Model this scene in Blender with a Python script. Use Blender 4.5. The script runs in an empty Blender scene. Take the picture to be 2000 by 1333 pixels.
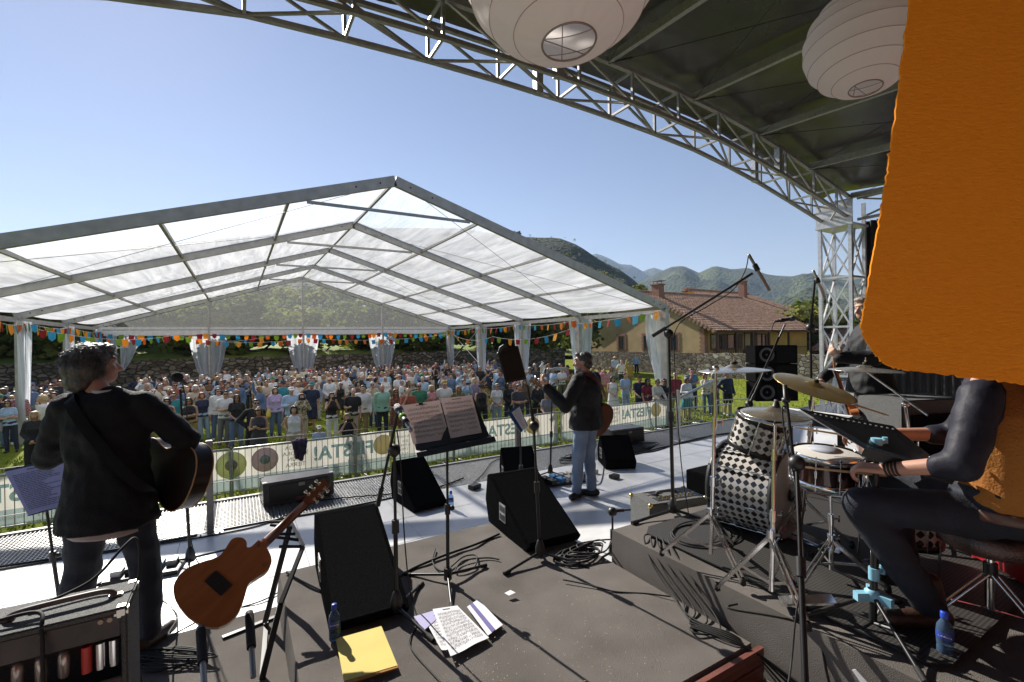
import bpy, bmesh, math, random
from mathutils import Vector, Matrix, Euler, noise as mnoise
R = math.radians
rnd = random.Random(7)
SC = bpy.context.scene
COL = SC.collection
# ------------------------------------------------------------------ camera, sky, sun, exposure
# world frame: x = along the stage to the right, y = towards the audience, z up, stage floor z = 0
F, TH, ROLL, PITCH, HC = 914.0, R(30.4), R(.95), R(-.11), 1.88
cam = bpy.data.objects.new('camera', bpy.data.cameras.new('camera'))
COL.objects.link(cam)
cam.data.sensor_width = 36; cam.data.lens = 36 * F / 2000
cam.data.clip_start = .02; cam.data.clip_end = 20000
cam.location = (0, 0, HC)
cam.rotation_euler = (Euler((math.pi / 2 + PITCH, 0, -TH)).to_matrix() @ Matrix.Rotation(-ROLL, 3, 'Z')).to_euler()
SC.camera = cam
SUN_EL = R(34); SUN_DIR = Vector((-.165 * math.cos(SUN_EL), .986 * math.cos(SUN_EL), math.sin(SUN_EL)))
w = bpy.data.worlds.new('World'); SC.world = w; w.use_nodes = True
nt = w.node_tree; bg = nt.nodes['Background']; sky = nt.nodes.new('ShaderNodeTexSky')
sky.sky_type = 'NISHITA'; sky.sun_disc = False; sky.sun_elevation = SUN_EL
sky.sun_rotation = math.atan2(SUN_DIR.x, SUN_DIR.y); sky.altitude = 200
sky.air_density = 1.0; sky.dust_density = 0.06; sky.ozone_density = 2.5
tint = nt.nodes.new('ShaderNodeMix'); tint.data_type = 'RGBA'; tint.blend_type = 'MULTIPLY'; tint.label = 'sky_tint'; tint.inputs[0].default_value = 1; tint.inputs[7].default_value = (1.16, .94, .90, 1)
nt.links.new(sky.outputs[0], tint.inputs[6]); nt.links.new(tint.outputs[2], bg.inputs[0]); bg.inputs[1].default_value = .068
sl = bpy.data.lights.new('sun', 'SUN'); sl.energy = 4.8; sl.angle = R(.5); sl.color = (1, .94, .85)
so = bpy.data.objects.new('sun', sl); COL.objects.link(so)
so.rotation_euler = SUN_DIR.to_track_quat('Z', 'Y').to_euler()
SC.view_settings.view_transform = 'Standard'; SC.view_settings.look = 'None'
SC.view_settings.exposure = 0.95; SC.view_settings.gamma = 1
SC.render.engine = 'CYCLES'
SC.cycles.max_bounces = 10; SC.cycles.transparent_max_bounces = 24; SC.cycles.diffuse_bounces = 4
SC.cycles.use_denoising = True
SC.cycles.volume_bounces = 0
SC.cycles.caustics_reflective = False; SC.cycles.caustics_refractive = False

# ------------------------------------------------------------------ photo measurements -> metric positions
def ray(u, v):
    x = (u - 1000) / F; y = (666.5 - v) / F
    c, s = math.cos(-ROLL), math.sin(-ROLL); x, y = x * c - y * s, x * s + y * c
    Y = math.cos(PITCH) - y * math.sin(PITCH); Z = math.sin(PITCH) + y * math.cos(PITCH)
    c, s = math.cos(TH), math.sin(TH)
    return Vector((x * c + Y * s, -x * s + Y * c, Z))
C0 = Vector((0, 0, HC))
def P(u, v, D): return C0 + ray(u, v) * D
def G(u, v, z=0.):
    d = ray(u, v); return C0 + d * ((z - HC) / d.z)
def PT(u, v, t):
    d = ray(u, v); return C0 + d * (t / d.y)
def PX(u, v, s):
    d = ray(u, v); return C0 + d * (s / d.x)

# ------------------------------------------------------------------ materials
MATS = {}
def mat(name, col, rough=.6, metal=0., var=.12, vscale=6., bump=.0, bscale=60., spec=.5, coat=0., stretch=None, col2=None, vdetail=4.):
    if name in MATS: return MATS[name]
    m = bpy.data.materials.new(name); m.use_nodes = True; MATS[name] = m
    n = m.node_tree; b = n.nodes['Principled BSDF']
    b.inputs['Roughness'].default_value = rough; b.inputs['Metallic'].default_value = metal
    b.inputs['Specular IOR Level'].default_value = spec; b.inputs['Coat Weight'].default_value = coat
    tc = n.nodes.new('ShaderNodeTexCoord'); src = tc.outputs['Object']
    if stretch:
        mp = n.nodes.new('ShaderNodeMapping'); mp.inputs['Scale'].default_value = stretch
        n.links.new(src, mp.inputs[0]); src = mp.outputs[0]
    if var or col2:
        t = n.nodes.new('ShaderNodeTexNoise'); t.inputs['Scale'].default_value = vscale; t.inputs['Detail'].default_value = vdetail
        n.links.new(src, t.inputs[0])
        cr = n.nodes.new('ShaderNodeValToRGB'); n.links.new(t.outputs[0], cr.inputs[0])
        cr.color_ramp.elements[0].position = .3; cr.color_ramp.elements[1].position = .7
        a = col2 or tuple(min(1, c * (1 + var)) for c in col)
        c0 = col if col2 else tuple(c * (1 - var) for c in col)
        cr.color_ramp.elements[0].color = (*c0, 1); cr.color_ramp.elements[1].color = (*a, 1)
        n.links.new(cr.outputs[0], b.inputs['Base Color'])
    else: b.inputs['Base Color'].default_value = (*col, 1)
    if bump:
        t2 = n.nodes.new('ShaderNodeTexNoise'); t2.inputs['Scale'].default_value = bscale; t2.inputs['Detail'].default_value = 3
        n.links.new(src, t2.inputs[0]); bp = n.nodes.new('ShaderNodeBump'); bp.inputs['Strength'].default_value = bump
        bp.inputs['Distance'].default_value = .02
        n.links.new(t2.outputs[0], bp.inputs['Height']); n.links.new(bp.outputs[0], b.inputs['Normal'])
    return m
def nodes_of(m):
    n = m.node_tree; return n, n.nodes['Principled BSDF']
def film(name, col, transp, rough=.2, streak=None, gloss=.08, tcol=None, df=.35):
    """clear or frosted plastic sheet: transparent + translucent + a thin gloss"""
    m = bpy.data.materials.new(name); m.use_nodes = True; n = m.node_tree; n.nodes.clear()
    out = n.nodes.new('ShaderNodeOutputMaterial')
    tr = n.nodes.new('ShaderNodeBsdfTransparent'); tr.inputs[0].default_value = (*(tcol or (1, 1, 1)), 1)
    tl = n.nodes.new('ShaderNodeBsdfTranslucent'); tl.inputs[0].default_value = (*col, 1)
    dff = n.nodes.new('ShaderNodeBsdfDiffuse'); dff.inputs[0].default_value = (*col, 1)
    gl = n.nodes.new('ShaderNodeBsdfGlossy'); gl.inputs['Roughness'].default_value = rough
    m0 = n.nodes.new('ShaderNodeMixShader'); m0.inputs[0].default_value = df
    n.links.new(tl.outputs[0], m0.inputs[1]); n.links.new(dff.outputs[0], m0.inputs[2])
    m1 = n.nodes.new('ShaderNodeMixShader'); m1.inputs[0].default_value = transp
    n.links.new(m0.outputs[0], m1.inputs[1]); n.links.new(tr.outputs[0], m1.inputs[2])
    m2 = n.nodes.new('ShaderNodeMixShader'); m2.inputs[0].default_value = gloss
    n.links.new(m1.outputs[0], m2.inputs[1]); n.links.new(gl.outputs[0], m2.inputs[2])
    n.links.new(m2.outputs[0], out.inputs[0])
    if streak:
        tc = n.nodes.new('ShaderNodeTexCoord'); mp = n.nodes.new('ShaderNodeMapping'); mp.inputs['Scale'].default_value = streak
        n.links.new(tc.outputs['Object'], mp.inputs[0])
        t = n.nodes.new('ShaderNodeTexNoise'); t.inputs['Scale'].default_value = 1; t.inputs['Detail'].default_value = 6; t.inputs['Roughness'].default_value = .65
        t.inputs['Distortion'].default_value = .6
        n.links.new(mp.outputs[0], t.inputs[0])
        mr = n.nodes.new('ShaderNodeMapRange'); mr.inputs[1].default_value = .3; mr.inputs[2].default_value = .7
        mr.inputs[3].default_value = max(0, transp - .2); mr.inputs[4].default_value = min(1, transp + .17)
        n.links.new(t.outputs[0], mr.inputs[0]); n.links.new(mr.outputs[0], m1.inputs[0])
    return m

# ------------------------------------------------------------------ mesh building
ORG = {}
def tag(o, label=None, cat=None, group=None, kind=None):
    if label: o['label'] = label
    if cat: o['category'] = cat
    if group: o['group'] = group
    if kind: o['kind'] = kind
    return o
def empty(name, loc, label=None, cat=None, group=None, rot=0):
    o = bpy.data.objects.new(name, None); COL.objects.link(o); o.location = loc; o.rotation_euler = (0, 0, rot)
    o.empty_display_size = .1; ORG[o.name] = Vector(loc) if not rot else None
    return tag(o, label, cat, group)
def link(name, me, parent=None, org=None):
    o = bpy.data.objects.new(name, me); COL.objects.link(o)
    if parent is not None: o.parent = parent; ORG[o.name] = ORG.get(parent.name) or Vector()
    else: ORG[o.name] = Vector(org or (0, 0, 0)); o.location = ORG[o.name]
    return o
def frame(d, up=None):
    d = Vector(d).normalized(); up = Vector(up or (0, 0, 1))
    if abs(d.dot(up)) > .98: up = Vector((0, 1, 0)) if abs(d.y) < .9 else Vector((1, 0, 0))
    x = up.cross(d).normalized(); return x, d.cross(x).normalized(), d
class MB:
    def __init__(s): s.v = []; s.f = []; s.m = []; s.mi = 0; s.sm = []
    def add(s, vs, fs, smooth=False):
        k = len(s.v); s.v += [Vector(a) for a in vs]; s.f += [tuple(i + k for i in f) for f in fs]
        s.m += [s.mi] * len(fs); s.sm += [smooth] * len(fs); return s
    def box(s, lo, hi):
        x, y, z = lo; X, Y, Z = hi
        return s.add([(x, y, z), (X, y, z), (X, Y, z), (x, Y, z), (x, y, Z), (X, y, Z), (X, Y, Z), (x, Y, Z)],
                     [(0, 3, 2, 1), (4, 5, 6, 7), (0, 1, 5, 4), (1, 2, 6, 5), (2, 3, 7, 6), (3, 0, 4, 7)])
    def obox(s, c, sz, rz=0, M=None):
        M = M or Matrix.Rotation(rz, 3, 'Z'); a, b, d = (q / 2 for q in sz); c = Vector(c)
        vs = [c + M @ Vector(p) for p in ((-a, -b, -d), (a, -b, -d), (a, b, -d), (-a, b, -d), (-a, -b, d), (a, -b, d), (a, b, d), (-a, b, d))]
        return s.add(vs, [(0, 3, 2, 1), (4, 5, 6, 7), (0, 1, 5, 4), (1, 2, 6, 5), (2, 3, 7, 6), (3, 0, 4, 7)])
    def beam(s, a, b, wd, h, up=None):
        a = Vector(a); b = Vector(b); x, y, d = frame(b - a, up); x = x * wd / 2; y = y * h / 2
        vs = [a - x - y, a + x - y, a + x + y, a - x + y, b - x - y, b + x - y, b + x + y, b - x + y]
        return s.add(vs, [(0, 3, 2, 1), (4, 5, 6, 7), (0, 1, 5, 4), (1, 2, 6, 5), (2, 3, 7, 6), (3, 0, 4, 7)])
    def cyl(s, a, b, r, r2=None, n=10, caps=True):
        a = Vector(a); b = Vector(b); r2 = r if r2 is None else r2; x, y, d = frame(b - a)
        vs = []
        for p, q in ((a, r), (b, r2)):
            for i in range(n):
                t = 2 * math.pi * i / n; vs.append(p + (x * math.cos(t) + y * math.sin(t)) * q)
        s.add(vs, [(i, (i + 1) % n, n + (i + 1) % n, n + i) for i in range(n)], True)
        if caps: s.add(vs, [tuple(range(n))[::-1], tuple(range(n, 2 * n))])
        return s
    def tube(s, pts, r, n=6, closed=False):
        pts = [Vector(p) for p in pts]; vs = []; N = len(pts); rr = r if callable(r) else (lambda t: r)
        x0 = None
        for i, p in enumerate(pts):
            d = (pts[(i + 1) % N] - pts[i - 1]) if closed else (pts[min(i + 1, N - 1)] - pts[max(i - 1, 0)])
            if d.length < 1e-9: d = Vector((0, 0, 1))
            d.normalize()
            if x0 is None: x, y, _ = frame(d)
            else:
                x = (x0 - d * x0.dot(d))
                x = x.normalized() if x.length > 1e-6 else frame(d)[0]
                y = d.cross(x)
            x0 = x; q = rr(i / max(1, N - 1))
            for k in range(n):
                t = 2 * math.pi * k / n; vs.append(p + (x * math.cos(t) + y * math.sin(t)) * q)
        fs = []
        for i in range(N if closed else N - 1):
            for k in range(n): fs.append((i * n + k, i * n + (k + 1) % n, ((i + 1) % N) * n + (k + 1) % n, ((i + 1) % N) * n + k))
        s.add(vs, fs, True)
        if not closed: s.add(vs, [tuple(range(n))[::-1], tuple(range((N - 1) * n, N * n))])
        return s
    def lathe(s, prof, c=(0, 0, 0), axis=(0, 0, 1), n=32, smooth=True, M=None):
        c = Vector(c); x, y, d = M or frame(axis); vs = []; fs = []
        for r, h in prof:
            for k in range(n):
                t = 2 * math.pi * k / n; vs.append(c + d * h + (x * math.cos(t) + y * math.sin(t)) * r)
        for i in range(len(prof) - 1):
            for k in range(n): fs.append((i * n + k, i * n + (k + 1) % n, (i + 1) * n + (k + 1) % n, (i + 1) * n + k))
        return s.add(vs, fs, smooth)
    def prism(s, poly, off):
        n = len(poly); poly = [Vector(p) for p in poly]; off = Vector(off)
        return s.add(poly + [p + off for p in poly], [tuple(range(n))[::-1], tuple(range(n, 2 * n))] + [(i, (i + 1) % n, n + (i + 1) % n, n + i) for i in range(n)])
    def quad(s, *p): return s.add(p, [tuple(range(len(p)))])
    def ico(s, c, r, sub=2, M=None):
        bm = bmesh.new(); bmesh.ops.create_icosphere(bm, subdivisions=sub, radius=1); c = Vector(c)
        r = (r, r, r) if isinstance(r, (int, float)) else r
        vs = []
        for v in bm.verts:
            q = Vector((v.co.x * r[0], v.co.y * r[1], v.co.z * r[2])); vs.append(c + (M @ q if M else q))
        fs = [tuple(v.index for v in f.verts) for f in bm.faces]; bm.free()
        return s.add(vs, fs, True)
    def cap(s, a, b, r, r2=None, n=14):
        """tapered capsule (closed)"""
        a = Vector(a); b = Vector(b); r2 = r if r2 is None else r2; L = (b - a).length
        if L < 1e-6: return s.ico(a, r)
        pr = [(max(1e-4, r * math.sin(t)), -r * math.cos(t)) for t in [i * math.pi / 2 / 5 for i in range(6)]]
        pr += [(max(1e-4, r2 * math.cos(t)), L + r2 * math.sin(t)) for t in [i * math.pi / 2 / 5 for i in range(6)]]
        return s.lathe(pr, a, b - a, n)
    def mesh(s, name, mats, org=(0, 0, 0), recalc=False, bevel=0):
        org = Vector(org); me = bpy.data.meshes.new(name)
        me.from_pydata([v - org for v in s.v], [], s.f)
        for m in (mats if isinstance(mats, (list, tuple)) else [mats]): me.materials.append(m)
        me.polygons.foreach_set('material_index', s.m); me.polygons.foreach_set('use_smooth', s.sm)
        me.update()
        if recalc or bevel:
            bm = bmesh.new(); bm.from_mesh(me); bmesh.ops.remove_doubles(bm, verts=bm.verts, dist=1e-5)
            bmesh.ops.recalc_face_normals(bm, faces=bm.faces)
            if bevel:
                es = [e for e in bm.edges if len(e.link_faces) == 2 and e.calc_face_angle(0) > .5]
                bmesh.ops.bevel(bm, geom=es, offset=bevel, segments=2, affect='EDGES', clamp_overlap=True)
            bm.to_mesh(me); bm.free()
        return me
    def build(s, name, mats, parent=None, org=None, recalc=False, bevel=0):
        o_ = (ORG.get(parent.name) or Vector()) if parent is not None else Vector(org or (0, 0, 0))
        return link(name, s.mesh(name, mats, o_, recalc, bevel), parent, o_)
def smooth_path(pts, n=6):
    pts = [Vector(p) for p in pts]; out = []
    for i in range(len(pts) - 1):
        p0, p1, p2, p3 = pts[max(i - 1, 0)], pts[i], pts[i + 1], pts[min(i + 2, len(pts) - 1)]
        for k in range(n):
            t = k / n
            out.append(.5 * ((2 * p1) + (p2 - p0) * t + (2 * p0 - 5 * p1 + 4 * p2 - p3) * t * t + (3 * p1 - p0 - 3 * p2 + p3) * t ** 3))
    return out + [pts[-1]]
def remesh(mb, name, mats, voxel, org=(0, 0, 0), smooth=4, disp=None):
    """union of overlapping closed shapes -> ONE continuous skin"""
    me = mb.mesh('tmp', [], org); o = bpy.data.objects.new('tmp', me); COL.objects.link(o)
    md = o.modifiers.new('r', 'REMESH'); md.mode = 'VOXEL'; md.voxel_size = voxel; md.use_smooth_shade = True
    if smooth:
        ms = o.modifiers.new('s', 'SMOOTH'); ms.factor = .5; ms.iterations = smooth
    dg = bpy.context.evaluated_depsgraph_get(); dg.update()
    r = bpy.data.meshes.new_from_object(o.evaluated_get(dg)); r.name = name
    bpy.data.objects.remove(o); bpy.data.meshes.remove(me)
    if disp:
        r.update(); ns = [v.normal.copy() for v in r.vertices]
        for v, q in zip(r.vertices, ns): v.co += q * disp(v.co + Vector(org), q)
    r.materials.clear()
    for m in (mats if isinstance(mats, (list, tuple)) else [mats]): r.materials.append(m)
    r.polygons.foreach_set('use_smooth', [True] * len(r.polygons)); r.update()
    return r
def text_mesh(txt, size, mirror=False, ext=.001, align='CENTER', bold=0.):
    c = bpy.data.curves.new('txt', 'FONT'); c.body = txt; c.size = size; c.extrude = ext; c.align_x = align; c.align_y = 'CENTER'; c.offset = bold
    o = bpy.data.objects.new('txt', c); COL.objects.link(o); dg = bpy.context.evaluated_depsgraph_get(); dg.update()
    me = bpy.data.meshes.new_from_object(o.evaluated_get(dg)); bpy.data.objects.remove(o); bpy.data.curves.remove(c)
    vs = [((-v.co.x if mirror else v.co.x), v.co.y, v.co.z) for v in me.vertices]; fs = [tuple(p.vertices) for p in me.polygons]
    bpy.data.meshes.remove(me); return vs, fs
def add_text(mb, txt, size, c, ex, ey, mirror=False, ext=.001, align='CENTER', bold=0.):
    vs, fs = text_mesh(txt, size, mirror, ext, align, bold); ex = Vector(ex).normalized(); ey = Vector(ey).normalized(); n = ex.cross(ey); c = Vector(c)
    mb.add([c + ex * a + ey * b + n * d for a, b, d in vs], fs)

GZ = -1.32
alu = mat('aluminium', (.42, .41, .39), .42, .55, .12, 9)
galv = mat('galvanised_steel', (.5, .5, .49), .38, .8, .2, 25)
dark_steel = mat('dark_steel', (.36, .36, .36), .45, .5, .15, 20)
black_metal = mat('black_metal', (.013, .013, .014), .38, .2, .2, 30)
black_plastic = mat('black_plastic', (.016, .016, .017), .45, 0, .2, 40)
chrome = mat('chrome', (.75, .75, .76), .12, 1, .05, 30)
white_paper = mat('white_paper', (.72, .72, .74), .8, 0, .05, 30)
# ================================================================== THE SETTING
# ground
m = mat('lawn', (.12, .155, .012), .95, 0, spec=.1, col2=(.21, .24, .022), vscale=1.3, bump=.9, bscale=45)
b = MB()
N = 60
def warp(q): return (abs(q) ** 2.2) * (1 if q > 0 else -1)
xs = [warp(-1 + 2 * i / N) * 6000 for i in range(N + 1)]
for i in range(N + 1):
    for j in range(N + 1): b.v.append(Vector((xs[i], xs[j] + 20, GZ)))
b.f = [(i * (N + 1) + j, (i + 1) * (N + 1) + j, (i + 1) * (N + 1) + j + 1, i * (N + 1) + j + 1) for i in range(N) for j in range(N)]
b.m = [0] * len(b.f); b.sm = [False] * len(b.f)
tag(b.build('grass_field', m), kind='structure')
# loose grass blades on the lit part of the lawn
g = MB(); gr = random.Random(3)
for k in range(26000):
    y = 11.5 + 7.5 * gr.random() ** 1.2; x = -7.5 + 25 * gr.random()
    if k % 3 == 0: x = 14 + 24 * gr.random(); y = 9 + 20 * gr.random()
    h = .05 + .06 * gr.random(); a = gr.random() * 6.28; dx, dy = math.cos(a) * .02, math.sin(a) * .02
    g.add([(x - dx, y - dy, GZ), (x + dx, y + dy, GZ), (x + gr.uniform(-.05, .05), y + gr.uniform(-.05, .05), GZ + h)], [(0, 1, 2)])
gm = mat('grass_blade', (.13, .18, .015), .8, 0, spec=.1, col2=(.26, .29, .04), vscale=.8)
tag(g.build('grass', gm), kind='stuff', label='short grass of the lawn between stage barrier and crowd')

# hills: silhouettes measured in the photo, built at their own distance as terrain with depth
def hill(name, pts, D, D0, m, amp, seed, back=.35, zf=GZ, pw=1.0):
    us = [p[0] for p in pts]; n = 150; rows = 34; b = MB()
    for i in range(n + 1):
        u = us[0] + (us[-1] - us[0]) * i / n
        for k in range(len(pts) - 1):
            if pts[k][0] <= u <= pts[k + 1][0]:
                t = (u - pts[k][0]) / (pts[k + 1][0] - pts[k][0]); v = pts[k][1] + (pts[k + 1][1] - pts[k][1]) * t; break
        top = P(u, v, D); a = P(u, 660, D0)
        for j in range(rows):
            q = j / (rows - 5)
            if q <= 1:
                p = a.lerp(top, q); zz = zf + (top.z - zf) * (q ** pw) * (1.0 - .25 * math.sin(q * math.pi))
                ed = math.sin(q * math.pi) ** .7
            else:
                qq = (q - 1) / .17; p = top + (top - a).normalized() * (D * back * qq); p.z = 0; zz = zf + (top.z - zf) * (1 - qq); ed = 0
            nz = mnoise.fractal(Vector((p.x, p.y, seed)) * (5 / D), 1.0, 2.1, 5)
            rv = abs(mnoise.noise(Vector((p.x * 9 / D, p.y * 3 / D, seed + 5))))
            b.v.append(Vector((p.x, p.y, zz + amp * ed * (nz - .9 * rv) + amp * .06 * nz)))
    b.f = [(i * rows + j, (i + 1) * rows + j, (i + 1) * rows + j + 1, i * rows + j + 1) for i in range(n) for j in range(rows - 1)]
    b.m = [0] * len(b.f); b.sm = [True] * len(b.f)
    return tag(b.build(name, m), kind='structure'), b
def hillmat(name, c1, c2, c3, sc):
    m = mat(name, c1, .95, 0, col2=c2, vscale=sc, vdetail=8, bump=1.0, bscale=sc * 6)
    n, bs = nodes_of(m); tc = n.nodes.new('ShaderNodeTexCoord'); t = n.nodes.new('ShaderNodeTexNoise'); t.inputs['Scale'].default_value = sc * .25; t.inputs['Detail'].default_value = 5
    n.links.new(tc.outputs['Object'], t.inputs[0]); mx = n.nodes.new('ShaderNodeMix'); mx.data_type = 'RGBA'
    cr = n.nodes.new('ShaderNodeValToRGB'); cr.color_ramp.elements[0].position = .5; cr.color_ramp.elements[1].position = .6
    n.links.new(t.outputs[0], cr.inputs[0]); n.links.new(cr.outputs[0], mx.inputs[0])
    old = bs.inputs['Base Color'].links[0].from_socket; n.links.new(old, mx.inputs[6]); mx.inputs[7].default_value = (*c3, 1)
    n.links.new(mx.outputs[2], bs.inputs['Base Color'])
    for q in n.nodes:
        if q.type == 'BUMP': q.inputs['Distance'].default_value = 1.2 / sc * .3
    return m
hm1 = hillmat('wooded_slope', (.014, .024, .010), (.035, .05, .018), (.024, .036, .014), .06)
hm2 = hillmat('meadow_slope', (.022, .034, .016), (.05, .065, .026), (.10, .12, .035), .02)
hm3 = hillmat('rocky_slope', (.04, .05, .03), (.08, .085, .055), (.10, .10, .08), .008)
hl1, hb1 = hill('wooded_hillside', [(-900, 500), (-300, 520), (100, 500), (400, 470), (700, 445), (900, 446), (1000, 462), (1045, 464), (1090, 464), (1130, 480), (1170, 508), (1215, 530), (1250, 556), (1275, 590), (1300, 640)], 330, 75, hm1, 13, 3, pw=.9)
hl2, hb2 = hill('green_hill', [(1180, 580), (1230, 560), (1270, 540), (1310, 522), (1335, 520), (1365, 534), (1395, 520), (1430, 527), (1460, 524), (1500, 537), (1545, 542), (1620, 536), (1700, 540), (1850, 520), (2100, 500), (2500, 510)], 1500, 300, hm2, 60, 11, pw=1.1)
hl3, hb3 = hill('far_mountains', [(700, 560), (1000, 520), (1120, 512), (1150, 500), (1165, 496), (1185, 503), (1210, 516), (1235, 518), (1255, 530), (1275, 522), (1300, 530), (1400, 535), (1700, 545), (2400, 540)], 3200, 1700, hm3, 100, 23)

# woodland on the near hillside: rounded leafy crowns that merge into one mass
wd = MB(); wr = random.Random(5); cols = [(hb1.v[i], i % 34) for i in range(len(hb1.v)) if 0 < i % 34 < 30]
def leafy(b, c, r, n, rr, size, flat=.75):
    for _ in range(n):
        d = Vector((rr.gauss(0, 1), rr.gauss(0, 1), rr.gauss(0, 1))).normalized(); k = rr.random() ** .35
        p = c + Vector((d.x * r * k, d.y * r * k, d.z * r * flat * k)); t = Vector((rr.gauss(0, 1), rr.gauss(0, 1), rr.gauss(0, .6)))
        x, y, _ = frame(d + t * .8); s = size * rr.uniform(.6, 1.4)
        b.add([p - x * s, p - y * s * .6, p + x * s, p + y * s * .6], [(0, 1, 2, 3)])
for k in range(3000):
    p, j = wr.choice(cols)
    if p.y < 40: continue
    iu = math.degrees(math.atan2(p.x, p.y)) - 30.4
    if not (-36 < iu < 20): continue
    q = p + Vector((wr.uniform(-4, 4), wr.uniform(-4, 4), 0)); far = (q - C0).length
    r = wr.uniform(1.4, 3.2) * (1.25 - far / 450); wd.mi = wr.choice((0, 0, 1, 2))
    leafy(wd, q + Vector((0, 0, r * .5)), r, 64 if far < 200 else 34, wr, .2 * r)
lm = [mat('leaf_dark', (.035, .055, .012), .75, 0, col2=(.075, .10, .022), vscale=.5),
      mat('leaf_mid', (.08, .11, .02), .75, 0, col2=(.16, .19, .035), vscale=.6),
      mat('leaf_olive', (.14, .15, .03), .75, 0, col2=(.25, .25, .06), vscale=.7)]
for q in lm:
    n, bs = nodes_of(q); bs.inputs['Transmission Weight'].default_value = 0
    o_ = [x for x in n.nodes if x.type == 'OUTPUT_MATERIAL'][0]; tl = n.nodes.new('ShaderNodeBsdfTranslucent'); mx = n.nodes.new('ShaderNodeMixShader'); mx.inputs[0].default_value = .5
    n.links.new(bs.inputs['Base Color'].links[0].from_socket, tl.inputs[0]); n.links.new(bs.outputs[0], mx.inputs[1]); n.links.new(tl.outputs[0], mx.inputs[2]); n.links.new(mx.outputs[0], o_.inputs[0])
tag(wd.build('far_woods', lm), kind='stuff', label='hazy woodland covering the hillside behind the marquee')

# stone walls
def stone_mat(name, scale, c1, c2, c3):
    m = bpy.data.materials.new(name); m.use_nodes = True; n, bs = nodes_of(m)
    tc = n.nodes.new('ShaderNodeTexCoord'); mp = n.nodes.new('ShaderNodeMapping'); mp.inputs['Scale'].default_value = (1, 1, 1.7); n.links.new(tc.outputs['Object'], mp.inputs[0])
    nz = n.nodes.new('ShaderNodeTexNoise'); nz.inputs['Scale'].default_value = scale * .8
    n.links.new(mp.outputs[0], nz.inputs[0]); ad = n.nodes.new('ShaderNodeMix'); ad.data_type = 'RGBA'; ad.blend_type = 'ADD'; ad.inputs[0].default_value = .16
    n.links.new(mp.outputs[0], ad.inputs[6]); n.links.new(nz.outputs['Color'], ad.inputs[7])
    v1 = n.nodes.new('ShaderNodeTexVoronoi'); v1.inputs['Scale'].default_value = scale; v2 = n.nodes.new('ShaderNodeTexVoronoi'); v2.inputs['Scale'].default_value = scale; v2.feature = 'DISTANCE_TO_EDGE'
    n.links.new(ad.outputs[2], v1.inputs[0]); n.links.new(ad.outputs[2], v2.inputs[0])
    sp = n.nodes.new('ShaderNodeSeparateColor'); n.links.new(v1.outputs['Color'], sp.inputs[0])
    cr = n.nodes.new('ShaderNodeValToRGB'); e = cr.color_ramp.elements; e[0].color = (*c1, 1); e[1].color = (*c3, 1); k = e.new(.55); k.color = (*c2, 1)
    n.links.new(sp.outputs[0], cr.inputs[0]); mr = n.nodes.new('ShaderNodeMapRange'); mr.inputs[2].default_value = .1; n.links.new(v2.outputs['Distance'], mr.inputs[0])
    mx = n.nodes.new('ShaderNodeMix'); mx.data_type = 'RGBA'; mx.inputs[6].default_value = (.06, .05, .04, 1); n.links.new(mr.outputs[0], mx.inputs[0]); n.links.new(cr.outputs[0], mx.inputs[7])
    n.links.new(mx.outputs[2], bs.inputs['Base Color']); bs.inputs['Roughness'].default_value = .9
    bp = n.nodes.new('ShaderNodeBump'); bp.inputs['Distance'].default_value = .12; bp.inputs['Strength'].default_value = 1; n.links.new(mr.outputs[0], bp.inputs['Height']); n.links.new(bp.outputs[0], bs.inputs['Normal'])
    return m
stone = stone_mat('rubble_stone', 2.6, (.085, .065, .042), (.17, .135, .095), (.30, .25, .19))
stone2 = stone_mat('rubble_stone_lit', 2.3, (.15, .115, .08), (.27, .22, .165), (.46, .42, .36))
def rough_wall(name, a, b_, z0, z1, th, m, label, seed, cat='wall', step=.4):
    a = Vector((a[0], a[1], 0)); b_ = Vector((b_[0], b_[1], 0)); d = (b_ - a); L = d.length; d.normalize(); nx = Vector((d.y, -d.x, 0)); n = int(L / step); mb = MB()
    for i in range(n + 1):
        p = a + d * (L * i / n); h = z1 + .12 * mnoise.noise(Vector((i * .37, seed, 0))) + .06 * mnoise.noise(Vector((i * 1.7, seed, 3))); k = .05 * mnoise.noise(Vector((i * .9, seed, 7)))
        mb.v += [p + nx * (th / 2 + k) + Vector((0, 0, z0)), p + nx * (th / 2 + k) + Vector((0, 0, h)), p - nx * th / 2 + Vector((0, 0, h)), p - nx * th / 2 + Vector((0, 0, z0))]
    mb.f = [(i * 4 + j, i * 4 + 4 + j, i * 4 + 5 + j, i * 4 + 1 + j) for i in range(n) for j in range(3)] + [(0, 1, 2, 3), (4 * n + 3, 4 * n + 2, 4 * n + 1, 4 * n)]
    mb.m = [0] * len(mb.f); mb.sm = [False] * len(mb.f)
    return tag(mb.build(name, m, org=a + Vector((0, 0, z0)), recalc=True), label, cat)
rough_wall('stone_wall', (-32, 35), (26, 35), GZ, 1.06, .6, stone, 'long grey rubble stone wall running behind the marquee and crowd', 1)
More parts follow.
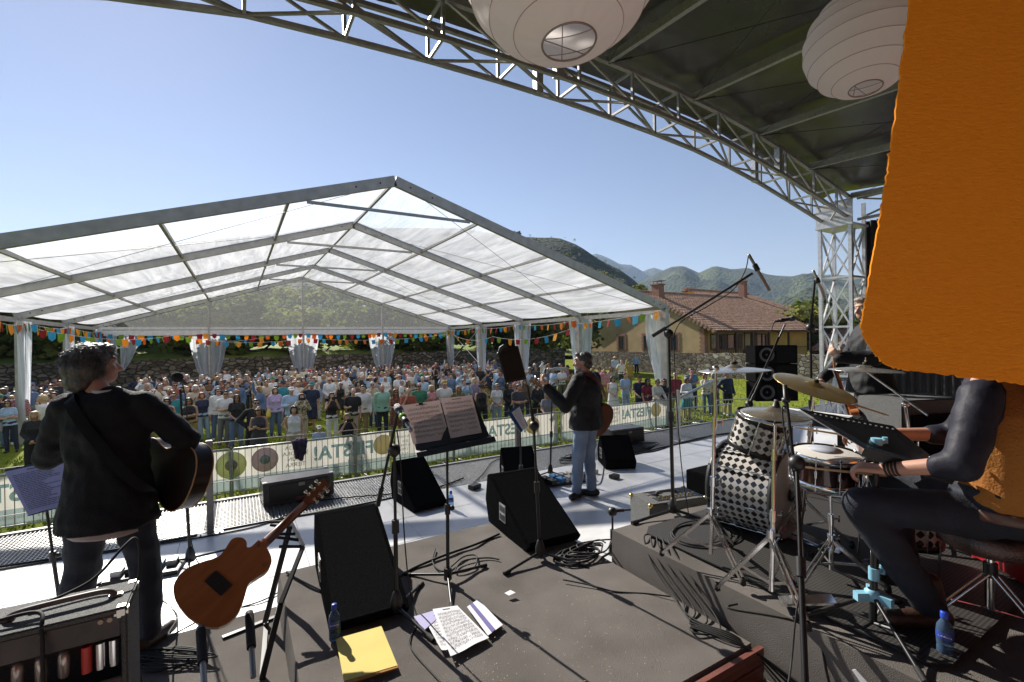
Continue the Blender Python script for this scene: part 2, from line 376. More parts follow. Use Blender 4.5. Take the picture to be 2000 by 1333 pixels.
# grassy bank behind that wall
bk = MB()
for i in range(41):
    for j, (dy, z) in enumerate(((35.2, 1.0), (36.2, 1.28), (40, 1.7), (46, 2.2), (60, 3.0), (90, 4))):
        x = -55 + 85 * i / 40; bk.v.append(Vector((x, dy, z + .22 * mnoise.noise(Vector((x * .5, dy, 0))) - max(0, x - 5) * .03)))
bk.f = [(i * 6 + j, i * 6 + 6 + j, i * 6 + 7 + j, i * 6 + 1 + j) for i in range(40) for j in range(5)]; bk.m = [0] * len(bk.f); bk.sm = [True] * len(bk.f)
tag(bk.build('grass_bank', mat('bank_grass', (.15, .21, .03), .9, 0, col2=(.26, .32, .05), vscale=.9, bump=1, bscale=20)), kind='structure')

# ------------------------------------------------------------------ trees
def crown_mesh(name, r, h, n, seed, size, mi, gaps=.3):
    b = MB(); rr = random.Random(seed); cl = []
    for k in range(14):
        a = rr.random() * 6.28; q = rr.random() ** .5
        cl.append((Vector((math.cos(a) * r * .75 * q, math.sin(a) * r * .75 * q, rr.uniform(-.42, .42) * h)), rr.uniform(.28, .5) * r))
    for c, cr_ in cl:
        b.mi = rr.choice(mi); leafy(b, c, cr_, n // 14, rr, size, .8)
    return b.mesh(name, lm)
def trunk_mesh(name, r, h, ch, seed, m):
    b = MB(); rr = random.Random(seed)
    b.tube(smooth_path([(0, 0, -.2), (rr.uniform(-.1, .1), rr.uniform(-.1, .1), h * .4), (rr.uniform(-.2, .2), rr.uniform(-.2, .2), h), (0, 0, h + ch * .5)], 4), lambda t: r * (1 - .75 * t), 8)
    for k in range(7):
        a = rr.random() * 6.28; z0 = h * rr.uniform(.75, 1.05); L = ch * rr.uniform(.35, .6)
        b.tube([(0, 0, z0), (math.cos(a) * L * .4, math.sin(a) * L * .4, z0 + L * .3), (math.cos(a) * L * .9, math.sin(a) * L * .9, z0 + L * .6)], lambda t: r * .4 * (1 - .8 * t), 6)
    return b.mesh(name, m)
bark = mat('bark', (.05, .04, .03), .9, 0, .3, 12, .6, 30)
CR = [crown_mesh('crown', 1, 1.6, 2000, s, .085, mi) for s, mi in ((1, (0, 0, 1)), (2, (1, 1, 2)), (3, (2, 1, 2)), (4, (0, 1)))]
TK = [trunk_mesh('trunk', .09, .55, 1.6, s, bark) for s in (1, 2, 3)]
def tree(x, y, z, r, h, th, kind, label, group, name='tree', rz=None):
    t = empty(name, (x, y, z), label, 'shrub' if name == 'shrub' else 'tree', group)
    tr = link('trunk', TK[kind % 3], t); tr.scale = (r, r, max(.3, th) / .55)
    c = link('crown', CR[kind], t); c.location = (0, 0, th + h * .42); c.scale = (r, r, h / 1.6); c.rotation_euler = (0, 0, rz if rz is not None else rnd.random() * 6)
    return t
KD = ['dark evergreen', 'mid green leafy', 'pale olive', 'deep green bushy']
spots = [(-60, 690, 42, 3.4, 5, .3, 1, 'far left beyond the frame edge post'), (8, 690, 41, 3, 4.6, .3, 2, 'between the left frame edge and first curtain'), (110, 690, 42, 3, 4.4, .3, 1, 'filling the gap left of the second curtain'),  # u, v(base), distance t, crown radius, crown height, trunk height, kind, words
    (-120, 686, 40, 3.2, 4.5, .6, 1, 'left of the marquee curtains'), (40, 690, 40, 2.6, 4.2, .3, 1, 'behind the leftmost tent curtain'), (75, 690, 38, 1.9, 2.6, .3, 2, 'above the wall left of the second curtain'),
    (160, 690, 41, 2.6, 3.6, .4, 3, 'behind the second tent curtain'), (215, 690, 40, 2, 2.8, .3, 1, 'just left of the singer'),
    (288, 694, 41, 2.7, 2.5, 1.7, 0, 'with bare trunk on sunny bank'), (318, 692, 46, 2.4, 2.6, 1.6, 3, 'right of the bare trunked tree on the bank'), (255, 692, 47, 2.2, 2.4, 1.7, 0, 'behind the singer on the sunny bank'),
    (366, 694, 38, 1.5, 3, .2, 1, 'beside the gable curtain with the long drape'), (400, 690, 41, 2.6, 3.4, .4, 1, 'behind the wide gable curtain'),
    (470, 690, 40, 2.5, 3.0, .3, 2, 'between the two gable curtains'), (530, 690, 42, 2.7, 3.0, .4, 1, 'left of the middle gable post'), (575, 690, 39, 1.7, 2.4, .3, 1, 'behind the middle gable post'),
    (645, 690, 40, 2.4, 3, .3, 1, 'right of the middle gable post'), (700, 688, 41, 2.4, 3, .3, 3, 'left of the third gable curtain'), (745, 688, 43, 2.5, 3.4, .3, 0, 'behind the third gable curtain'),
    (800, 688, 40, 2.3, 2.8, .3, 2, 'with bare branches right of the third curtain'), (850, 684, 42, 2.6, 3.2, .3, 2, 'behind the corner curtain'),
    (905, 686, 40, 2.4, 3, .3, 1, 'right of the corner curtain'), (960, 680, 42, 3, 4.2, .4, 0, 'in deep shade behind the drums tablet'), (1010, 680, 40, 2.6, 3.6, .3, 0, 'in deep shade left of the centre guitarist'),
    (1060, 690, 37, 2.3, 3.8, .2, 1, 'sunlit behind the centre guitarist'), (1095, 690, 36.5, 2.0, 3.2, .1, 2, 'sunlit right behind the centre guitarist'), (1125, 690, 39, 2.4, 4.2, .2, 1, 'between the hedge and the house')]
for i, (u, v, t, r, h, th, k, wds) in enumerate(spots):
    t -= 0 if 240 < u < 340 else 3.4; p = PT(u, v, t); t = max(t, 35.9); tree(p.x, t, min(p.z, 1.9) - .3, r * 1.15, h * 1.35, th, k, f'{KD[k]} tree behind wall, {wds}', 'trees behind the stone wall')
for i, (u, v, D, r, h, k, wds) in enumerate([(1600, 660, 50, 4, 5.5, 2, 'beyond the house roof, seen past the mic stand'), (1560, 650, 60, 4.5, 6, 1, 'behind the far house eaves'), (1640, 690, 56, 5, 7, 1, 'seen through the steel tower'), (1720, 690, 60, 5, 8, 3, 'right of the steel tower'), (1250, 610, 62, 3.2, 4.5, 2, 'rising beside the house chimney')]):
    p = P(u, v, D); tree(p.x, p.y, p.z - 3, r, h, 2, k, f'{KD[k]} tree {wds}', 'trees around the houses')
# twin trees on the skyline
for u, wds in ((1003, 'slim tree standing alone on the hill skyline'), (1012, 'rounder skyline tree beside the slim one')):
    p = P(u, 462, 330); tree(p.x, p.y, p.z - 1, 2.2, 3.2, 1.6, 0, wds, 'trees on the hill skyline')

# ------------------------------------------------------------------ houses
tile = mat('roof_tile', (.24, .115, .065), .85, 0, col2=(.52, .34, .23), vscale=3.5, vdetail=6, bump=.3, bscale=30)
ochre = mat('ochre_render', (.46, .33, .17), .9, 0, .12, 1.2, .2, 40)
yellow_r = mat('yellow_render', (.55, .34, .08), .9, 0, .1, 1.2, .2, 40)
brick = mat('brick', (.25, .11, .07), .9, 0, col2=(.34, .2, .14), vscale=9)
wood = mat('brown_wood', (.10, .045, .02), .6, 0, .25, 8, stretch=(1, 1, 6))
glass = mat('window_glass', (.03, .035, .04), .08, 0, .1, 2, spec=.8)
def tiled_plane(b, a, bb, c, d, nrow, ncol, amp=.07):
    """a->bb along the eave, d->c along the ridge; each barrel tile course is a stepped corrugation"""
    a, bb, c, d = map(Vector, (a, bb, c, d)); n = (bb - a).cross(d - a).normalized()
    if n.z < 0: n = -n
    nu = ncol * 4; vs = []
    for j in range(nrow + 1):
        for st in (0, 1):
            q = min(1, j / nrow); l = a.lerp(d, q); r = bb.lerp(c, q); lift = .05 if st else 0.
            for i in range(nu + 1):
                ph = (0, .8, 1, .8)[i % 4]
                vs.append(l.lerp(r, i / nu) + n * (amp * ph + lift + .02 * mnoise.noise(Vector((i * .13, j * .9, a.x)))))
    W = nu + 1; R_ = 2 * (nrow + 1)
    b.add(vs, [(j * W + i, j * W + i + 1, (j + 1) * W + i + 1, (j + 1) * W + i) for j in range(R_ - 1) for i in range(nu)])
ra = math.radians(88); rd = Vector((math.sin(ra), math.cos(ra), 0)); gd = Vector((math.cos(ra), -math.sin(ra), 0))
K0 = Vector((32.7, 24.87, 0)); W2, LEN = 6.9, 16.5; ZE, ZR, ZS = 2.72, 6.05, .57
def HP(g_, r_, z): return K0 + gd * g_ + rd * r_ + Vector((0, 0, z))
hs = empty('house', HP(0, 0, GZ), 'ochre rendered house with stone base and terracotta tiled gable roof beyond the lawn', 'house')
b = MB(); b.prism([HP(0, 0, ZS), HP(-2 * W2, 0, ZS), HP(-2 * W2, 0, ZE), HP(-W2, 0, ZR), HP(0, 0, ZE)], rd * .5); b.build('gable_wall', ochre, hs)
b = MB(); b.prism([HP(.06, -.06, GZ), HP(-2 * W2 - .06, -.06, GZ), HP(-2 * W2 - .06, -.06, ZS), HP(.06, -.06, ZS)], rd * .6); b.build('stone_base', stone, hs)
b = MB(); b.prism([HP(-.3, .5, GZ), HP(-.3, LEN, GZ), HP(-.3, LEN, ZE), HP(-.3, .5, ZE)], gd * .25); b.build('side_wall', yellow_r, hs)
b = MB(); b.prism([HP(-2 * W2 + .3, .5, GZ), HP(-2 * W2 + .3, LEN, GZ), HP(-2 * W2 + .3, LEN, ZE), HP(-2 * W2 + .3, .5, ZE)], -gd * .25); b.build('back_wall', ochre, hs)
sl_ = (ZR - ZE) / W2; ov = 1.1
b = MB(); tiled_plane(b, HP(ov, -.35, ZE - sl_ * ov + .15), HP(ov, LEN, ZE - sl_ * ov + .15), HP(-W2, LEN, ZR + .15), HP(-W2, -.35, ZR + .15), 24, 46)
tiled_plane(b, HP(-2 * W2 - .5, -.35, ZE - .1), HP(-2 * W2 - .5, LEN, ZE - .1), HP(-W2, LEN, ZR + .15), HP(-W2, -.35, ZR + .15), 16, 20)
b.tube([HP(-W2, -.4, ZR + .2), HP(-W2, LEN, ZR + .2)], .14, 8); rf = b.build('roof', tile, hs)
b = MB()
for q in range(24):
    f = q / 23; b.cyl(HP(ov - f * (W2 + ov), -.5, ZE - sl_ * ov + .14 + f * (ZR - ZE + sl_ * ov)), HP(ov - f * (W2 + ov), -.2, ZE - sl_ * ov + .16 + f * (ZR - ZE + sl_ * ov)), .13, n=8)
b.build('verge_tile', tile, rf)
b = MB(); b.prism([HP(.9, -.2, ZE - sl_ * ov + .02), HP(.9, LEN, ZE - sl_ * ov + .02), HP(-.2, LEN, ZE - .05), HP(-.2, -.2, ZE - .05)], (0, 0, .1)); b.build('soffit', wood, rf)
def chimney(px, py, z0, z1, s, par, m, flue=True):
    b = MB(); b.obox((px, py, (z0 + z1) / 2), (s, s * .8, z1 - z0), -ra); b.obox((px, py, z1 + .05), (s * 1.2, s, .1), -ra); c = b.build('chimney', m, par, bevel=.01)
    if flue:
        b = MB()
        for ax in (-.3, .3):
            for ay in (-.25, .25): b.obox((px + ax * s, py + ay * s, z1 + .22), (.06, .06, .25))
        b.obox((px, py, z1 + .4), (s * 1.3, s * 1.1, .07), -ra); b.build('chimney_cap', dark_steel, c)
q = HP(-W2 + .9, 1.6, 0); chimney(q.x, q.y, ZR - .8, ZR + .75, .9, rf, brick)
# gable windows with brick surrounds
for g_ in (-9.2, -6.0, -3.0):
    b = MB()
    for k in range(9):
        for sd in (-1, 1):
            wdt = .2 + .08 * (k % 2); b.prism([HP(g_ + sd * .38, -.035, ZS + .12 + k * .16), HP(g_ + sd * (.38 + wdt), -.035, ZS + .12 + k * .16), HP(g_ + sd * (.38 + wdt), -.035, ZS + .265 + k * .16), HP(g_ + sd * .38, -.035, ZS + .265 + k * .16)], rd * .2)
    b.prism([HP(g_ - .6, -.035, ZS + 1.57), HP(g_ + .6, -.035, ZS + 1.57), HP(g_ + .6, -.035, ZS + 1.74), HP(g_ - .6, -.035, ZS + 1.74)], rd * .2)
    fr = b.build('window_surround', brick, hs)
    b = MB(); b.prism([HP(g_ - .38, -.03, ZS + .12), HP(g_ + .38, -.03, ZS + .12), HP(g_ + .38, -.03, ZS + 1.56), HP(g_ - .38, -.03, ZS + 1.56)], -rd * .006); b.build('pane', glass, fr)
    b = MB()
    for x0, x1, z0, z1 in ((-.38, -.3, .12, 1.56), (.3, .38, .12, 1.56), (-.3, .3, 1.48, 1.56), (-.3, .3, .12, .2), (-.02, .02, .2, 1.48)):
        b.prism([HP(g_ + x0, -.045, ZS + z0), HP(g_ + x1, -.045, ZS + z0), HP(g_ + x1, -.045, ZS + z1), HP(g_ + x0, -.045, ZS + z1)], rd * .005)
    b.build('window_frame', wood, fr)
# brick quoin at the corner
b = MB()
for k in range(13):
    wdt = .35 + .12 * (k % 2); b.prism([HP(-wdt, -.03, ZS + k * .165), HP(.03, -.03, ZS + k * .165), HP(.03, -.03, ZS + .15 + k * .165), HP(-wdt, -.03, ZS + .15 + k * .165)], rd * .5)
b.build('corner_quoin', brick, hs)
# porch side: windows, doors, posts
for r_, wd_, z0, z1, dk in ((1.9, 1.0, .9, 2.0, 0), (4.2, 1.0, .9, 2.0, 0), (6.6, .9, .1, 2.1, 1), (8.4, 1.2, .9, 2.0, 0)):
    b = MB(); b.prism([HP(-.03, r_ - wd_, z0), HP(-.03, r_ + wd_, z0), HP(-.03, r_ + wd_, z1), HP(-.03, r_ - wd_, z1)], gd * .012)
    fr = b.build('porch_window', glass if not dk else ochre, hs)
    b = MB()
    for a0, a1, c0, c1 in ((-wd_ - .1, -wd_, z0 - .1, z1 + .1), (wd_, wd_ + .1, z0 - .1, z1 + .1), (-wd_, wd_, z1, z1 + .1), (-wd_, wd_, z0 - .1, z0), (-.06, .06, z0, z1), (wd_ * .45, wd_ * .98, z0, z1)):
        b.prism([HP(-.01, r_ + a0, c0), HP(-.01, r_ + a1, c0), HP(-.01, r_ + a1, c1), HP(-.01, r_ + a0, c1)], gd * .05)
    b.build('window_frame', wood, fr)
b = MB()
for r_ in (0.6, 3.2, 5.6, 8.2, 11.5): b.beam(HP(.75, r_, GZ), HP(.75, r_, ZE - .4), .16, .16)
b.beam(HP(.75, -.2, ZE - .42), HP(.75, LEN, ZE - .42), .16, .2); b.build('porch_post', wood, hs)
b = MB()
for r_ in range(46): b.beam(HP(.6, .4 + r_ * .24, -.1), HP(.6, .4 + r_ * .24, .75), .05, .05)
b.beam(HP(.6, .3, .78), HP(.6, LEN, .78), .08, .06); b.build('porch_railing', wood, hs)
# the house behind
K1 = Vector((45.6, 29.5, 0))
def H2(g_, r_, z): return K1 + gd * g_ + rd * r_ + Vector((0, 0, z))
z2, zr2 = 4.45, 7.25
h2 = empty('house', H2(0, 0, GZ), 'second house with yellow upper storey and darker tiled roof behind the ochre one', 'house')
b = MB(); b.prism([H2(0, 0, GZ), H2(-14, 0, GZ), H2(-14, 0, z2), H2(-7, 0, zr2), H2(0, 0, z2)], rd * .4); b.prism([H2(-.3, .4, GZ), H2(-.3, 11, GZ), H2(-.3, 11, z2), H2(-.3, .4, z2)], gd * .3); b.build('wall', yellow_r, h2)
b = MB(); s2 = (zr2 - z2) / 7; tiled_plane(b, H2(1.0, -.6, z2 - s2), H2(1.0, 12, z2 - s2), H2(-7, 12, zr2 + .1), H2(-7, -.6, zr2 + .1), 24, 34); tiled_plane(b, H2(-14.8, -.6, z2 - s2 * .8), H2(-14.8, 12, z2 - s2 * .8), H2(-7, 12, zr2 + .1), H2(-7, -.6, zr2 + .1), 14, 20)
b.tube([H2(-7, -.7, zr2 + .2), H2(-7, 12, zr2 + .2)], .15, 8); r2 = b.build('roof', tile, h2)
b = MB(); b.prism([H2(.8, -.4, z2 - s2 - .1), H2(.8, 12, z2 - s2 - .1), H2(-.2, 12, z2 - .15), H2(-.2, -.4, z2 - .15)], (0, 0, .1)); b.build('soffit', wood, r2)
q = H2(-5.4, 8.2, 0); chimney(q.x, q.y, zr2 - .8, zr2 + 1.3, .8, r2, brick)
for r_ in (2.5, 6.5):
    b = MB(); b.prism([H2(.02, r_ - .8, z2 - 2.2), H2(.02, r_ + .8, z2 - 2.2), H2(.02, r_ + .8, z2 - .7), H2(.02, r_ - .8, z2 - .7)], gd * .02); fr = b.build('window', glass, h2)
    b = MB()
    for a0, a1, c0, c1 in ((-.95, -.8, -2.3, -.6), (.8, .95, -2.3, -.6), (-.8, .8, -.7, -.58), (-.8, .8, -2.32, -2.2), (-.05, .05, -2.2, -.7)): b.prism([H2(.045, r_ + a0, z2 + c0), H2(.045, r_ + a1, z2 + c0), H2(.045, r_ + a1, z2 + c1), H2(.045, r_ + a0, z2 + c1)], gd * .03)
    b.build('window_frame', wood, fr)
# low tiled outbuilding to the right
K2 = P(1600, 690, 46); K2.z = 0
ex = (P(1700, 690, 42) - P(1600, 690, 46)); ex.z = 0; ex.normalize(); ey = Vector((-ex.y, ex.x, 0)); zt = P(1600, 684, 46).z
def H3(a, c, z): return K2 + ex * a + ey * c + Vector((0, 0, z))
h3 = empty('outbuilding', H3(0, 0, GZ), 'low outbuilding with bright terracotta lean-to roof behind the steel tower', 'building')
b = MB(); b.prism([H3(0, .4, GZ), H3(9, .4, GZ), H3(9, .4, zt - .2), H3(0, .4, zt - .2)], ey * .3); b.build('wall', stone, h3)
b = MB(); tiled_plane(b, H3(-.8, -.5, zt - .1), H3(9.5, -.5, zt - .1), H3(9.5, 4, zt + 2.1), H3(-.8, 4, zt + 2.1), 9, 26); b.build('roof', tile, h3)
b = MB(); b.prism([H3(-.7, -.4, zt - .35), H3(9.4, -.4, zt - .35), H3(9.4, .5, zt - .2), H3(-.7, .5, zt - .2)], (0, 0, .1)); b.build('soffit', wood, h3)
# garden wall in front of the houses
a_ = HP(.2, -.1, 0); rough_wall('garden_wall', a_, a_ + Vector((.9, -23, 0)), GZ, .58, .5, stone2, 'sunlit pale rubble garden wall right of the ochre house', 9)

# air: one box of thin haze round the whole place
b = MB(); b.box((-6200, -6200, GZ - 1), (6200, 6200, 640)); hz = b.build('haze', []); tag(hz, kind='stuff', label='thin bluish haze in the valley air')
m = bpy.data.materials.new('air'); m.use_nodes = True; n = m.node_tree; n.nodes.clear(); o_ = n.nodes.new('ShaderNodeOutputMaterial'); v = n.nodes.new('ShaderNodeVolumePrincipled')
v.inputs['Color'].default_value = (.55, .74, 1, 1); v.inputs['Density'].default_value = .00015; v.inputs['Anisotropy'].default_value = .2; n.links.new(v.outputs[0], o_.inputs['Volume']); hz.data.materials.append(m)
# ================================================================== STAGE
floor_m = mat('stage_floor_paint', (.56, .57, .58), .30, 0, col2=(.74, .74, .74), vscale=1.6, vdetail=8, bump=.35, bscale=7)
n, bs = nodes_of(floor_m)   # scuffs: roughness varies
t = n.nodes.new('ShaderNodeTexNoise'); t.inputs['Scale'].default_value = 3; t.inputs['Detail'].default_value = 8; mr = n.nodes.new('ShaderNodeMapRange'); mr.inputs[3].default_value = .22; mr.inputs[4].default_value = .5
n.links.new(t.outputs[0], mr.inputs[0]); n.links.new(mr.outputs[0], bs.inputs['Roughness'])
b = MB()
xs_ = [-3.5 + 1.0 * i for i in range(19)]; ys_ = [-3.4 + 1.5 * i for i in range(7)]
for i in range(18):
    for j in range(6): b.box((xs_[i] + .002, ys_[j] + .002, -.06), (xs_[i + 1] - .002, min(ys_[j + 1], 5.62) - .002, 0))
tag(b.build('stage_floor', floor_m), kind='structure')
# black drop cloth under the players at the back of the stage
felt = mat('black_stage_carpet', (.125, .113, .102), .95, 0, col2=(.20, .182, .165), vscale=2.2, vdetail=8, bump=.6, bscale=260, spec=.15)
b = MB(); b.box((-3.5, .45, .004), (2.46, 1.52, .008)); b.box((-.62, 1.522, .004), (.238, 3.74, .0085)); b.box((-3.5, 1.522, .004), (-.622, 3.1, .0085)); tag(b.build('carpet_floor', felt), kind='structure')
# grating apron: bars with real gaps
b = MB()
x0, x1, ya, yb = -3.5, 14.5, 5.64, 6.64
k = x0
while k < x1:
    b.box((k, ya, -.03), (k + .0055, yb, 0)); k += .033
for j in range(22): yy = ya + (yb - ya) * (j + .5) / 22; b.box((x0, yy, -.026), (x1, yy + .014, -.008))
b.build('walkway_grating', galv)
gr_o = bpy.data.objects['walkway_grating']; tag(gr_o, 'grey steel grating walkway along the front edge of the stage', 'grating')
b = MB(); b.box((x0, 6.645, -.10), (x1, 6.70, .012)); b.build('edge_rail', alu, gr_o)
b = MB(); b.box((x0, 5.7, -.16), (x1, 6.6, -.13)); b.build('shade_sheet', mat('grating_shade', (.05, .05, .05), .9), gr_o)  # dark sheet added below the bars to stand for the shade there
b = MB()
for i in range(10):
    for yy in (-3, 1, 5.5, 6.5): b.cyl((-3.2 + i * 1.95, yy, GZ), (-3.2 + i * 1.95, yy, -.1), .03)
b.box((-3.5, 6.63, GZ), (14.5, 6.64, -.17)); tag(b.build('stage_substructure', mat('stage_skirt', (.02, .02, .02), .9)), 'black skirted legs holding up the stage', 'stage base')
# risers with carpet, rumpled
def riser(name, x0, x1, y0, y1, z, label, seed, lip=None):
    e = empty(name, ((x0 + x1) / 2, (y0 + y1) / 2, 0), label, 'stage riser', 'stage risers')
    b = MB(); nx, ny = int((x1 - x0) / .035), int((y1 - y0) / .035)
    for i in range(nx + 1):
        for j in range(ny + 1):
            x = x0 + (x1 - x0) * i / nx; y = y0 + (y1 - y0) * j / ny
            h = .011 * mnoise.fractal(Vector((x * 2.1 + seed, y * 1.7, seed)), 1, 2, 4) + .010 * mnoise.noise(Vector((x * 5 + y * 2.5, y * 1.1 - x, seed)))
            ed = min(x - x0, x1 - x, y - y0, y1 - y); h = (h + .006) * min(1, ed / .1)
            b.v.append(Vector((x, y, z + h)))
    W = ny + 1; b.f = [(i * W + j, (i + 1) * W + j, (i + 1) * W + j + 1, i * W + j + 1) for i in range(nx) for j in range(ny)]; b.m = [0] * len(b.f); b.sm = [True] * len(b.f)
    b.build('carpet_top', felt, e)
    b = MB(); c = [(x0, y0), (x1, y0), (x1, y1), (x0, y1)]
    for i in range(4):
        (xa, ya_), (xb, yb_) = c[i], c[(i + 1) % 4]; N = 40; vs = []
        for q in range(N + 1):
            f = q / N; bulge = .012 * mnoise.noise(Vector((f * 9 + i * 7, seed, 1)))
            nxx, nyy = (yb_ - ya_), -(xb - xa); l = math.hypot(nxx, nyy); nxx /= l; nyy /= l
            for zz, o_ in ((0, .02), (z * .4, .012 + bulge), (z * .9, .004), (z, 0)): vs.append((xa + (xb - xa) * f + nxx * o_, ya_ + (yb_ - ya_) * f + nyy * o_, zz))
        b.add(vs, [(q * 4 + r, q * 4 + 4 + r, q * 4 + 5 + r, q * 4 + 1 + r) for q in range(N) for r in range(3)], True)
    b.build('carpet_side', felt, e); return e
ra_ = riser('riser', .24, 2.40, 1.56, 3.83, .2, 'low square riser with rumpled grey carpet in the middle of the stage', 2.3)
b = MB(); 
for k in range(4): b.box((.26, 1.515 - .004 * (k % 2), .01 + k * .046), (2.44, 1.538, .05 + k * .046))
b.build('wooden_edge', mat('red_brown_wood', (.16, .055, .04), .5, 0, .3, 4, stretch=(1, 8, 8)), ra_)
riser('riser', 2.48, 6.9, -.9, 2.74, .4, 'higher black carpeted riser carrying the drum kit', 5.1)
# sawdust crumbs on the carpet
b = MB(); cr_ = random.Random(4)
for k in range(420):
    x = 1.3 + cr_.gauss(0, .45); y = 2.0 + cr_.gauss(0, .35)
    if .3 < x < 2.3 and 1.6 < y < 3.7:
        a = cr_.random() * 3.14; l = .002 + .004 * cr_.random(); dx, dy = math.cos(a) * l, math.sin(a) * l
        b.add([(x - dx, y - dy, .226), (x + dy * .4, y - dx * .4, .226), (x + dx, y + dy, .227), (x - dy * .4, y + dx * .4, .227)], [(0, 1, 2, 3)])
tag(b.build('sawdust', mat('pale_crumb', (.5, .42, .26), .9)), 'pale sawdust crumbs scattered over the riser carpet', 'debris', kind='stuff')

# ------------------------------------------------------------------ stage roof: arched box truss, rafters, dark tarpaulin, tower
rf = empty('stage_roof', (5.2, 4.8, 0), 'dark tarpaulin stage roof on an arched grey steel lattice truss with corner tower', 'stage roof')
A = [(-3.2, 4.1), (-.36, 4.93), (1.6, 5.04), (3.38, 5.06), (5.1, 5.0), (6.69, 4.88), (8.37, 4.60), (10.47, 4.14)]
def az(x):
    for i in range(len(A) - 1):
        if A[i][0] <= x <= A[i + 1][0]:
            t = (x - A[i][0]) / (A[i + 1][0] - A[i][0]); return A[i][1] + (A[i + 1][1] - A[i][1]) * t
    return A[-1][1] if x > 0 else A[0][1]
YF, YR = 5.0, 4.55; HT = .42
node = [-3.2, -1.9, -.9, .1, 1.0, 1.9, 2.8, 3.7, 4.6, 5.5, 6.4, 7.3, 8.2, 9.1, 9.9, 10.47]
for nm, yy, dz, th in (('bottom_chord', YF, 0, .05), ('bottom_chord', YR, 0, .05), ('top_chord', YF, HT, .05), ('top_chord', YR, HT, .06)):
    b = MB()
    for i in range(len(node) - 1): b.beam((node[i], yy, az(node[i]) + dz), (node[i + 1], yy, az(node[i + 1]) + dz), th, th)
    b.build(nm, dark_steel, rf)
b = MB()
for i, x in enumerate(node):
    for yy in (YF, YR):
        b.beam((x, yy, az(x) + .026), (x, yy, az(x) + HT - .026), .035, .035)
    b.beam((x, YF - .026, az(x)), (x, YR + .026, az(x)), .03, .03); b.beam((x, YF - .026, az(x) + HT), (x, YR + .03, az(x) + HT), .03, .03)
b.build('web_post', dark_steel, rf)
b = MB()
for i in range(len(node) - 1):
    x, X = node[i], node[i + 1]
    for yy in (YF, YR): b.beam((x, yy, az(x) + HT), (X, yy, az(X)), .028, .028)
    if i % 2: b.beam((x, YF, az(x) - .002), (X, YR, az(X) - .002), .026, .026)
    else: b.beam((x, YR, az(x) - .002), (X, YF, az(X) - .002), .026, .026)
b.build('web_diagonal', dark_steel, rf)
for x in (3.38, 8.0):   # hinge plates where the truss folds
    b = MB(); b.box((x - .05, YF - .055, az(x) - .03), (x + .05, YF + .035, az(x) + HT + .03)); b.box((x - .05, YR - .035, az(x) - .03), (x + .05, YR + .055, az(x) + HT + .03)); b.build('hinge_plate', galv, rf)
SL = math.tan(R(3.6))
tarp = mat('dark_tarpaulin', (.042, .038, .040), .25, 0, .25, 3, bump=.5, bscale=1.7, spec=.9)
for x in (-2.0, -.2, 1.3, 2.8, 4.18, 5.81, 7.4, 8.94, 10.4):
    b = MB(); b.beam((x, YR - .03, az(x) + HT + .02), (x, -3.4, az(x) + HT + .02 - (YR + 3.4) * SL), .06, .10); b.build('rafter', dark_steel, rf)
b = MB()
for yy in (2.4, .1, -2.2):
    for i in range(len(node) - 1): b.beam((node[i], yy, az(node[i]) + HT + .1 - (YR - yy) * SL), (node[i + 1], yy, az(node[i + 1]) + HT + .1 - (YR - yy) * SL), .05, .05)
b.build('purlin', dark_steel, rf)
b = MB(); nx, ny = 120, 60; Xs = [-3.4 + 14.0 * i / nx for i in range(nx + 1)]; Ys = [5.12 - 8.7 * j / ny for j in range(ny + 1)]
rx = (-2.0, -.2, 1.3, 2.8, 4.18, 5.81, 7.4, 8.94, 10.4)
for x in Xs:
    for y in Ys:
        d = min(abs(x - q) for q in rx); sag = .05 * min(1, d / .7) ** 2; xx = max(-3.2, min(10.47, x))
        wr_ = .02 * mnoise.noise(Vector((x * 3.2, y * 1.2, 0))) * (1 if y > 3 else .6)
        b.v.append(Vector((x, y, az(xx) + HT + .17 - (YR - y) * SL * (1 if y < YR else 2.2) - sag * 0 + wr_ + (-.08 if y > 5.05 else 0))))
W = ny + 1; b.f = [(i * W + j, (i + 1) * W + j, (i + 1) * W + j + 1, i * W + j + 1) for i in range(nx) for j in range(ny)]; b.m = [0] * len(b.f); b.sm = [True] * len(b.f)
b.build('tarpaulin', tarp, rf)
b = MB()
for i, x in enumerate(rx[:-1]):   # wire stays under the tarpaulin
    X = rx[i + 1]; b.cyl((x, YR, az(x) + HT - .03), (X, 1.6, az(X) + HT - .16), .005, n=5); b.cyl((X, YR, az(X) + HT - .03), (x, 1.6, az(x) + HT - .16), .004, n=5)
    b.tube([(x + .02, YR - .1, az(x) + HT - .05), (x + .1, YR - .24, az(x) + HT - .06), (x + .12, YR - .3, az(x) + HT - .07)], .012, 6)
b.build('wire_stay', black_metal, rf)
# corner tower
tw_m = mat('pale_galvanised', (.62, .62, .62), .4, .6, .15, 12)
TX, TX2, TY, TY2 = 10.30, 10.85, 4.50, 5.05
b = MB()
for x in (TX, TX2):
    for y in (TY, TY2): b.beam((x, y, GZ), (x, y, 4.5), .06, .06)
b.build('tower_leg', tw_m, rf)
b = MB()
zz = -.9; k = 0
while zz < 4.0:
    for (xa, ya_), (xb, yb_) in (((TX, TY), (TX2, TY)), ((TX2, TY), (TX2, TY2)), ((TX2, TY2), (TX, TY2)), ((TX, TY2), (TX, TY))):
        b.beam((xa, ya_, zz), (xb, yb_, zz), .035, .035)
        if k % 2: xa, ya_, xb, yb_ = xb, yb_, xa, ya_
        b.beam((xa, ya_, zz), (xb, yb_, zz + .98), .03, .03); b.beam((xb, yb_, zz), (xa, ya_, zz + .98), .026, .026)
    zz += .98; k += 1
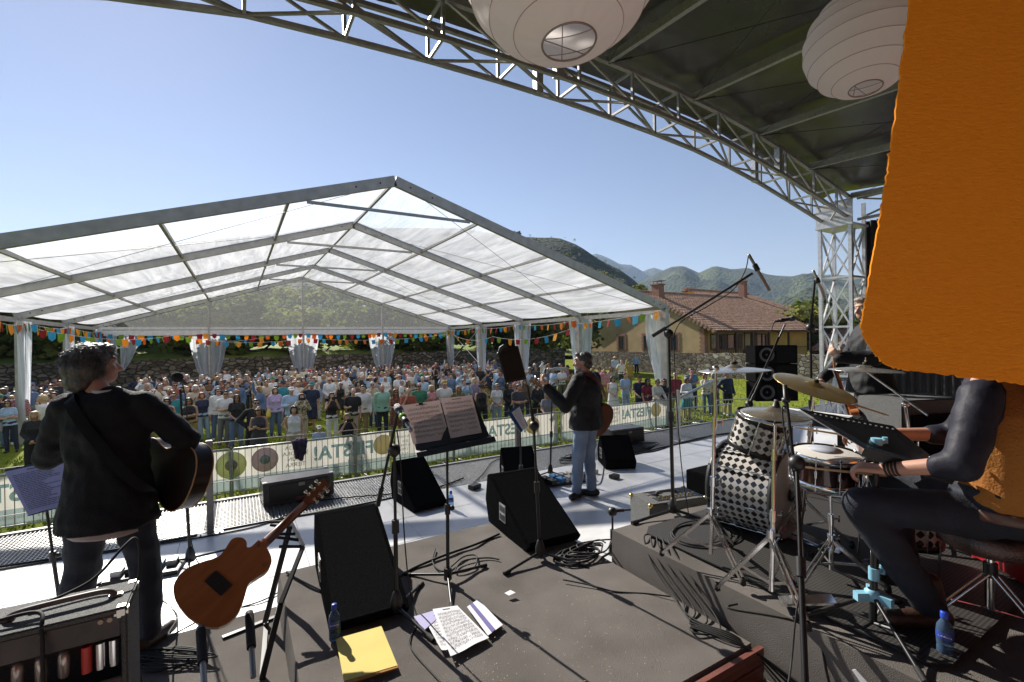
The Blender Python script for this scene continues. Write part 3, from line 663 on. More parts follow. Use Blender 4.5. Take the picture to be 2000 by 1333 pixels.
b.build('tower_brace', tw_m, rf)
b = MB(); b.box((TX - .06, TY - .06, 4.02), (TX2 + .06, TY2 + .06, 4.06)); b.box((TX - .05, TY - .05, 4.06), (TX - .04, TY2 + .05, 4.5)); b.build('tower_head', tw_m, rf)
b = MB(); b.beam((TX2 - .03, TY2 - .06, -.9), (TX2 - .2, TY + .08, 4.0), .05, .02); b.build('safety_strap', mat('striped_strap', (.6, .6, .62), .7, 0, col2=(.03, .08, .22), vscale=9, stretch=(.01, .01, 1)), rf)
# side truss running back from the tower
b = MB()
for z in (4.15, 4.15 + HT): b.beam((10.6, TY, z), (10.6, -3.4, z), .05, .05)
for i in range(6): y = TY - .1 - i * 1.2; b.beam((10.6, y, 4.18), (10.6, y - 1.2, 4.15 + HT - .03), .03, .03); b.beam((10.6, y, 4.15 + HT - .03), (10.6, y - 1.2, 4.18), .03, .03)
b.build('side_truss', dark_steel, rf)
# black side curtain and dark red backdrop: pleated cloth
def drape(name, a, c, z0, z1, m, label, pleat=.12, amp=.045, cat='curtain'):
    a = Vector((*a, 0)); c = Vector((*c, 0)); d = c - a; L = d.length; d.normalize(); nx = Vector((d.y, -d.x, 0)); n = int(L / .025); b = MB()
    for i in range(n + 1):
        q = i * L / n; f = amp * math.sin(q / pleat * 6.28 + 1.4 * mnoise.noise(Vector((q * 2, 3, 0)))) + amp * .7 * mnoise.noise(Vector((q * 1.3, 1, 0)))
        for j in range(5):
            z = z0 + (z1 - z0) * j / 4; b.v.append(a + d * q + nx * f * (1.15 - .3 * j / 4) + Vector((0, 0, z)))
    b.f = [(i * 5 + j, i * 5 + 5 + j, i * 5 + 6 + j, i * 5 + 1 + j) for i in range(n) for j in range(4)]; b.m = [0] * len(b.f); b.sm = [True] * len(b.f)
    return tag(b.build(name, m, org=a + Vector((0, 0, z0))), label, cat)
black_cloth = mat('black_drape', (.012, .012, .014), .75, 0, .2, 6, .2, 60)
drape('side_curtain', (10.95, 4.55), (10.95, -3.3), -.3, 4.15, black_cloth, 'black pleated curtain closing the stage side behind the tower')
drape('backdrop_curtain', (-3.4, -2.3), (10.9, -2.3), 0, 4.5, mat('terracotta_drape', (.56, .23, .16), .85, 0, .12, 4, .2, 60), 'terracotta pleated backdrop curtain at the back of the stage', .3, .08)

# ------------------------------------------------------------------ safety posts with wires along the stage edge
steel_post = mat('post_steel', (.22, .21, .2), .5, .5, .15, 15)
for i, (x, y, words) in enumerate(((-.26, 5.56, 'square grey safety post beside the left guitarist'), (3.36, 5.62, 'square grey safety post behind the blue clipboard'), (6.85, 5.78, 'square steel safety post at the head of the stage ramp'))):
    e = empty('safety_post', (x, y, 0), words, 'safety post', 'safety posts along the stage edge')
    b = MB(); b.box((x - .028, y - .028, .012), (x + .028, y + .028, .93)); b.build('post', steel_post if i < 2 else galv, e, bevel=.004)
    b = MB(); b.box((x - .11, y - .08, 0), (x + .11, y + .08, .012))
    for sx in (-.08, .08): b.cyl((x + sx, y - .05, .012), (x + sx, y - .05, .024), .01, n=6)
    b.build('base_plate', galv, e, bevel=.003)
e = empty('safety_wire', (1.5, 5.6, .4), 'thin steel wires strung between the safety posts', 'wire')
for z in (.9, .5):
    b = MB(); b.tube(smooth_path([(-3.6, 5.5, z - .03), (-2, 5.54, z - .03), (-.26, 5.56, z), (1.5, 5.59, z - .03), (3.36, 5.62, z)], 4), .004, 5); b.tube(smooth_path([(3.36, 5.62, z), (5.1, 5.7, z - .03), (6.85, 5.78, z)], 4), .004, 5); b.build('strand', steel_post, e)
# ramp with hand rail
e = empty('ramp', (9.3, 7.5, 0), 'sloping steel access ramp with a tubular handrail right of the stage', 'ramp')
b = MB(); b.prism([(8.6, 6.72, -.05), (10.0, 6.72, -.05), (10.0, 10.0, -1.25), (8.6, 10.0, -1.25)], (0, 0, .04)); b.build('ramp_deck', galv, e)
a_ = P(1326, 778, 9.2); c_ = P(1396, 742, 11.2); b = MB(); b.tube([a_, c_, c_ + Vector((.5, .1, .0))], .028, 8); b.beam(c_, (c_.x, c_.y, -.05), .05, .05); b.build('handrail', galv, e)

# ================================================================== MARQUEE
T0, SR, WT, HE, HR, BAY = 11.85, 3.55, 9.85, 2.84, 5.87, 5.0
def rz(s): return HR - abs(s - SR) / WT * (HR - HE)
tent = empty('marquee', (SR, T0 + 10, GZ), 'large clear roofed marquee on aluminium frames over the crowd', 'marquee')
b_al = mat('tent_aluminium', (.40, .38, .355), .45, .35, .14, 5, bump=.06, bscale=30)
for k in range(5):
    y = T0 + BAY * k; hb = .26 if k < 4 else .16
    b = MB()
    for sd in (-1, 1):
        b.beam((SR, y, HR + hb / 2), (SR + sd * (WT + .05), y, HE + hb / 2 - .01), .11, hb, up=(0, 1, 0)) if 0 else None
        d = Vector((sd * WT, 0, HE - HR)); up = Vector((0, 1, 0))
        b.beam((SR, y, HR + hb * .52), (SR + sd * (WT + .1), y, HE + hb * .52 - .03), hb, .11, up=(0, 1, 0))
    b.build('roof_beam', b_al, tent)
    for sd in (-1, 1):
        b = MB(); b.beam((SR + sd * WT, y, GZ), (SR + sd * WT, y, HE + .12), .16, .26); b.box((SR + sd * WT - .16, y - .16, GZ + .002), (SR + sd * WT + .16, y + .16, GZ + .02)); b.build('column', b_al, tent)
        b = MB()   # corner knuckle with bolts
        for f in (.04, .10, .94, .97): 
            q = SR + sd * WT * f; b.cyl((q, y - .056, rz(q) + hb * .5), (q, y - .068, rz(q) + hb * .5), .022, n=8)
        b.build('bolt', black_metal, tent)
    if k < 4:
        b = MB(); b.beam((SR - 2.1, y, rz(SR - 2.1) - .03), (SR + 2.1, y, rz(SR + 2.1) - .03), .05, .07); b.build('collar_tie', dark_steel if k % 2 == 0 else b_al, tent)
for f in (0, .25, .5, .75, 1.0):
    for sd in ((-1, 1) if f else (1,)):
        s = SR + sd * WT * f
        for k in range(4):
            b = MB(); y0 = T0 + BAY * k + .06; y1 = y0 + BAY - .12
            z = rz(s) + (.14 if f < 1 else -.02); h = .09 if f < 1 else .16
            b.beam((s, y0, z), (s, y1, z), .07, h); b.build('purlin' if f < 1 else 'eave_beam', b_al, tent)
pvc = film('clear_pvc_roof', (.97, .97, .97), .50, .25, (3.5, .35, 3.5), .03, df=.04)
pvc2 = film('clear_pvc_gable', (.8, .82, .84), .87, .1, None, .02)
for k in range(4):
    for sd in (-1, 1):
        b = MB(); nx, ny = 40, 12
        for i in range(nx + 1):
            for j in range(ny + 1):
                f = i / nx; s = SR + sd * WT * f; y = T0 + BAY * (k + j / ny); sag = .10 * math.sin(math.pi * j / ny) * (1 - abs(((f * 4) % 1) - .5) * .6)
                b.v.append(Vector((s, y, rz(s) + .22 - sag + .012 * mnoise.noise(Vector((s * 2, y * .6, k))))))
        W = ny + 1; b.f = [(i * W + j, (i + 1) * W + j, (i + 1) * W + j + 1, i * W + j + 1) for i in range(nx) for j in range(ny)]; b.m = [0] * len(b.f); b.sm = [True] * len(b.f)
        b.build('roof_panel', pvc, tent)
YG = T0 + 4 * BAY
b = MB(); b.add([(SR - WT, YG + .02, HE), (SR + WT, YG + .02, HE), (SR, YG + .02, HR + .05)], [(0, 1, 2)]); b.build('gable_panel', pvc2, tent)
for s in (SR - 4.95, SR, SR + 4.95):
    b = MB(); b.beam((s, YG, GZ), (s, YG, rz(s)), .1, .14); b.build('gable_post', b_al, tent)
b = MB(); b.beam((SR - WT, YG, HE), (SR + WT, YG, HE), .1, .14); b.box((SR - WT, YG - .06, HE - .40), (SR + WT, YG - .04, HE - .10)); b.build('gable_rail', mat('white_rail', (.62, .61, .6), .5), tent)
b = MB()
for k in (0, 2):
    for sd in (-1, 1):
        y = T0 + BAY * k
        b.cyl((SR + sd * .6, y, rz(SR + .6) + .05), (SR + sd * WT, y + BAY, HE + .05), .008, n=5); b.cyl((SR + sd * WT, y, HE + .05), (SR + sd * .6, y + BAY, rz(SR + .6) + .05), .008, n=5)
b.cyl((SR + WT, T0 + 15, 2.7), (SR + WT, T0 + 20, .3), .02, n=6); b.cyl((SR + WT, T0 + 20, 2.7), (SR + WT, T0 + 15, .3), .02, n=6)
b.build('brace_cable', dark_steel, tent)
# tied-back clear curtains, one on each column
cur_m = film('curtain_pvc', (.90, .94, 1.0), .42, .15, (5, 5, .15), .08, df=.25)
def tent_curtain(x, y, ax, wl, wr, ztop, zb, label, seed):
    """gathered sheet: wide at the rail, pinched at the tie; ax = unit vector along the rail"""
    ax = Vector((*ax, 0)); nx = Vector((ax.y, -ax.x, 0)); b = MB(); n, m_ = 56, 18
    for side, wd in ((-1, wl), (1, wr)):
        k0 = len(b.v)
        for i in range(n + 1):
            for j in range(m_ + 1):
                f = i / n; h = j / m_; pinch = (1 - h ** 1.5 * .80)
                q = side * (.06 + (wd - .06) * f * pinch); z = ztop + (zb - ztop) * h
                fold = .07 * math.sin(f * 13 + seed + 3.0 * mnoise.noise(Vector((f * 3, h * 1.5, seed)))) * (.5 + .6 * h)
                b.v.append(Vector((x, y, z)) + ax * q + nx * (fold + .09))
        b.f += [(k0 + i * (m_ + 1) + j, k0 + (i + 1) * (m_ + 1) + j, k0 + (i + 1) * (m_ + 1) + j + 1, k0 + i * (m_ + 1) + j + 1) for i in range(n) for j in range(m_)]
    b.m = [0] * len(b.f); b.sm = [True] * len(b.f)
    return tag(b.build('tent_curtain', cur_m, org=(x, y, zb)), label, 'curtain', 'tied clear curtains on the marquee posts')
XL, XR = SR - WT, SR + WT
for k, wds in ((2, 'leftmost clear curtain on a broad post at the frame edge'), (3, 'clear curtain on the second post from the left'), (4, 'clear curtain at the far left corner above the singer')):
    tent_curtain(XL, T0 + BAY * k, (0, 1), .55, .75, HE - .05, -.55, wds, k)
for s, wds in ((SR - 4.95, 'wide clear curtain on the first gable post right of the singer'), (SR, 'clear curtain gathered on the middle gable post'), (SR + 4.95, 'clear curtain gathered on the right gable post')):
    tent_curtain(s, YG, (1, 0), .95, .9, HE - .45, -.6, wds, s)
tent_curtain(XL + .9, YG, (1, 0), .5, .9, HE - .4, .6, 'short clear curtain in the far left gable bay', 9)
for k, wds in ((0, 'nearest clear curtain at the marquee corner by the house'), (1, 'broad clear curtain just right of the centre guitarist'), (2, 'clear curtain behind the black tablet'), (3, 'clear curtain left of the black tablet'), (4, 'clear curtain at the far right corner of the marquee')):
    tent_curtain(XR, T0 + BAY * k, (0, 1), .85 if k else .12, .85 if k else 1.1, HE - .1, -.75, wds, k + 20)

# ------------------------------------------------------------------ bunting
FC = [mat('flag_red', (.42, .03, .035), .7), mat('flag_blue', (.06, .42, .62), .7), mat('flag_green', (.28, .42, .05), .7), mat('flag_yellow', (.85, .42, .03), .7), mat('flag_orange', (.75, .22, .03), .7)]
for q in FC:
    n, bs = nodes_of(q); o_ = [x for x in n.nodes if x.type == 'OUTPUT_MATERIAL'][0]; tl = n.nodes.new('ShaderNodeBsdfTranslucent'); mx = n.nodes.new('ShaderNodeMixShader'); mx.inputs[0].default_value = .5
    n.links.new(bs.inputs['Base Color'].links[0].from_socket, tl.inputs[0]); n.links.new(bs.outputs[0], mx.inputs[1]); n.links.new(tl.outputs[0], mx.inputs[2]); n.links.new(mx.outputs[0], o_.inputs[0])
def flag_mesh(m, kind):
    b = MB(); w, h = .13, .32
    pr = [(-w, 0), (w, 0), (w * .85, -h * .7), (0, -h), (-w * .85, -h * .7)] if kind == 0 else [(-w, 0), (w, 0), (w * .9, -h * .9), (-w * .9, -h * .95)]
    b.prism([(x, .02 * math.sin(z * 9), z) for x, z in pr], (0, .004, 0)); return b.mesh('flag', m)
FM = [flag_mesh(c, k) for c in FC for k in (0, 1)]; fr_ = random.Random(8)
def bunting(pts, label, step=.36, sag=.12):
    e = empty('bunting', pts[0], label, 'bunting', 'strings of coloured bunting in the marquee'); o = ORG[e.name]; path = []
    for i in range(len(pts) - 1):
        a, c = Vector(pts[i]), Vector(pts[i + 1]); n = max(4, int((c - a).length / .3))
        for j in range(n): path.append(a.lerp(c, j / n) + Vector((0, 0, -sag * 4 * (j / n) * (1 - j / n))))
    path.append(Vector(pts[-1])); b = MB(); b.tube(path, .006, 4); b.build('string', white_paper, e)
    acc = 0; nxt = .2; last = -1
    for i in range(len(path) - 1):
        d = path[i + 1] - path[i]; L = d.length
        while nxt <= acc + L:
            p = path[i].lerp(path[i + 1], (nxt - acc) / L); c = fr_.randrange(4) if fr_.random() < .85 else 4
            if c == last: c = (c + 1) % 4
            last = c; f = link('flag', FM[c * 2 + (fr_.random() < .45)], e); f.location = p - o
            f.rotation_euler = (fr_.uniform(-.25, .25), fr_.uniform(-.15, .15), math.atan2(d.y, d.x) + fr_.uniform(-.5, .5)); k = fr_.uniform(.8, 1.15); f.scale = (k, 1, k); nxt += step * fr_.uniform(.75, 1.3)
        acc += L
bunting([(XL + .2, T0 + BAY * 1.5, HE - .12), (XL + .2, T0 + BAY * 2, HE - .1), (XL + .2, T0 + BAY * 3, HE - .1), (XL + .2, T0 + BAY * 4, HE - .15)], 'bunting string along the left eave of the marquee')
bunting([(XL + .2, T0 + BAY * 2.2, HE - .3), (SR - 6.3, YG - 2, HE - .4), (SR - 2, YG - .4, HE - .5)], 'bunting string crossing from the left eave towards the gable', .42, .3)
bunting([(XL, YG - .2, HE - .25), (SR - 4.95, YG - .2, HE - .3), (SR, YG - .2, HE - .32), (SR + 4.95, YG - .2, HE - .3), (XR, YG - .2, HE - .25)], 'long bunting string hung along the far gable rail')
bunting([(SR - 6, YG - 1.2, HE - .55), (SR, YG - 1.4, HE - .65), (XR - .6, YG - 1.0, HE - .45)], 'lower bunting string in front of the gable rail', .5, .25)
bunting([(XR - .2, YG, HE - .15), (XR - .2, T0 + BAY * 3, HE - .12), (XR - .2, T0 + BAY * 2, HE - .12), (XR - .2, T0 + BAY, HE - .12)], 'bunting string along the right eave behind the guitarist', .55)
bunting([(XR - .15, T0 + BAY, HE - .28), (XR - .15, T0, HE + .02)], 'short bunting string in the bay nearest the house', .52, .05)
bunting([(XR - .6, YG - 2, HE - .5), (XR - 1.2, T0 + 11, HE - .75), (XR - .3, T0 + 5.2, HE - .5)], 'slack bunting string swinging below the right eave', .8, .3)
# ================================================================== EQUIPMENT ON STAGE
spk = mat('speaker_paint', (.009, .009, .0095), .9, 0, .25, 60, .35, 220, spec=.0)
grille = mat('speaker_grille', (.013, .013, .0135), .9, 0, .3, 90, .4, 400, spec=0)
tolex = mat('grey_tolex', (.06, .062, .062), .6, 0, col2=(.20, .205, .20), vscale=150, bump=.8, bscale=300)
brass = mat('brass', (.62, .45, .16), .3, 1, .1, 20)
rubber = mat('rubber', (.012, .012, .012), .75, 0, .2, 30)
blue_plastic = mat('pale_blue_plastic', (.22, .48, .62), .45)
def wedge(cx, y0, z, w, dep, h, yaw, label, group='floor monitor wedges', depth_top=None, fold=.12):
    """stage monitor: sloping grille faces the player (-y before yaw)"""
    e = empty('floor_monitor', (cx, y0, z), label, 'monitor speaker', group); M = Matrix.Rotation(yaw, 3, 'Z'); o = Vector((cx, y0, z))
    T = lambda x, y, zz: o + M @ Vector((x, y, zz)); hw = w / 2; dt = depth_top or dep * .72
    prof = [(0, .0), (dep * .97, 0), (dep * 1.06, h * .45), (dt + .02, h), (dt - .03, h), (-.05, fold)]
    b = MB(); b.prism([T(-hw, y, zz) for y, zz in prof], M @ Vector((w, 0, 0))); b.build('cabinet', spk, e, recalc=True, bevel=.008)
    a, c = Vector((0, -.05, fold)), Vector((0, dt - .03, h)); d = (c - a).normalized(); nn = Vector((0, -d.z, d.y))
    b = MB(); L = (c - a).length
    b.obox(T(*(a + d * L / 2 + nn * .006)), (w - .05, L - .05, .012), M=M @ Matrix(((1, 0, 0), (0, d.y, nn.y), (0, d.z, nn.z)))); b.build('grille', grille, e, bevel=.004)
    b = MB(); sx = -hw - .002; y1, z1 = dep * .55, h * .42
    b.obox(T(sx, y1, z1), (.006, .12, .15), M=M); fr = b.build('jack_plate', dark_steel, e)
    b = MB(); b.obox(T(sx - .004, y1, z1 - .035), (.004, .09, .05), M=M); b.obox(T(sx - .004, y1, z1 + .035), (.004, .09, .05), M=M); b.build('recess', black_plastic, fr)
    b = MB(); b.obox(T(hw * .0, dep * .985, h * .3), (.14, .012, .05), M=M); b.build('handle', black_plastic, e); return e
wedge(.66, 2.86, .2, .46, .95, .40, R(-3), 'big black floor monitor behind the water bottle on the riser edge', depth_top=.92, fold=.05)
wedge(1.83, 5.0, 0, .40, .62, .46, R(6), 'black floor monitor behind the music stand with a bottle beside it', depth_top=.56, fold=.06)
wedge(2.98, 4.85, 0, .42, .55, .48, R(-20), 'small black monitor behind the bigger one under the clipboard', depth_top=.45)
wedge(2.18, 3.12, .2, .50, .75, .44, R(-4), 'tall black monitor with lit side plate near the tablet stand', depth_top=.72, fold=.06)
wedge(4.72, 5.02, 0, .44, .5, .42, R(-28), 'black monitor just right of the centre guitarist', depth_top=.34)
def fill(x0, y0, w, dep, h, yaw, label):
    e = empty('front_fill_speaker', (x0, y0, 0), label, 'speaker', 'front fill speakers on the grating', ); o = Vector((x0, y0, .0)); M = Matrix.Rotation(yaw, 3, 'Z'); T = lambda x, y, z: o + M @ Vector((x, y, z))
    b = MB(); b.prism([T(0, 0, .012), T(0, dep, .012), T(0, dep * .9, h), T(0, .02, h)], M @ Vector((w, 0, 0))); b.build('cabinet', mat('scuffed_black', (.03, .03, .032), .33, 0, col2=(.07, .07, .075), vscale=9), e, recalc=True, bevel=.01)
    b = MB(); b.obox(T(w * .5, -.006, h * .5), (w * .84, .012, h * .74), M=M); g_ = b.build('rear_panel', black_plastic, e)
    b = MB(); b.obox(T(w * .52, -.014, h * .78), (.07, .004, .04), M=M); b.build('badge', mat('badge', (.3, .28, .22), .4), e)
    b = MB(); b.obox(T(w * .52, -.014, h * .22), (.12, .004, .02), M=M); b.build('warning_strip', mat('dull_red', (.25, .04, .05), .6), e)
    for sx in (.02, w - .02):
        for yy in (.05, dep * .85): b = MB(); b.obox(T(sx, yy, h), (.05, .06, .014), M=M); b.build('corner', dark_steel, e, bevel=.004)
fill(.23, 6.08, .78, .42, .27, R(4), 'wide black front fill speaker on the grating left of centre')
fill(5.62, 6.15, .72, .42, .27, R(-4), 'black front fill speaker on the grating beyond the centre guitarist')
# line array stack on a sub at the front right corner
e = empty('speaker_stack', (10.4, 6.1, 0), 'stack of three black loudspeaker boxes at the front right stage corner', 'speaker stack')
def ST(x, y, z): return Vector((10.25, 5.95, 0)) + Matrix.Rotation(R(-32), 3, 'Z') @ Vector((x, y, z))
M3 = Matrix.Rotation(R(-32), 3, 'Z')
for k in range(4):
    z0 = .02 + k * .415 if k else -.35; hh = .40
    b = MB(); b.prism([ST(-.46, 0, z0), ST(.46, 0, z0), ST(.4, .6, z0), ST(-.4, .6, z0)], (0, 0, hh if k else .36)); bx = b.build('speaker_box', spk, e, recalc=True, bevel=.012)
    if k:
        b = MB(); b.obox(ST(.2, -.008, z0 + hh / 2), (.42, .012, hh - .06), M=M3); b.build('horn', grille, bx)
        for dz in (.2,):
            b = MB(); pr = [(.16, 0), (.16, .014), (.135, .016), (.12, .0), (.05, -.03), (.045, -.012), (.0005, .0)]
            b.lathe(pr, ST(-.22, -.006, z0 + dz), M3 @ Vector((0, -1, 0)), 24); b.build('driver', mat('cone_grey', (.05, .05, .055), .5), bx)
# ------------------------------------------------------------------ stands
def legs(b, o, z, r, hub, rot, n=3, th=.011, sk=0):
    for k in range(n):
        a = rot + k * 2 * math.pi / n; d = Vector((math.cos(a), math.sin(a), 0)); b.cyl(o + Vector((0, 0, hub)), o + d * r + Vector((0, 0, .014)), th, n=8)
def mic_stand(base, top, label, legr=.32, rot=.3, hub=.12, boom=None, mic=None, th=.011, clutch=None, group='microphone stands', cat='mic stand', m=None, flat=True):
    """tripod stand; boom = (tail, tip); mic = (tail, head, radius, kind)"""
    m = m or black_metal; base = Vector(base); top = Vector(top); e = empty('mic_stand', base, label, cat, group)
    for k in range(3):
        a = rot + k * 2.094; d = Vector((math.cos(a), math.sin(a), 0)); b = MB(); b.cyl(base + Vector((0, 0, hub if not flat else .06)) + d * .02, base + d * legr + Vector((0, 0, .016)), th * .9, n=8)
        lg = b.build('leg', m, e); b = MB(); b.cyl(base + d * (legr - .045) + Vector((0, 0, .019)), base + d * (legr + .012) + Vector((0, 0, .014)), th * 1.35, n=8); b.build('rubber_foot', rubber, lg)
    b = MB(); b.lathe([(.012, .0), (.036, .01), (.036, .07), (.022, .12), (.014, .13)], base + Vector((0, 0, .03)), n=14); b.build('hub', black_plastic, e)
    b = MB(); mid = base.lerp(top, .55); b.cyl(base + Vector((0, 0, .05)), mid, th * 1.15, n=10); b.cyl(mid, top, th * .8, n=10); b.build('pole', m, e)
    b = MB(); d = (top - base).normalized(); b.cyl(mid - d * .05, mid + d * .03, th * 1.9, n=12); b.build('clutch', black_plastic, e)
    if boom:
        t, h = Vector(boom[0]), Vector(boom[1]); b = MB(); b.ico(top, (.04, .04, .04), 2); b.cyl(top - d * .04, top, .016, n=10); b.build('swivel', black_plastic, e)
        b = MB(); b.cyl(t, h, th * .75, n=8); dd = (h - t).normalized(); b.cyl(t, t + dd * .13, th * 1.25, n=8); b.build('boom', m, e)
    return e
def microphone(tail, head, label, kind='vocal', clip=None, body=None, ring=None):
    tail, head = Vector(tail), Vector(head); d = (head - tail).normalized(); L = (head - tail).length; e = empty('microphone', tail, label, 'microphone'); body = body or black_plastic
    b = MB()
    if kind == 'vocal': b.lathe([(.0005, 0), (.011, .002), (.012, .02), (.017, L * .68), (.019, L * .72)], tail, d, 16)
    elif kind == 'pencil': b.lathe([(.0005, 0), (.010, .002), (.0115, .01), (.0115, L - .002), (.0005, L)], tail, d, 14)
    elif kind == 'foam': b.lathe([(.0005, 0), (.012, .002), (.016, L * .55)], tail, d, 14)
    b.build('body', body, e)
    b = MB()
    if kind == 'vocal': b.lathe([(.019, L * .72), (.026, L * .78), (.027, L * .88), (.02, L * .97), (.0005, L)], tail, d, 18); b.build('grille', mat('mic_mesh', (.12, .12, .125), .45, .7, .4, 300, .6, 500), e)
    elif kind == 'foam':
        b.ico(tail + d * (L - .04), (.045, .045, .045), 3); b.build('foam_windscreen', mat('black_foam', (.008, .008, .008), .95, 0, .2, 80, .8, 300), e)
    b = MB(); b.lathe([(.014, L * .28), (.02, L * .29), (.02, L * .45), (.014, L * .46)], tail, d, 12); b.build('clip', black_plastic, e)
    if ring is not None: b = MB(); b.lathe([(.0205, L * .50), (.0225, L * .51), (.0225, L * .58), (.0205, L * .59)], tail, d, 16); b.build('marker_ring', ring, e)
    return e
def cable(pts, label, r=.0042, m=None, org=None, n=6):
    b = MB(); b.tube(smooth_path(pts, 8), r, 6); return tag(b.build('cable', m or rubber, org=pts[0]), label, 'cable', 'black cables on the stage')
# singer's mic at left
B0 = Vector((-.38, 4.85, 0)); d0 = Q0 = P(349, 765, 4.15)
b0 = G(372, 1105)
mic_stand(b0, P(352, 760, 4.0), 'straight microphone stand in front of the grey haired singer', boom=None, rot=.5, hub=.12)
microphone(P(365, 752, 3.97), P(338, 731, 3.93), 'foam covered microphone before the grey haired singer', 'foam')
cable([P(356, 748, 3.97), P(365, 800, 3.98), P(362, 900, 4.0), P(366, 1010, 4.0), b0 + Vector((.05, 0, .02)), b0 + Vector((.2, -.3, .012)), b0 + Vector((.1, -.7, .012))], 'thin cable running down the singer microphone stand')
# boom stand on the riser with wireless mic
b1 = G(775, 1205, .2); tp = P(770, 880, 2.9)
mic_stand(b1, tp, 'tall boom stand at the riser edge with a green ringed microphone', rot=2.9, hub=.14, boom=(P(738, 988, 2.96), P(779, 796, 2.84)), legr=.36, th=.012)
microphone(P(803, 842, 2.70), P(774, 792, 2.9), 'silver wireless microphone with lime green ring on the boom stand', 'vocal', ring=mat('lime_ring', (.30, .62, .05), .5), body=mat('silver_mic', (.35, .35, .36), .3, .8))
cable([P(775, 840, 2.85), P(782, 900, 2.88), P(790, 1050, 2.9), P(800, 1150, 2.93), G(815, 1215, .215), G(800, 1260, .215), G(860, 1333, .215)], 'cable hanging from the boom stand onto the paper sheets')
# music stand with two sheets, pink from painted bounce light
def music_stand(base, label, desk, lip, hubz=.16, legr=.33, rot=.4, m=None):
    base = Vector(base); e = empty('music_stand', base, label, 'music stand', 'black music stands'); TL, TR, BR, BL = map(Vector, desk); c = (BL + BR) / 2 * .6 + (TL + TR) / 2 * .4
    for k in range(3):
        a = rot + k * 2.094; d = Vector((math.cos(a), math.sin(a), 0)); b = MB(); b.cyl(base + Vector((0, 0, .06)) + d * .02, base + d * legr + Vector((0, 0, .016)), .010, n=8); lg = b.build('leg', black_metal, e)
        b = MB(); b.cyl(base + d * (legr - .04) + Vector((0, 0, .02)), base + d * (legr + .01) + Vector((0, 0, .014)), .014, n=8); b.build('rubber_foot', rubber, lg)
    b = MB(); mid = base.lerp(c, .5); b.cyl(base + Vector((0, 0, .03)), mid, .0125, n=10); b.cyl(mid, c, .009, n=10); b.build('pole', black_metal, e)
    b = MB(); b.cyl(mid - Vector((0, 0, .06)), mid + Vector((0, 0, .01)), .019, n=12); b.cyl(base + Vector((0, 0, .03)), base + Vector((0, 0, .11)), .028, n=12); b.ico(mid + Vector((.03, -.01, -.02)), .018, 2); b.build('clutch', black_plastic, e)
    n = (TR - TL).cross(BL - TL).normalized()
    b = MB(); b.prism([TL, TR, BR, BL], n * .004); b.build('desk', black_metal, e)
    if lip:
        l = Vector(lip); b = MB(); b.prism([BL - (BR - BL) * .02, BR + (BR - BL) * .02, BR + (BR - BL) * .02 + l, BL - (BR - BL) * .02 + l], (BL - TL).normalized() * .006); u = (TL - BL).normalized()
        b.prism([BL - (BR - BL) * .02 + l, BR + (BR - BL) * .02 + l, BR + (BR - BL) * .02 + l + u * .035, BL - (BR - BL) * .02 + l + u * .035], l.normalized() * .004); b.build('lip', black_metal, e)
    return e
bounce_lit_paper = mat('shaded_sheet', (.62, .55, .53), .8, 0, .05, 30)  # white paper with the warm red bounce light put into its colour
for q in (bounce_lit_paper,):
    n, bs = nodes_of(q); o_ = [x for x in n.nodes if x.type == 'OUTPUT_MATERIAL'][0]; tl = n.nodes.new('ShaderNodeBsdfTranslucent'); mx = n.nodes.new('ShaderNodeMixShader'); mx.inputs[0].default_value = .28; tl.inputs[0].default_value = (.6, .4, .36, 1)
    n.links.new(bs.outputs[0], mx.inputs[1]); n.links.new(tl.outputs[0], mx.inputs[2]); n.links.new(mx.outputs[0], o_.inputs[0])
ink = mat('ink', (.03, .03, .035), .8)
def sheet(name, q, m, label, cat, lines=6, kind='music', seed=1, thick=.002, group=None, header=True):
    """paper with staves or text lines modelled just above its face"""
    TL, TR, BR, BL = map(Vector, q); n = (BL - TL).cross(TR - TL).normalized(); rr = random.Random(seed); b = MB(); e = empty(name, BL, label, cat, group)
    N = 10; vs = []
    for i in range(N + 1):
        for j in range(N + 1): vs.append(TL.lerp(TR, i / N).lerp(BL.lerp(BR, i / N), j / N) + n * (.004 * math.sin(i * .9 + seed) * (j / N) * .6))
    b.add(vs, [(i * 11 + j, i * 11 + j + 1, i * 11 + 12 + j, i * 11 + 11 + j) for i in range(N) for j in range(N)], True); b.build('page', m, e)
    def pt(a, c): return TL.lerp(TR, a).lerp(BL.lerp(BR, a), c) + n * (.004 * math.sin(a * 9 + seed) * c * .6 + .0025)
    b = MB(); W = (TR - TL).length
    def strip(a0, a1, c0, c1): b.add([pt(a0, c0), pt(a1, c0), pt(a1, c1), pt(a0, c1)], [(0, 1, 2, 3)])
    for k in range(lines):
        c = .13 + .8 * k / lines
        if kind == 'music':
            for s in range(5): strip(.08, .94, c + s * .012, c + s * .012 + .0022)
            a = .12
            while a < .92:
                cc = c + rr.uniform(-.01, .05); strip(a, a + .014, cc, cc + .012); strip(a + .011, a + .014, cc - .03, cc); a += rr.uniform(.02, .055)
        else:
            a = .08; end = rr.uniform(.5, .95)
            while a < end: l = rr.uniform(.03, .12); strip(a, min(end, a + l), c, c + .010); a += l + .015
    if header: strip(.35, .65, .05, .065)
    b.build('print', ink, e); return e
DT = [P(793, 806, 3.36), P(925, 776, 3.30), P(955, 850, 3.14), P(813, 880, 3.2)]
music_stand(G(875, 1140, .2), 'black music stand holding two pink lit music sheets', DT, P(818, 893, 3.08) - P(813, 880, 3.2), rot=.2)
nn = (DT[1] - DT[0]).cross(DT[3] - DT[0]).normalized() * -.008
if nn.dot(C0 - DT[0]) < 0: nn = -nn
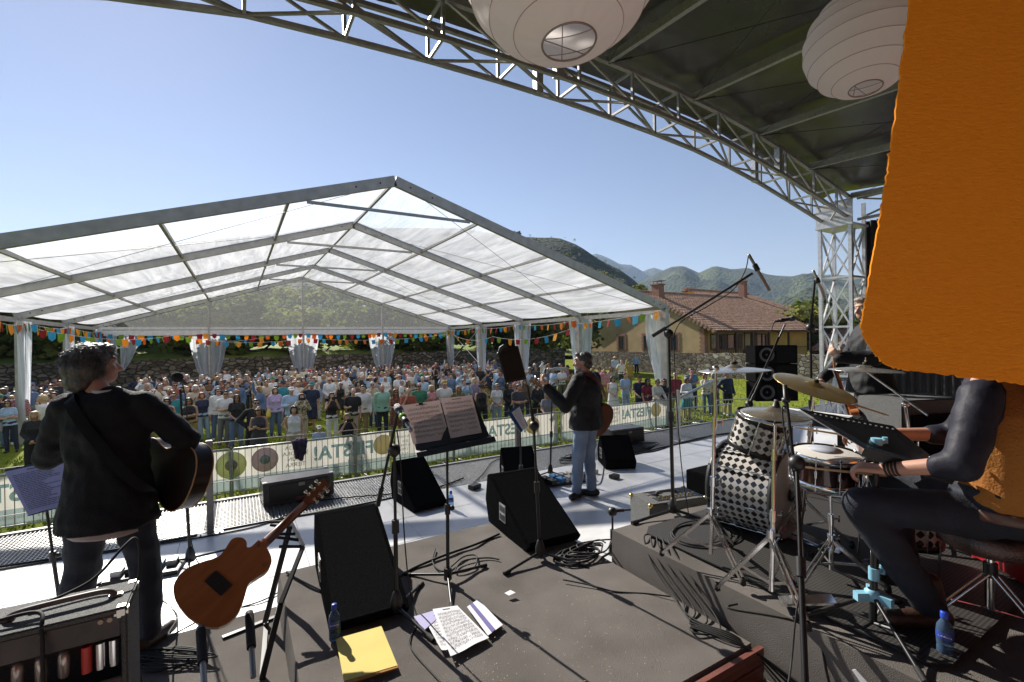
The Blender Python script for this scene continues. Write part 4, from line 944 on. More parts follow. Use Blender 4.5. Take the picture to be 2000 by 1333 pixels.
sheet('music_sheet', [q + nn for q in (P(787, 793, 3.36), P(859, 783, 3.33), P(880, 858, 3.2), P(808, 869, 3.22))], bounce_lit_paper, 'pink lit music sheet on the left half of the music stand', 'music sheet', 7, seed=2, group='music sheets')
sheet('music_sheet', [q + nn for q in (P(861, 780, 3.33), P(922, 773, 3.30), P(942, 846, 3.15), P(881, 857, 3.19))], bounce_lit_paper, 'pink lit music sheet on the right half of the music stand', 'music sheet', 7, seed=3, group='music sheets')
b = MB(); q = P(822, 789, 3.33); b.obox(q, (.03, .012, .02), TH * -1); tag(b.build('binder_clip', black_metal, org=q, bevel=.003), 'small black binder clip on the top of the left sheet', 'clip')
# tablet stand
b2 = G(1055, 1095, .2); t2 = P(1043, 832, 3.62)
mic_stand(b2, t2, 'stand on the riser holding a black tablet above the tall monitor', rot=3.3, boom=(t2, P(1030, 752, 3.66)), legr=.34)
e = empty('tablet', P(1000, 750, 3.66), 'black tablet in a holder above the tall floor monitor', 'tablet'); tq = [P(971, 684, 3.66), P(1012, 675, 3.74), P(1029, 741, 3.7), P(988, 749, 3.62)]; tn = (tq[1] - tq[0]).cross(tq[3] - tq[0]).normalized()
b = MB(); b.prism(tq, tn * .012); b.build('body', black_plastic, e, bevel=.003)
tn2 = tn if tn.dot(C0 - tq[0]) > 0 else -tn
b = MB(); cc = sum(tq, Vector()) / 4; b.prism([cc + (q - cc) * .86 + tn2 * (.013 if tn2 == tn else .001) for q in tq], tn2 * .001); b.build('screen', mat('dark_screen', (.02, .022, .022), .12, 0, .2, 5), e)
b = MB(); b.tube([P(975, 690, 3.66), P(978, 680, 3.64), P(985, 676, 3.66)], .014, 8); b.ico(P(974, 692, 3.64), .017, 2); b.ico(P(984, 677, 3.67), .017, 2); b.build('clamp', black_plastic, e)
# clipboard stand
b3 = P(1017, 870, 4.95); b3.z = 0
mic_stand(b3, P(1016, 835, 4.95), 'thin stand carrying the blue clipboard behind the monitors', legr=.28)
e = empty('clipboard', P(1017, 845, 4.9), 'blue clipboard with a white list sheet on a thin stand', 'clipboard'); cq = [P(990, 806, 4.95), P(1013, 791, 5.0), P(1031, 832, 4.88), P(1017, 846, 4.84)]; cn = (cq[1] - cq[0]).cross(cq[3] - cq[0]).normalized(); cn = cn if cn.dot(C0 - cq[0]) > 0 else -cn
b = MB(); b.prism(cq, cn * .006); b.build('board', mat('blue_board', (.03, .07, .20), .5), e)
sheet('list_sheet', [cq[0].lerp(cq[1], .3).lerp(cq[3], .12) + cn * .01, cq[1].lerp(cq[2], .1) + cn * .01, cq[2].lerp(cq[3], .12) + cn * .01, cq[3].lerp(cq[2], .3) + cn * .01], white_paper, 'white printed list clipped on the blue clipboard', 'paper', 9, 'text', 5)
# bare stand near the fence
b4 = G(1075, 930); mic_stand(b4, P(1078, 780, 6.5), 'slim black stand just left of the centre guitarist', legr=.3, rot=1); 
# tall boom over the drums
b5 = G(1315, 1010, .4); t5 = P(1306, 652, 3.95)
mic_stand(b5, t5, 'tall straight boom stand at the corner of the drum riser', boom=(P(1274, 657, 4.0), P(1470, 534, 3.75)), legr=.40, rot=3.0, th=.0135)
microphone(P(1462, 497, 3.78), P(1503, 568, 3.7), 'pencil microphone pointing down from the long boom', 'pencil', body=mat('champagne_metal', (.28, .25, .2), .35, .8))
cable([P(1462, 497, 3.78), P(1455, 530, 3.78), P(1430, 568, 3.8), P(1380, 600, 3.85), P(1322, 640, 3.93), P(1318, 720, 3.92), P(1330, 900, 3.88), G(1345, 1005, .41)], 'cable following the long boom and its stand')
b6 = P(1586, 900, 4.3); b6.z = .4
mic_stand(b6, P(1583, 640, 4.3), 'overhead stand rising behind the ride cymbal', boom=(P(1583, 640, 4.3), P(1592, 548, 4.2)), th=.013)
microphone(P(1588, 528, 4.2), P(1612, 584, 4.15), 'silver pencil microphone on the overhead stand', 'pencil', body=mat('nickel', (.5, .48, .42), .35, .8))
b7 = P(1455, 860, 4.6); b7.z = 0
mic_stand(b7, P(1463, 790, 4.6), 'boom stand leaning over the tom towards the keyboard', boom=(P(1462, 795, 4.6), P(1533, 634, 4.6)))
microphone(P(1512, 629, 4.6), P(1553, 622, 4.58), 'vocal microphone on the boom over the keyboard', 'vocal')
cable([P(1512, 630, 4.6), P(1508, 645, 4.6), P(1520, 655, 4.6), P(1495, 715, 4.6), P(1462, 780, 4.58), P(1468, 800, 4.5)], 'cable looping from the keyboard vocal microphone')
b8 = G(1576, 1420, .405)
mic_stand(b8, P(1556, 905, 2.3), 'black stand leaning in front of the hi-hat and snare', boom=(P(1562, 1000, 2.26), P(1537, 790, 2.42)), legr=.25, rot=.2)
microphone(P(1536, 800, 2.42), P(1533, 752, 2.45), 'small black microphone aimed at the hi-hat', 'pencil')
cable([P(1537, 795, 2.42), P(1528, 800, 2.4), P(1535, 860, 2.36), P(1556, 960, 2.28), P(1570, 1100, 2.2), P(1555, 1200, 2.12), P(1545, 1300, 2.05), G(1530, 1390, .42)], 'cable wound along the hi-hat microphone stand')
b9 = G(1197, 1092); mic_stand(b9, P(1196, 1000, 3.9), 'short mic stand at the corner of the drum riser facing the amp', legr=.16, boom=(P(1188, 1000, 3.92), P(1232, 996, 3.9)), rot=.9)
# drummer's music stand with pale blue clamps
D4 = [P(1563, 799, 2.52), P(1744, 832, 2.5), P(1868, 930, 2.2), P(1690, 874, 2.26)]
b10 = G(1705, 1228, .402)
e = empty('music_stand', b10, 'black perforated music stand with pale blue clamps beside the drummer', 'music stand', 'black music stands')
hubp = b10 + Vector((0, 0, .17))
for u_, v_, dd in ((1553, 1186, 2.42), (1805, 1333, 1.98), (1760, 1180, 2.55)):
    q = P(u_, v_, dd); q.z = .415; b = MB(); b.cyl(hubp, q, .0105, n=8); lg = b.build('leg', black_metal, e); b = MB(); d = (q - hubp).normalized(); b.cyl(q - d * .05, q + d * .01, .014, n=8); b.build('rubber_foot', rubber, lg)
    b = MB(); b.cyl(b10 + Vector((0, 0, .03)), hubp.lerp(q, .45), .005, n=6); b.build('strut', dark_steel, e)
topc = P(1712, 868, 2.33)
b = MB(); b.cyl(b10 + Vector((0, 0, .01)), b10.lerp(topc, .72), .0165, n=12); b.cyl(b10.lerp(topc, .7), topc, .0125, n=12); b.build('pole', black_metal, e)
for f in (.33, .70, 1.0):
    q = b10.lerp(topc, f - .03) if f < .9 else topc; b = MB(); b.cyl(q - Vector((0, 0, .03)), q + Vector((0, 0, .03)), .024, n=14); b.obox(q + Vector((.04, -.012, .01)), (.05, .016, .018)); b.cyl(q + Vector((.06, -.012, -.012)), q + Vector((.06, -.012, .03)), .013, n=8); b.build('clamp', blue_plastic, e)
b = MB(); b.lathe([(.02, -.03), (.034, -.02), (.034, .02), (.02, .03)], hubp, n=16)
for k in range(3): a = 2.6 + k * 2.09; b.obox(hubp + Vector((math.cos(a) * .05, math.sin(a) * .05, -.005)), (.07, .035, .04), a)
b.build('leg_hub', blue_plastic, e)
n4 = (D4[1] - D4[0]).cross(D4[3] - D4[0]).normalized(); n4 = n4 if n4.dot(C0 - D4[0]) > 0 else -n4
b = MB(); b.prism([q - n4 * .004 for q in D4], n4 * .004)
dsk = b.build('desk', mat('black_lacquer', (.012, .012, .013), .25, .1, .2, 20), e)
b = MB()
for k in range(15):
    q = D4[0].lerp(D4[1], .1 + .84 * k / 14).lerp(D4[3].lerp(D4[2], .1 + .84 * k / 14), .10); b.cyl(q, q + n4 * .002, .0055, n=8)
b.build('perforation', mat('sky_seen_hole', (.35, .36, .38), .6), dsk)
b = MB(); u4 = (D4[0] - D4[3]).normalized(); b.prism([D4[3], D4[2], D4[2] - n4 * .05, D4[3] - n4 * .05], -u4 * .005); b.build('lip', black_metal, e)
sheet('music_folder', [D4[0] - n4 * .014 + u4 * .012, D4[1] - n4 * .014 + u4 * .012, D4[2] - n4 * .014 + (D4[2] - D4[3]) * .05, D4[3] - n4 * .014], white_paper, 'white pages lying on the drummer music stand', 'music sheet', 8, seed=8, group='music sheets')
b = MB(); b.tube(smooth_path([P(1815, 893, 2.2), P(1835, 900, 2.19), P(1870, 898, 2.17), P(1892, 898, 2.15)]), .004, 6); tag(b.build('pen', white_paper, org=P(1850, 898, 2.18)), 'thin white pen clipped at the drummer music stand edge', 'pen')
b = MB(); q = P(1862, 922, 2.18); b.obox(q, (.07, .02, .03), .4, Matrix.Rotation(R(30), 3, 'Y') @ Matrix.Rotation(.5, 3, 'Z')); tag(b.build('battery_pack', mat('grey_plastic', (.3, .3, .3), .5), org=q, bevel=.003), 'small grey box clipped to the corner of the drummer music stand', 'box')
# ------------------------------------------------------------------ amplifiers
def amp_corners(b, pts, s=.022):
    for p in pts: b.ico(p, s, 1)
e = empty('guitar_amp', (-1.0, 2.74, 0), 'big grey tolex valve amplifier with open back in the near left corner', 'guitar amp', 'guitar amplifiers')
E_AMP = e
AX0, AX1, AY0, AY1, AZ0, AZ1 = -1.35, -.43, 2.60, 2.88, .22, .755
b = MB(); b.box((AX0, AY0, AZ1 - .025), (AX1, AY1, AZ1)); b.box((AX0, AY0, AZ0), (AX0 + .022, AY1, AZ1 - .027)); b.box((AX1 - .022, AY0, AZ0), (AX1, AY1, AZ1 - .027)); b.box((AX0 + .024, AY1 - .02, AZ0), (AX1 - .024, AY1, AZ1 - .027)); b.box((AX0 + .024, AY0, AZ0), (AX1 - .024, AY1 - .022, AZ0 + .022)); b.build('cabinet', tolex, e, bevel=.006)
b = MB(); b.box((AX0 + .024, AY0 + .012, AZ1 - .125), (AX1 - .024, AY0 + .024, AZ1 - .028)); b.box((AX0 + .024, AY0 + .012, AZ0 + .024), (AX1 - .024, AY0 + .024, AZ1 - .30)); b.build('back_panel', mat('worn_black_panel', (.05, .04, .04), .45, 0, .3, 20), e, bevel=.004)
for i, x in enumerate((-.86, -.79, -.72, -.65)):
    b = MB(); b.lathe([(.0005, .115), (.014, .11), (.02, .09), (.02, .01), (.014, 0)], (x, AY0 + .06, AZ1 - .26), n=14); b.build('valve', mat('valve_glass', (.35, .3, .28), .15, .6, .3, 20), e)
for i, (x, mm) in enumerate(((-.53, chrome), (-.485, chrome), (-.575, mat('red_cap', (.5, .03, .02), .4)))):
    b = MB(); b.cyl((x, AY0 + .05, AZ1 - .26), (x, AY0 + .05, AZ1 - .15), .018, n=14); b.build('shield_can', mm, e)
b = MB()
for x in (AX1 - .06, AX0 + .06, -.7, -.52):
    for z in (AZ1 - .045, AZ1 - .32, AZ0 + .06): b.cyl((x, AY0 + .012, z), (x, AY0 + .007, z), .010, n=8)
b.build('screw', mat('dull_brass', (.3, .22, .16), .4, .8), e)
for px_ in ((AX1, AY0, AZ1), (AX1, AY1, AZ1), (AX1, AY0, AZ0)):
    b = MB(); sx, sy = (-1, 1 if px_[1] == AY0 else -1); sz = -1 if px_[2] == AZ1 else 1; q = Vector(px_)
    b.box(tuple(min(a, c) for a, c in zip(q + Vector((.003, -.003 * sy, -.003 * sz)), q + Vector((-.045, .045 * sy, .045 * sz)))), tuple(max(a, c) for a, c in zip(q + Vector((.003, -.003 * sy, -.003 * sz)), q + Vector((-.045, .045 * sy, .045 * sz))))); b.build('corner', mat('corner_metal', (.5, .47, .43), .25, .9), e, bevel=.01)
b = MB(); b.tube(smooth_path([(-.84, 2.72, AZ1 + .004), (-.8, 2.72, AZ1 + .03), (-.62, 2.73, AZ1 + .035), (-.52, 2.735, AZ1 + .03), (-.49, 2.735, AZ1 + .004)]), .012, 8); b.build('handle', mat('handle_grey', (.16, .15, .14), .5), e)
for x in (-.49, -.84): b = MB(); b.obox((x, 2.735, AZ1 + .006), (.05, .03, .012)); b.build('handle_end', mat('handle_end_cap', (.42, .40, .37), .35, .5), e, bevel=.004)
AS = .779; E_AMP.scale = (AS, AS, AS); E_AMP.location = (-.779, 2.134, .4155)   # smaller amp on a taller case
def AM(x, y, z): return Vector((x * AS, y * AS, .4155 + z * AS))
b = MB(); b.box((-1.05, 2.05, 0), (-.42, 2.225, .58)); tag(b.build('flight_case', black_plastic, org=(-.7, 2.13, 0), bevel=.008), 'black flight case standing under the grey valve amplifier', 'case')
cable([AM(*q) for q in ((-1.2, 2.66, AZ1 + .012), (-.95, 2.68, AZ1 + .02), (-.74, 2.68, AZ1 + .03), (-.70, 2.60, AZ1 - .02), (-.69, 2.57, AZ1 - .2), (-.68, 2.56, .3))], 'cable hanging over the back of the valve amplifier', .006)
cable([AM(*q) for q in ((-.78, 2.76, AZ1 + .015), (-.6, 2.84, AZ1 + .05), (-.5, 2.95, AZ1 + .14), (-.46, 3.02, AZ1 + .15), (-.45, 3.05, AZ1 + .02), (-.47, 3.06, .3), (-.4, 3.2, -.5))], 'cable arching from the amplifier handle to the floor', .005)
# right combo amp
e = empty('guitar_amp', (3.4, 2.98, 0), 'small charcoal combo amplifier with brass corners behind the drum riser', 'guitar amp', 'guitar amplifiers'); a0 = R(-12); Mq = Matrix.Rotation(a0, 3, 'Z'); o = Vector((3.02, 2.86, 0)); T = lambda x, y, z: o + Mq @ Vector((x, y, z))
b = MB(); b.obox(T(.30, .16, .225), (.60, .32, .45), a0); b.build('cabinet', tolex, e, bevel=.012)
b = MB(); b.obox(T(.33, .10, .4515), (.42, .085, .006), a0); b.build('control_panel', mat('dark_panel', (.05, .045, .04), .3, .6), e)
for k in range(9): b = MB(); b.cyl(T(.16 + k * .045, .1, .455), T(.16 + k * .045, .1, .472), .010, n=10); b.build('knob', brass, e)
b = MB(); b.obox(T(.2, .24, .452), (.16, .05, .006), a0); b.obox(T(.42, .24, .452), (.1, .05, .006), a0); b.build('vent', mat('vent_brown', (.2, .17, .13), .5, .4), e)
b = MB(); b.tube(smooth_path([T(.2, .18, .452), T(.22, .18, .48), T(.38, .18, .48), T(.4, .18, .452)]), .011, 8); b.build('handle', black_plastic, e)
b = MB()
for x in (0, .6):
    for y in (0, .32):
        for z in (.02, .45): b.ico(T(x + (.012 if x == 0 else -.012), y + (.012 if y == 0 else -.012), z - .012), .026, 1)
b.build('corner', brass, e)
b = MB(); b.box((4.25, 3.1, 0), (4.9, 3.5, .42)); tag(b.build('speaker_cabinet', spk, org=(4.5, 3.3, 0), bevel=.01), 'low black cabinet between the combo amplifier and bass drum', 'cabinet')
# pedalboard, di boxes
e = empty('pedalboard', (3.5, 5.05, 0), 'crowded guitar pedalboard on the floor before the centre guitarist', 'pedalboard'); pr_ = random.Random(6)
b = MB(); b.obox((3.75, 5.0, .02), (.7, .32, .03), R(-10)); b.build('board', black_plastic, e)
for k in range(9):
    x = 3.45 + (k % 5) * .14; y = 4.93 + (k // 5) * .15; b = MB(); b.obox((x, y, .06), (.09, .12, .05), R(pr_.uniform(-20, 10))); b.cyl((x, y - .03, .085), (x, y - .03, .1), .01, n=8)
    b.build('pedal', [black_plastic, mat('pedal_blue', (.02, .15, .35), .4), dark_steel, mat('pedal_cream', (.45, .42, .33), .4), black_plastic][k % 5], e, bevel=.004)
b = MB(); q = G(927, 955); b.obox(q + Vector((0, 0, .03)), (.15, .1, .055), R(20)); tag(b.build('di_box', black_plastic, org=q, bevel=.006), 'small black stage box on the floor between two monitors', 'stage box')
b = MB(); q = G(1160, 925); b.obox(q + Vector((0, 0, .03)), (.07, .11, .05), R(20)); tag(b.build('effect_pedal', mat('pedal_cream', (.45, .42, .33), .4), org=q, bevel=.005), 'cream effect pedal behind the centre guitarist legs', 'pedal')
b = MB(); q = G(1200, 935); b.obox(q + Vector((0, 0, .03)), (.12, .1, .05), R(10)); tag(b.build('effect_pedal', black_plastic, org=q, bevel=.005), 'black effect pedal at the centre guitarist right heel', 'pedal')
b = MB(); q = G(285, 1120); b.obox(q + Vector((0, .0, .02)), (.5, .28, .035), R(-8)); tag(b.build('pedalboard', black_plastic, org=q, bevel=.005), 'flat black pedalboard at the feet of the grey haired guitarist', 'pedalboard')
for k in range(5): b = MB(); p_ = q + Vector((-.18 + k * .09, .0, .06)); b.obox(p_, (.07, .11, .045), R(-8)); tag(b.build('effect_pedal', [mat('pedal_white', (.6, .6, .6), .4), black_plastic, mat('pedal_green', (.25, .4, .03), .4), mat('pedal_blue', (.02, .15, .35), .4), dark_steel][k], org=p_, bevel=.004), ['white', 'black', 'lime green', 'blue', 'grey'][k] + ' effect pedal on the flat board at the guitarist feet', 'pedal', 'effect pedals')
# wedge at far left bottom corner
wedge(-1.52, 3.55, 0, .46, .5, .36, R(150), 'dark monitor cut off at the left edge behind the valve amplifier')
# music stand with lilac sheet at left
q = [P(2, 923, 3.35), P(96, 895, 3.45), P(104, 985, 3.22), P(55, 1012, 3.15)]
b11 = P(118, 1150, 3.3); b11.z = 0
LQ = [P(8, 918, 3.36), P(128, 893, 3.44), P(140, 985, 3.2), P(56, 1008, 3.12)]
music_stand(b11, 'black music stand behind the grey haired guitarist back', LQ, None, rot=1.2, legr=.4)
ln = (LQ[1] - LQ[0]).cross(LQ[3] - LQ[0]).normalized(); ln = ln if ln.dot(C0 - LQ[0]) > 0 else -ln
sheet('lyric_sheet', [LQ[0] + ln * .008 - (LQ[0] - LQ[3]) * .06, LQ[1] + ln * .008 - (LQ[1] - LQ[2]) * .06, LQ[2] + ln * .008, LQ[3] + ln * .008], mat('lilac_sheet', (.42, .40, .62), .8, 0, .04, 20), 'lilac printed lyric sheet on the stand at the left edge', 'paper', 22, 'text', 11)
# ------------------------------------------------------------------ bottles, papers, folder
water = bpy.data.materials.new('blue_bottle'); water.use_nodes = True; n, bs = nodes_of(water); bs.inputs['Base Color'].default_value = (.30, .50, .85, 1); bs.inputs['Transmission Weight'].default_value = .85; bs.inputs['Roughness'].default_value = .08; bs.inputs['IOR'].default_value = 1.2
blue_cap = mat('blue_cap', (.015, .06, .45), .4)
def bottle(p, label):
    e = empty('water_bottle', p, label, 'bottle', 'small blue water bottles'); b = MB()
    b.lathe([(.0005, .002), (.026, .002), (.031, .012), (.031, .05), (.0295, .055), (.031, .06), (.031, .12), (.029, .14), (.016, .165), (.0135, .17), (.0135, .185)], p, n=24); b.build('body', water, e)
    b = MB(); b.lathe([(.0158, .176), (.0158, .2), (.0135, .204), (.0005, .204)], p, n=16); b.build('cap', blue_cap, e)
    b = MB(); b.lathe([(.0316, .085), (.0318, .086), (.0318, .117), (.0316, .118)], p, n=24); lb = b.build('label', mat('bottle_label', (.03, .06, .32), .4), e)
    b = MB(); d = Vector((-p.x, -p.y, 0)).normalized(); add_text(b, 'FUENSANTA', .0085, Vector(p) + d * .0325 + Vector((0, 0, .101)), Vector((0, 0, 1)).cross(d), (0, 0, 1)); b.build('lettering', white_paper, lb)
bottle(G(654, 1251, .212), 'blue water bottle beside the big monitor on the riser'); bottle(G(881, 995, 0), 'blue water bottle on the floor by the smaller monitor'); bottle(G(1846, 1282, .41), 'blue water bottle on the drum riser next to the boot')
e = empty('folder', G(715, 1280, .212), 'yellow paper folder lying on the riser in sunlight', 'folder'); yq = [G(656, 1251, .226), G(745, 1226, .226), G(777, 1304, .226), G(672, 1335, .226)]
b = MB(); b.prism(yq, (0, 0, .010)); b.build('cover', mat('yellow_card', (.62, .50, .12), .75, 0, .06, 6), e, bevel=.002)
b = MB(); b.prism([yq[2] + Vector((0, -.004, .001)), yq[3] + Vector((0, -.004, .001)), yq[3] + Vector((0, -.016, 0)), yq[2] + Vector((0, -.012, 0))], (0, 0, .008)); b.build('page_edge', mat('brown_edge', (.35, .16, .04), .8), e)
sheet('music_sheet', [G(u, v, .24) for u, v in ((845, 1190), (893, 1183), (955, 1245), (880, 1283))], white_paper, 'white music sheet on top of the pile on the riser', 'music sheet', 10, seed=21, group='music sheets')
sheet('music_sheet', [G(u, v, .233) for u, v in ((826, 1204), (880, 1195), (905, 1265), (862, 1270))], white_paper, 'white music sheet lowest in the pile on the riser', 'music sheet', 9, seed=22, group='music sheets')
e = empty('leaflet', G(945, 1210, .236), 'white leaflet with a purple stripe beside the music sheets', 'leaflet'); lq = [G(u, v, .236) for u, v in ((912, 1186), (934, 1171), (982, 1221), (953, 1242))]
b = MB(); b.prism(lq, (0, 0, .0015)); b.build('page', white_paper, e); b = MB(); b.prism([lq[0].lerp(lq[1], .25) + Vector((0, 0, .003)), lq[0].lerp(lq[1], .5) + Vector((0, 0, .003)), lq[3].lerp(lq[2], .5) + Vector((0, 0, .003)), lq[3].lerp(lq[2], .25) + Vector((0, 0, .003))], (0, 0, .001)); b.build('stripe', mat('violet', (.12, .10, .30), .7), e)
b = MB(); b.prism([G(u, v, .234) for u, v in ((808, 1205), (868, 1187), (872, 1193), (828, 1232))], (0, 0, .0015)); tag(b.build('lilac_sheet', mat('lilac_sheet', (.42, .40, .62), .8), org=G(830, 1205, .236)), 'lilac folded sheet peeking out left of the music sheets', 'paper')
b = MB(); b.prism([G(u, v, .232) for u, v in ((985, 1159), (997, 1153), (1007, 1158), (994, 1164))], (0, 0, .001)); tag(b.build('card', white_paper, org=G(996, 1158, .222)), 'small white card lying alone on the riser carpet', 'card')
b = MB(); q0 = PX(1664, 1309, 2.455); q1 = PX(1671, 1308, 2.455); q2 = PX(1694, 1333, 2.455); q3 = PX(1680, 1333, 2.455); b.prism([q0, q1, q2, q3], (.004, 0, 0)); tag(b.build('tape', white_paper, org=q0), 'strip of white tape stuck on the drum riser side', 'tape')
# ------------------------------------------------------------------ cables on the floor
def gc(pts, z=0.): return [G(u, v, z) + Vector((0, 0, .008)) for u, v in pts]
cable(gc([(-20, 1112), (60, 1100), (180, 1083), (331, 1058), (440, 1036), (545, 1016), (640, 1000), (760, 975), (850, 955), (905, 935)]), 'black cable lying along the grating edge at left', .009)
cable(gc([(-20, 1118), (100, 1098), (260, 1073), (400, 1050), (500, 1030), (560, 1008), (600, 985), (660, 975), (780, 965)]), 'second cable snaking behind the near monitor along the grating', .007)
cable(gc([(1190, 880), (1230, 890), (1290, 876), (1350, 862), (1400, 850), (1470, 842)]), 'thick cable running right along the grating to the ramp post', .010)
cable(gc([(1195, 870), (1215, 883), (1270, 884), (1330, 866), (1390, 852), (1450, 846)]), 'cable beside the thick one near the ramp post', .008)
cable(gc([(925, 945), (945, 925), (960, 905), (985, 895), (1000, 898)]), 'curly cable entering the small monitor', .006)
cable(gc([(560, 1120), (640, 1160), (720, 1180), (790, 1122), (860, 1090), (930, 1065), (975, 1045)], .212), 'black multicore crossing the riser behind the boom stand', .010)
cable(gc([(850, 1075), (845, 1100), (862, 1118), (880, 1110), (905, 1090), (930, 1088), (925, 1112), (890, 1120), (905, 1098), (950, 1092), (975, 1095)], .212), 'cable looped twice left of the tablet stand foot', .006)
ck = random.Random(12)
for k in range(6):
    c = G(1115 + 9 * k, 1092 - 3 * k, .212); r = .10 + .02 * ck.random(); pts = [c + Vector((math.cos(t * .7) * r * (1.6 + .5 * math.sin(t * .9 + k)), math.sin(t * .7) * r * (.8 + .3 * math.cos(t)), .008 + .006 * k)) for t in range(14)]
    cable(pts, ['outermost loop', 'second loop', 'third loop', 'fourth loop', 'fifth loop', 'uppermost loop'][k] + ' of the cable coil beside the tablet stand', .006)
for k in range(5):
    o_ = .022 * k
    pts = [Vector((2.62 + o_, 2.5 - o_, .42)), Vector((2.52 + o_ * .3, 2.45 - .06 * k, .425)), Vector((2.455 - o_ * .2, 2.3 - .1 * k, .30)), Vector((2.40 - .016 * k, 2.1 - .1 * k, .222)), Vector((2.32 - .03 * k, 1.95 - .05 * k, .215)), Vector((2.30 - .02 * k, 1.8, .216)), Vector((2.36 - .015 * k, 1.64 - .01 * k, .216)), Vector((2.42, 1.55 - .03 * k, .14)), Vector((2.46, 1.4 - .1 * k, .02))]
    cable(pts, ['leftmost strand', 'second strand', 'middle strand', 'fourth strand', 'rightmost strand'][k] + ' of the cable bundle spilling off the drum riser', .0055)
for k in range(7):
    c = G(1345 + 6 * k, 1048 + 2 * (k % 3), .412); pts = [c + Vector((math.cos(t * .75 + k) * (.16 + .02 * k), math.sin(t * .75 + k) * (.12 + .015 * k), .006 + .004 * k)) for t in range(13)]
    cable(pts, ['lowest', 'second', 'third', 'fourth', 'fifth', 'sixth', 'top'][k] + ' turn of the cable coil near the tall boom foot', .005)
cable(gc([(1100, 1135), (1150, 1145), (1200, 1158), (1260, 1162), (1310, 1168)], .212), 'thin cable wandering across the sunlit riser towards the drums', .005)
cable([G(1440, 1180, .42), G(1428, 1190, .42), Vector((2.475, 1.30, .40)), Vector((2.455, 1.2, .22)), Vector((2.44, 1.18, .05))], 'single cable hanging over the drum riser edge', .006)
for k in range(7):
    c = G(330, 1290, .012); r = .13 + .02 * k; pts = [c + Vector((math.cos(t * .62 + k * 1.3) * r, math.sin(t * .62 + k) * r * .75, .006 + .006 * k)) for t in range(13)]
    cable(pts, ['bottom', 'second', 'third', 'fourth', 'fifth', 'sixth', 'top'][k] + ' turn of the cable heap beside the guitar stand', .005)
cable([G(300, 1160, .01), G(345, 1200, .012), G(330, 1240, .2), G(385, 1215, .2), G(420, 1200, .012), G(520, 1170, .012), G(600, 1120, .01)], 'cable passing under the guitar on its stand', .005)
cable(gc([(1155, 930), (1150, 945), (1168, 948), (1176, 935), (1180, 905)]), 'curled cable at the centre guitarist heel', .005)
for k in range(6):
    c = G(1110 + 6 * k, 905 - k * 3); pts = [c + Vector((math.cos(t * .8 + k) * (.14 + .03 * k), math.sin(t * .8) * .1, .02 + .01 * k)) for t in range(11)]; cable(pts, ['lowest', 'second', 'third', 'fourth', 'fifth', 'highest'][k] + ' loop in the cable tangle around the centre pedalboard', .006)
for k in range(5):
    c = G(1240, 882 - k); pts = [c + Vector((math.cos(t * .7 + k) * (.35 + .05 * k), math.sin(t * .7 + k) * (.13 + .01 * k), .012 + .008 * k)) for t in range(12)]; cable(pts, ['lowest', 'second', 'third', 'fourth', 'uppermost'][k] + ' loop of the cable pile behind the right front fill', .007)
# ================================================================== DRUM KIT
def placed(name, loc, axis, label, cat, group=None, up=None):
    x, y, d = frame(axis, up); e = bpy.data.objects.new(name, None); COL.objects.link(e); e.empty_display_size = .1
    M = Matrix((x, y, d)).transposed().to_4x4(); M.translation = Vector(loc); e.matrix_world = M; ORG[e.name] = None
    return tag(e, label, cat, group)
def checker_wrap(r, cell, thr=.07):
    m = bpy.data.materials.new('checker_wrap'); m.use_nodes = True; n, bs = nodes_of(m); tc = n.nodes.new('ShaderNodeTexCoord'); sp = n.nodes.new('ShaderNodeSeparateXYZ'); n.links.new(tc.outputs['Object'], sp.inputs[0])
    def M(op, a, c=None):
        q = n.nodes.new('ShaderNodeMath'); q.operation = op
        for i, z in enumerate((a, c)):
            if z is None: continue
            if isinstance(z, (int, float)): q.inputs[i].default_value = z
            else: n.links.new(z, q.inputs[i])
        return q.outputs[0]
    k = round(2 * math.pi * r / cell) / 1.0
    a = M('MULTIPLY', M('ARCTAN2', sp.outputs[1], sp.outputs[0]), k / 2); l = M('MULTIPLY', sp.outputs[2], math.pi / cell)
    p = M('MULTIPLY', M('SINE', M('ADD', a, l)), M('SINE', M('SUBTRACT', a, l)))
    g = M('GREATER_THAN', p, thr); mx = n.nodes.new('ShaderNodeMix'); mx.data_type = 'RGBA'; n.links.new(g, mx.inputs[0]); mx.inputs[6].default_value = (.62, .58, .53, 1); mx.inputs[7].default_value = (.015, .014, .015, 1)
    n.links.new(mx.outputs[2], bs.inputs['Base Color']); bs.inputs['Roughness'].default_value = .25; bs.inputs['Coat Weight'].default_value = .4; return m
skinh = mat('drum_head', (.62, .60, .55), .45, 0, .06, 8)
coated = mat('worn_drum_head', (.50, .43, .31), .5, 0, .15, 9)
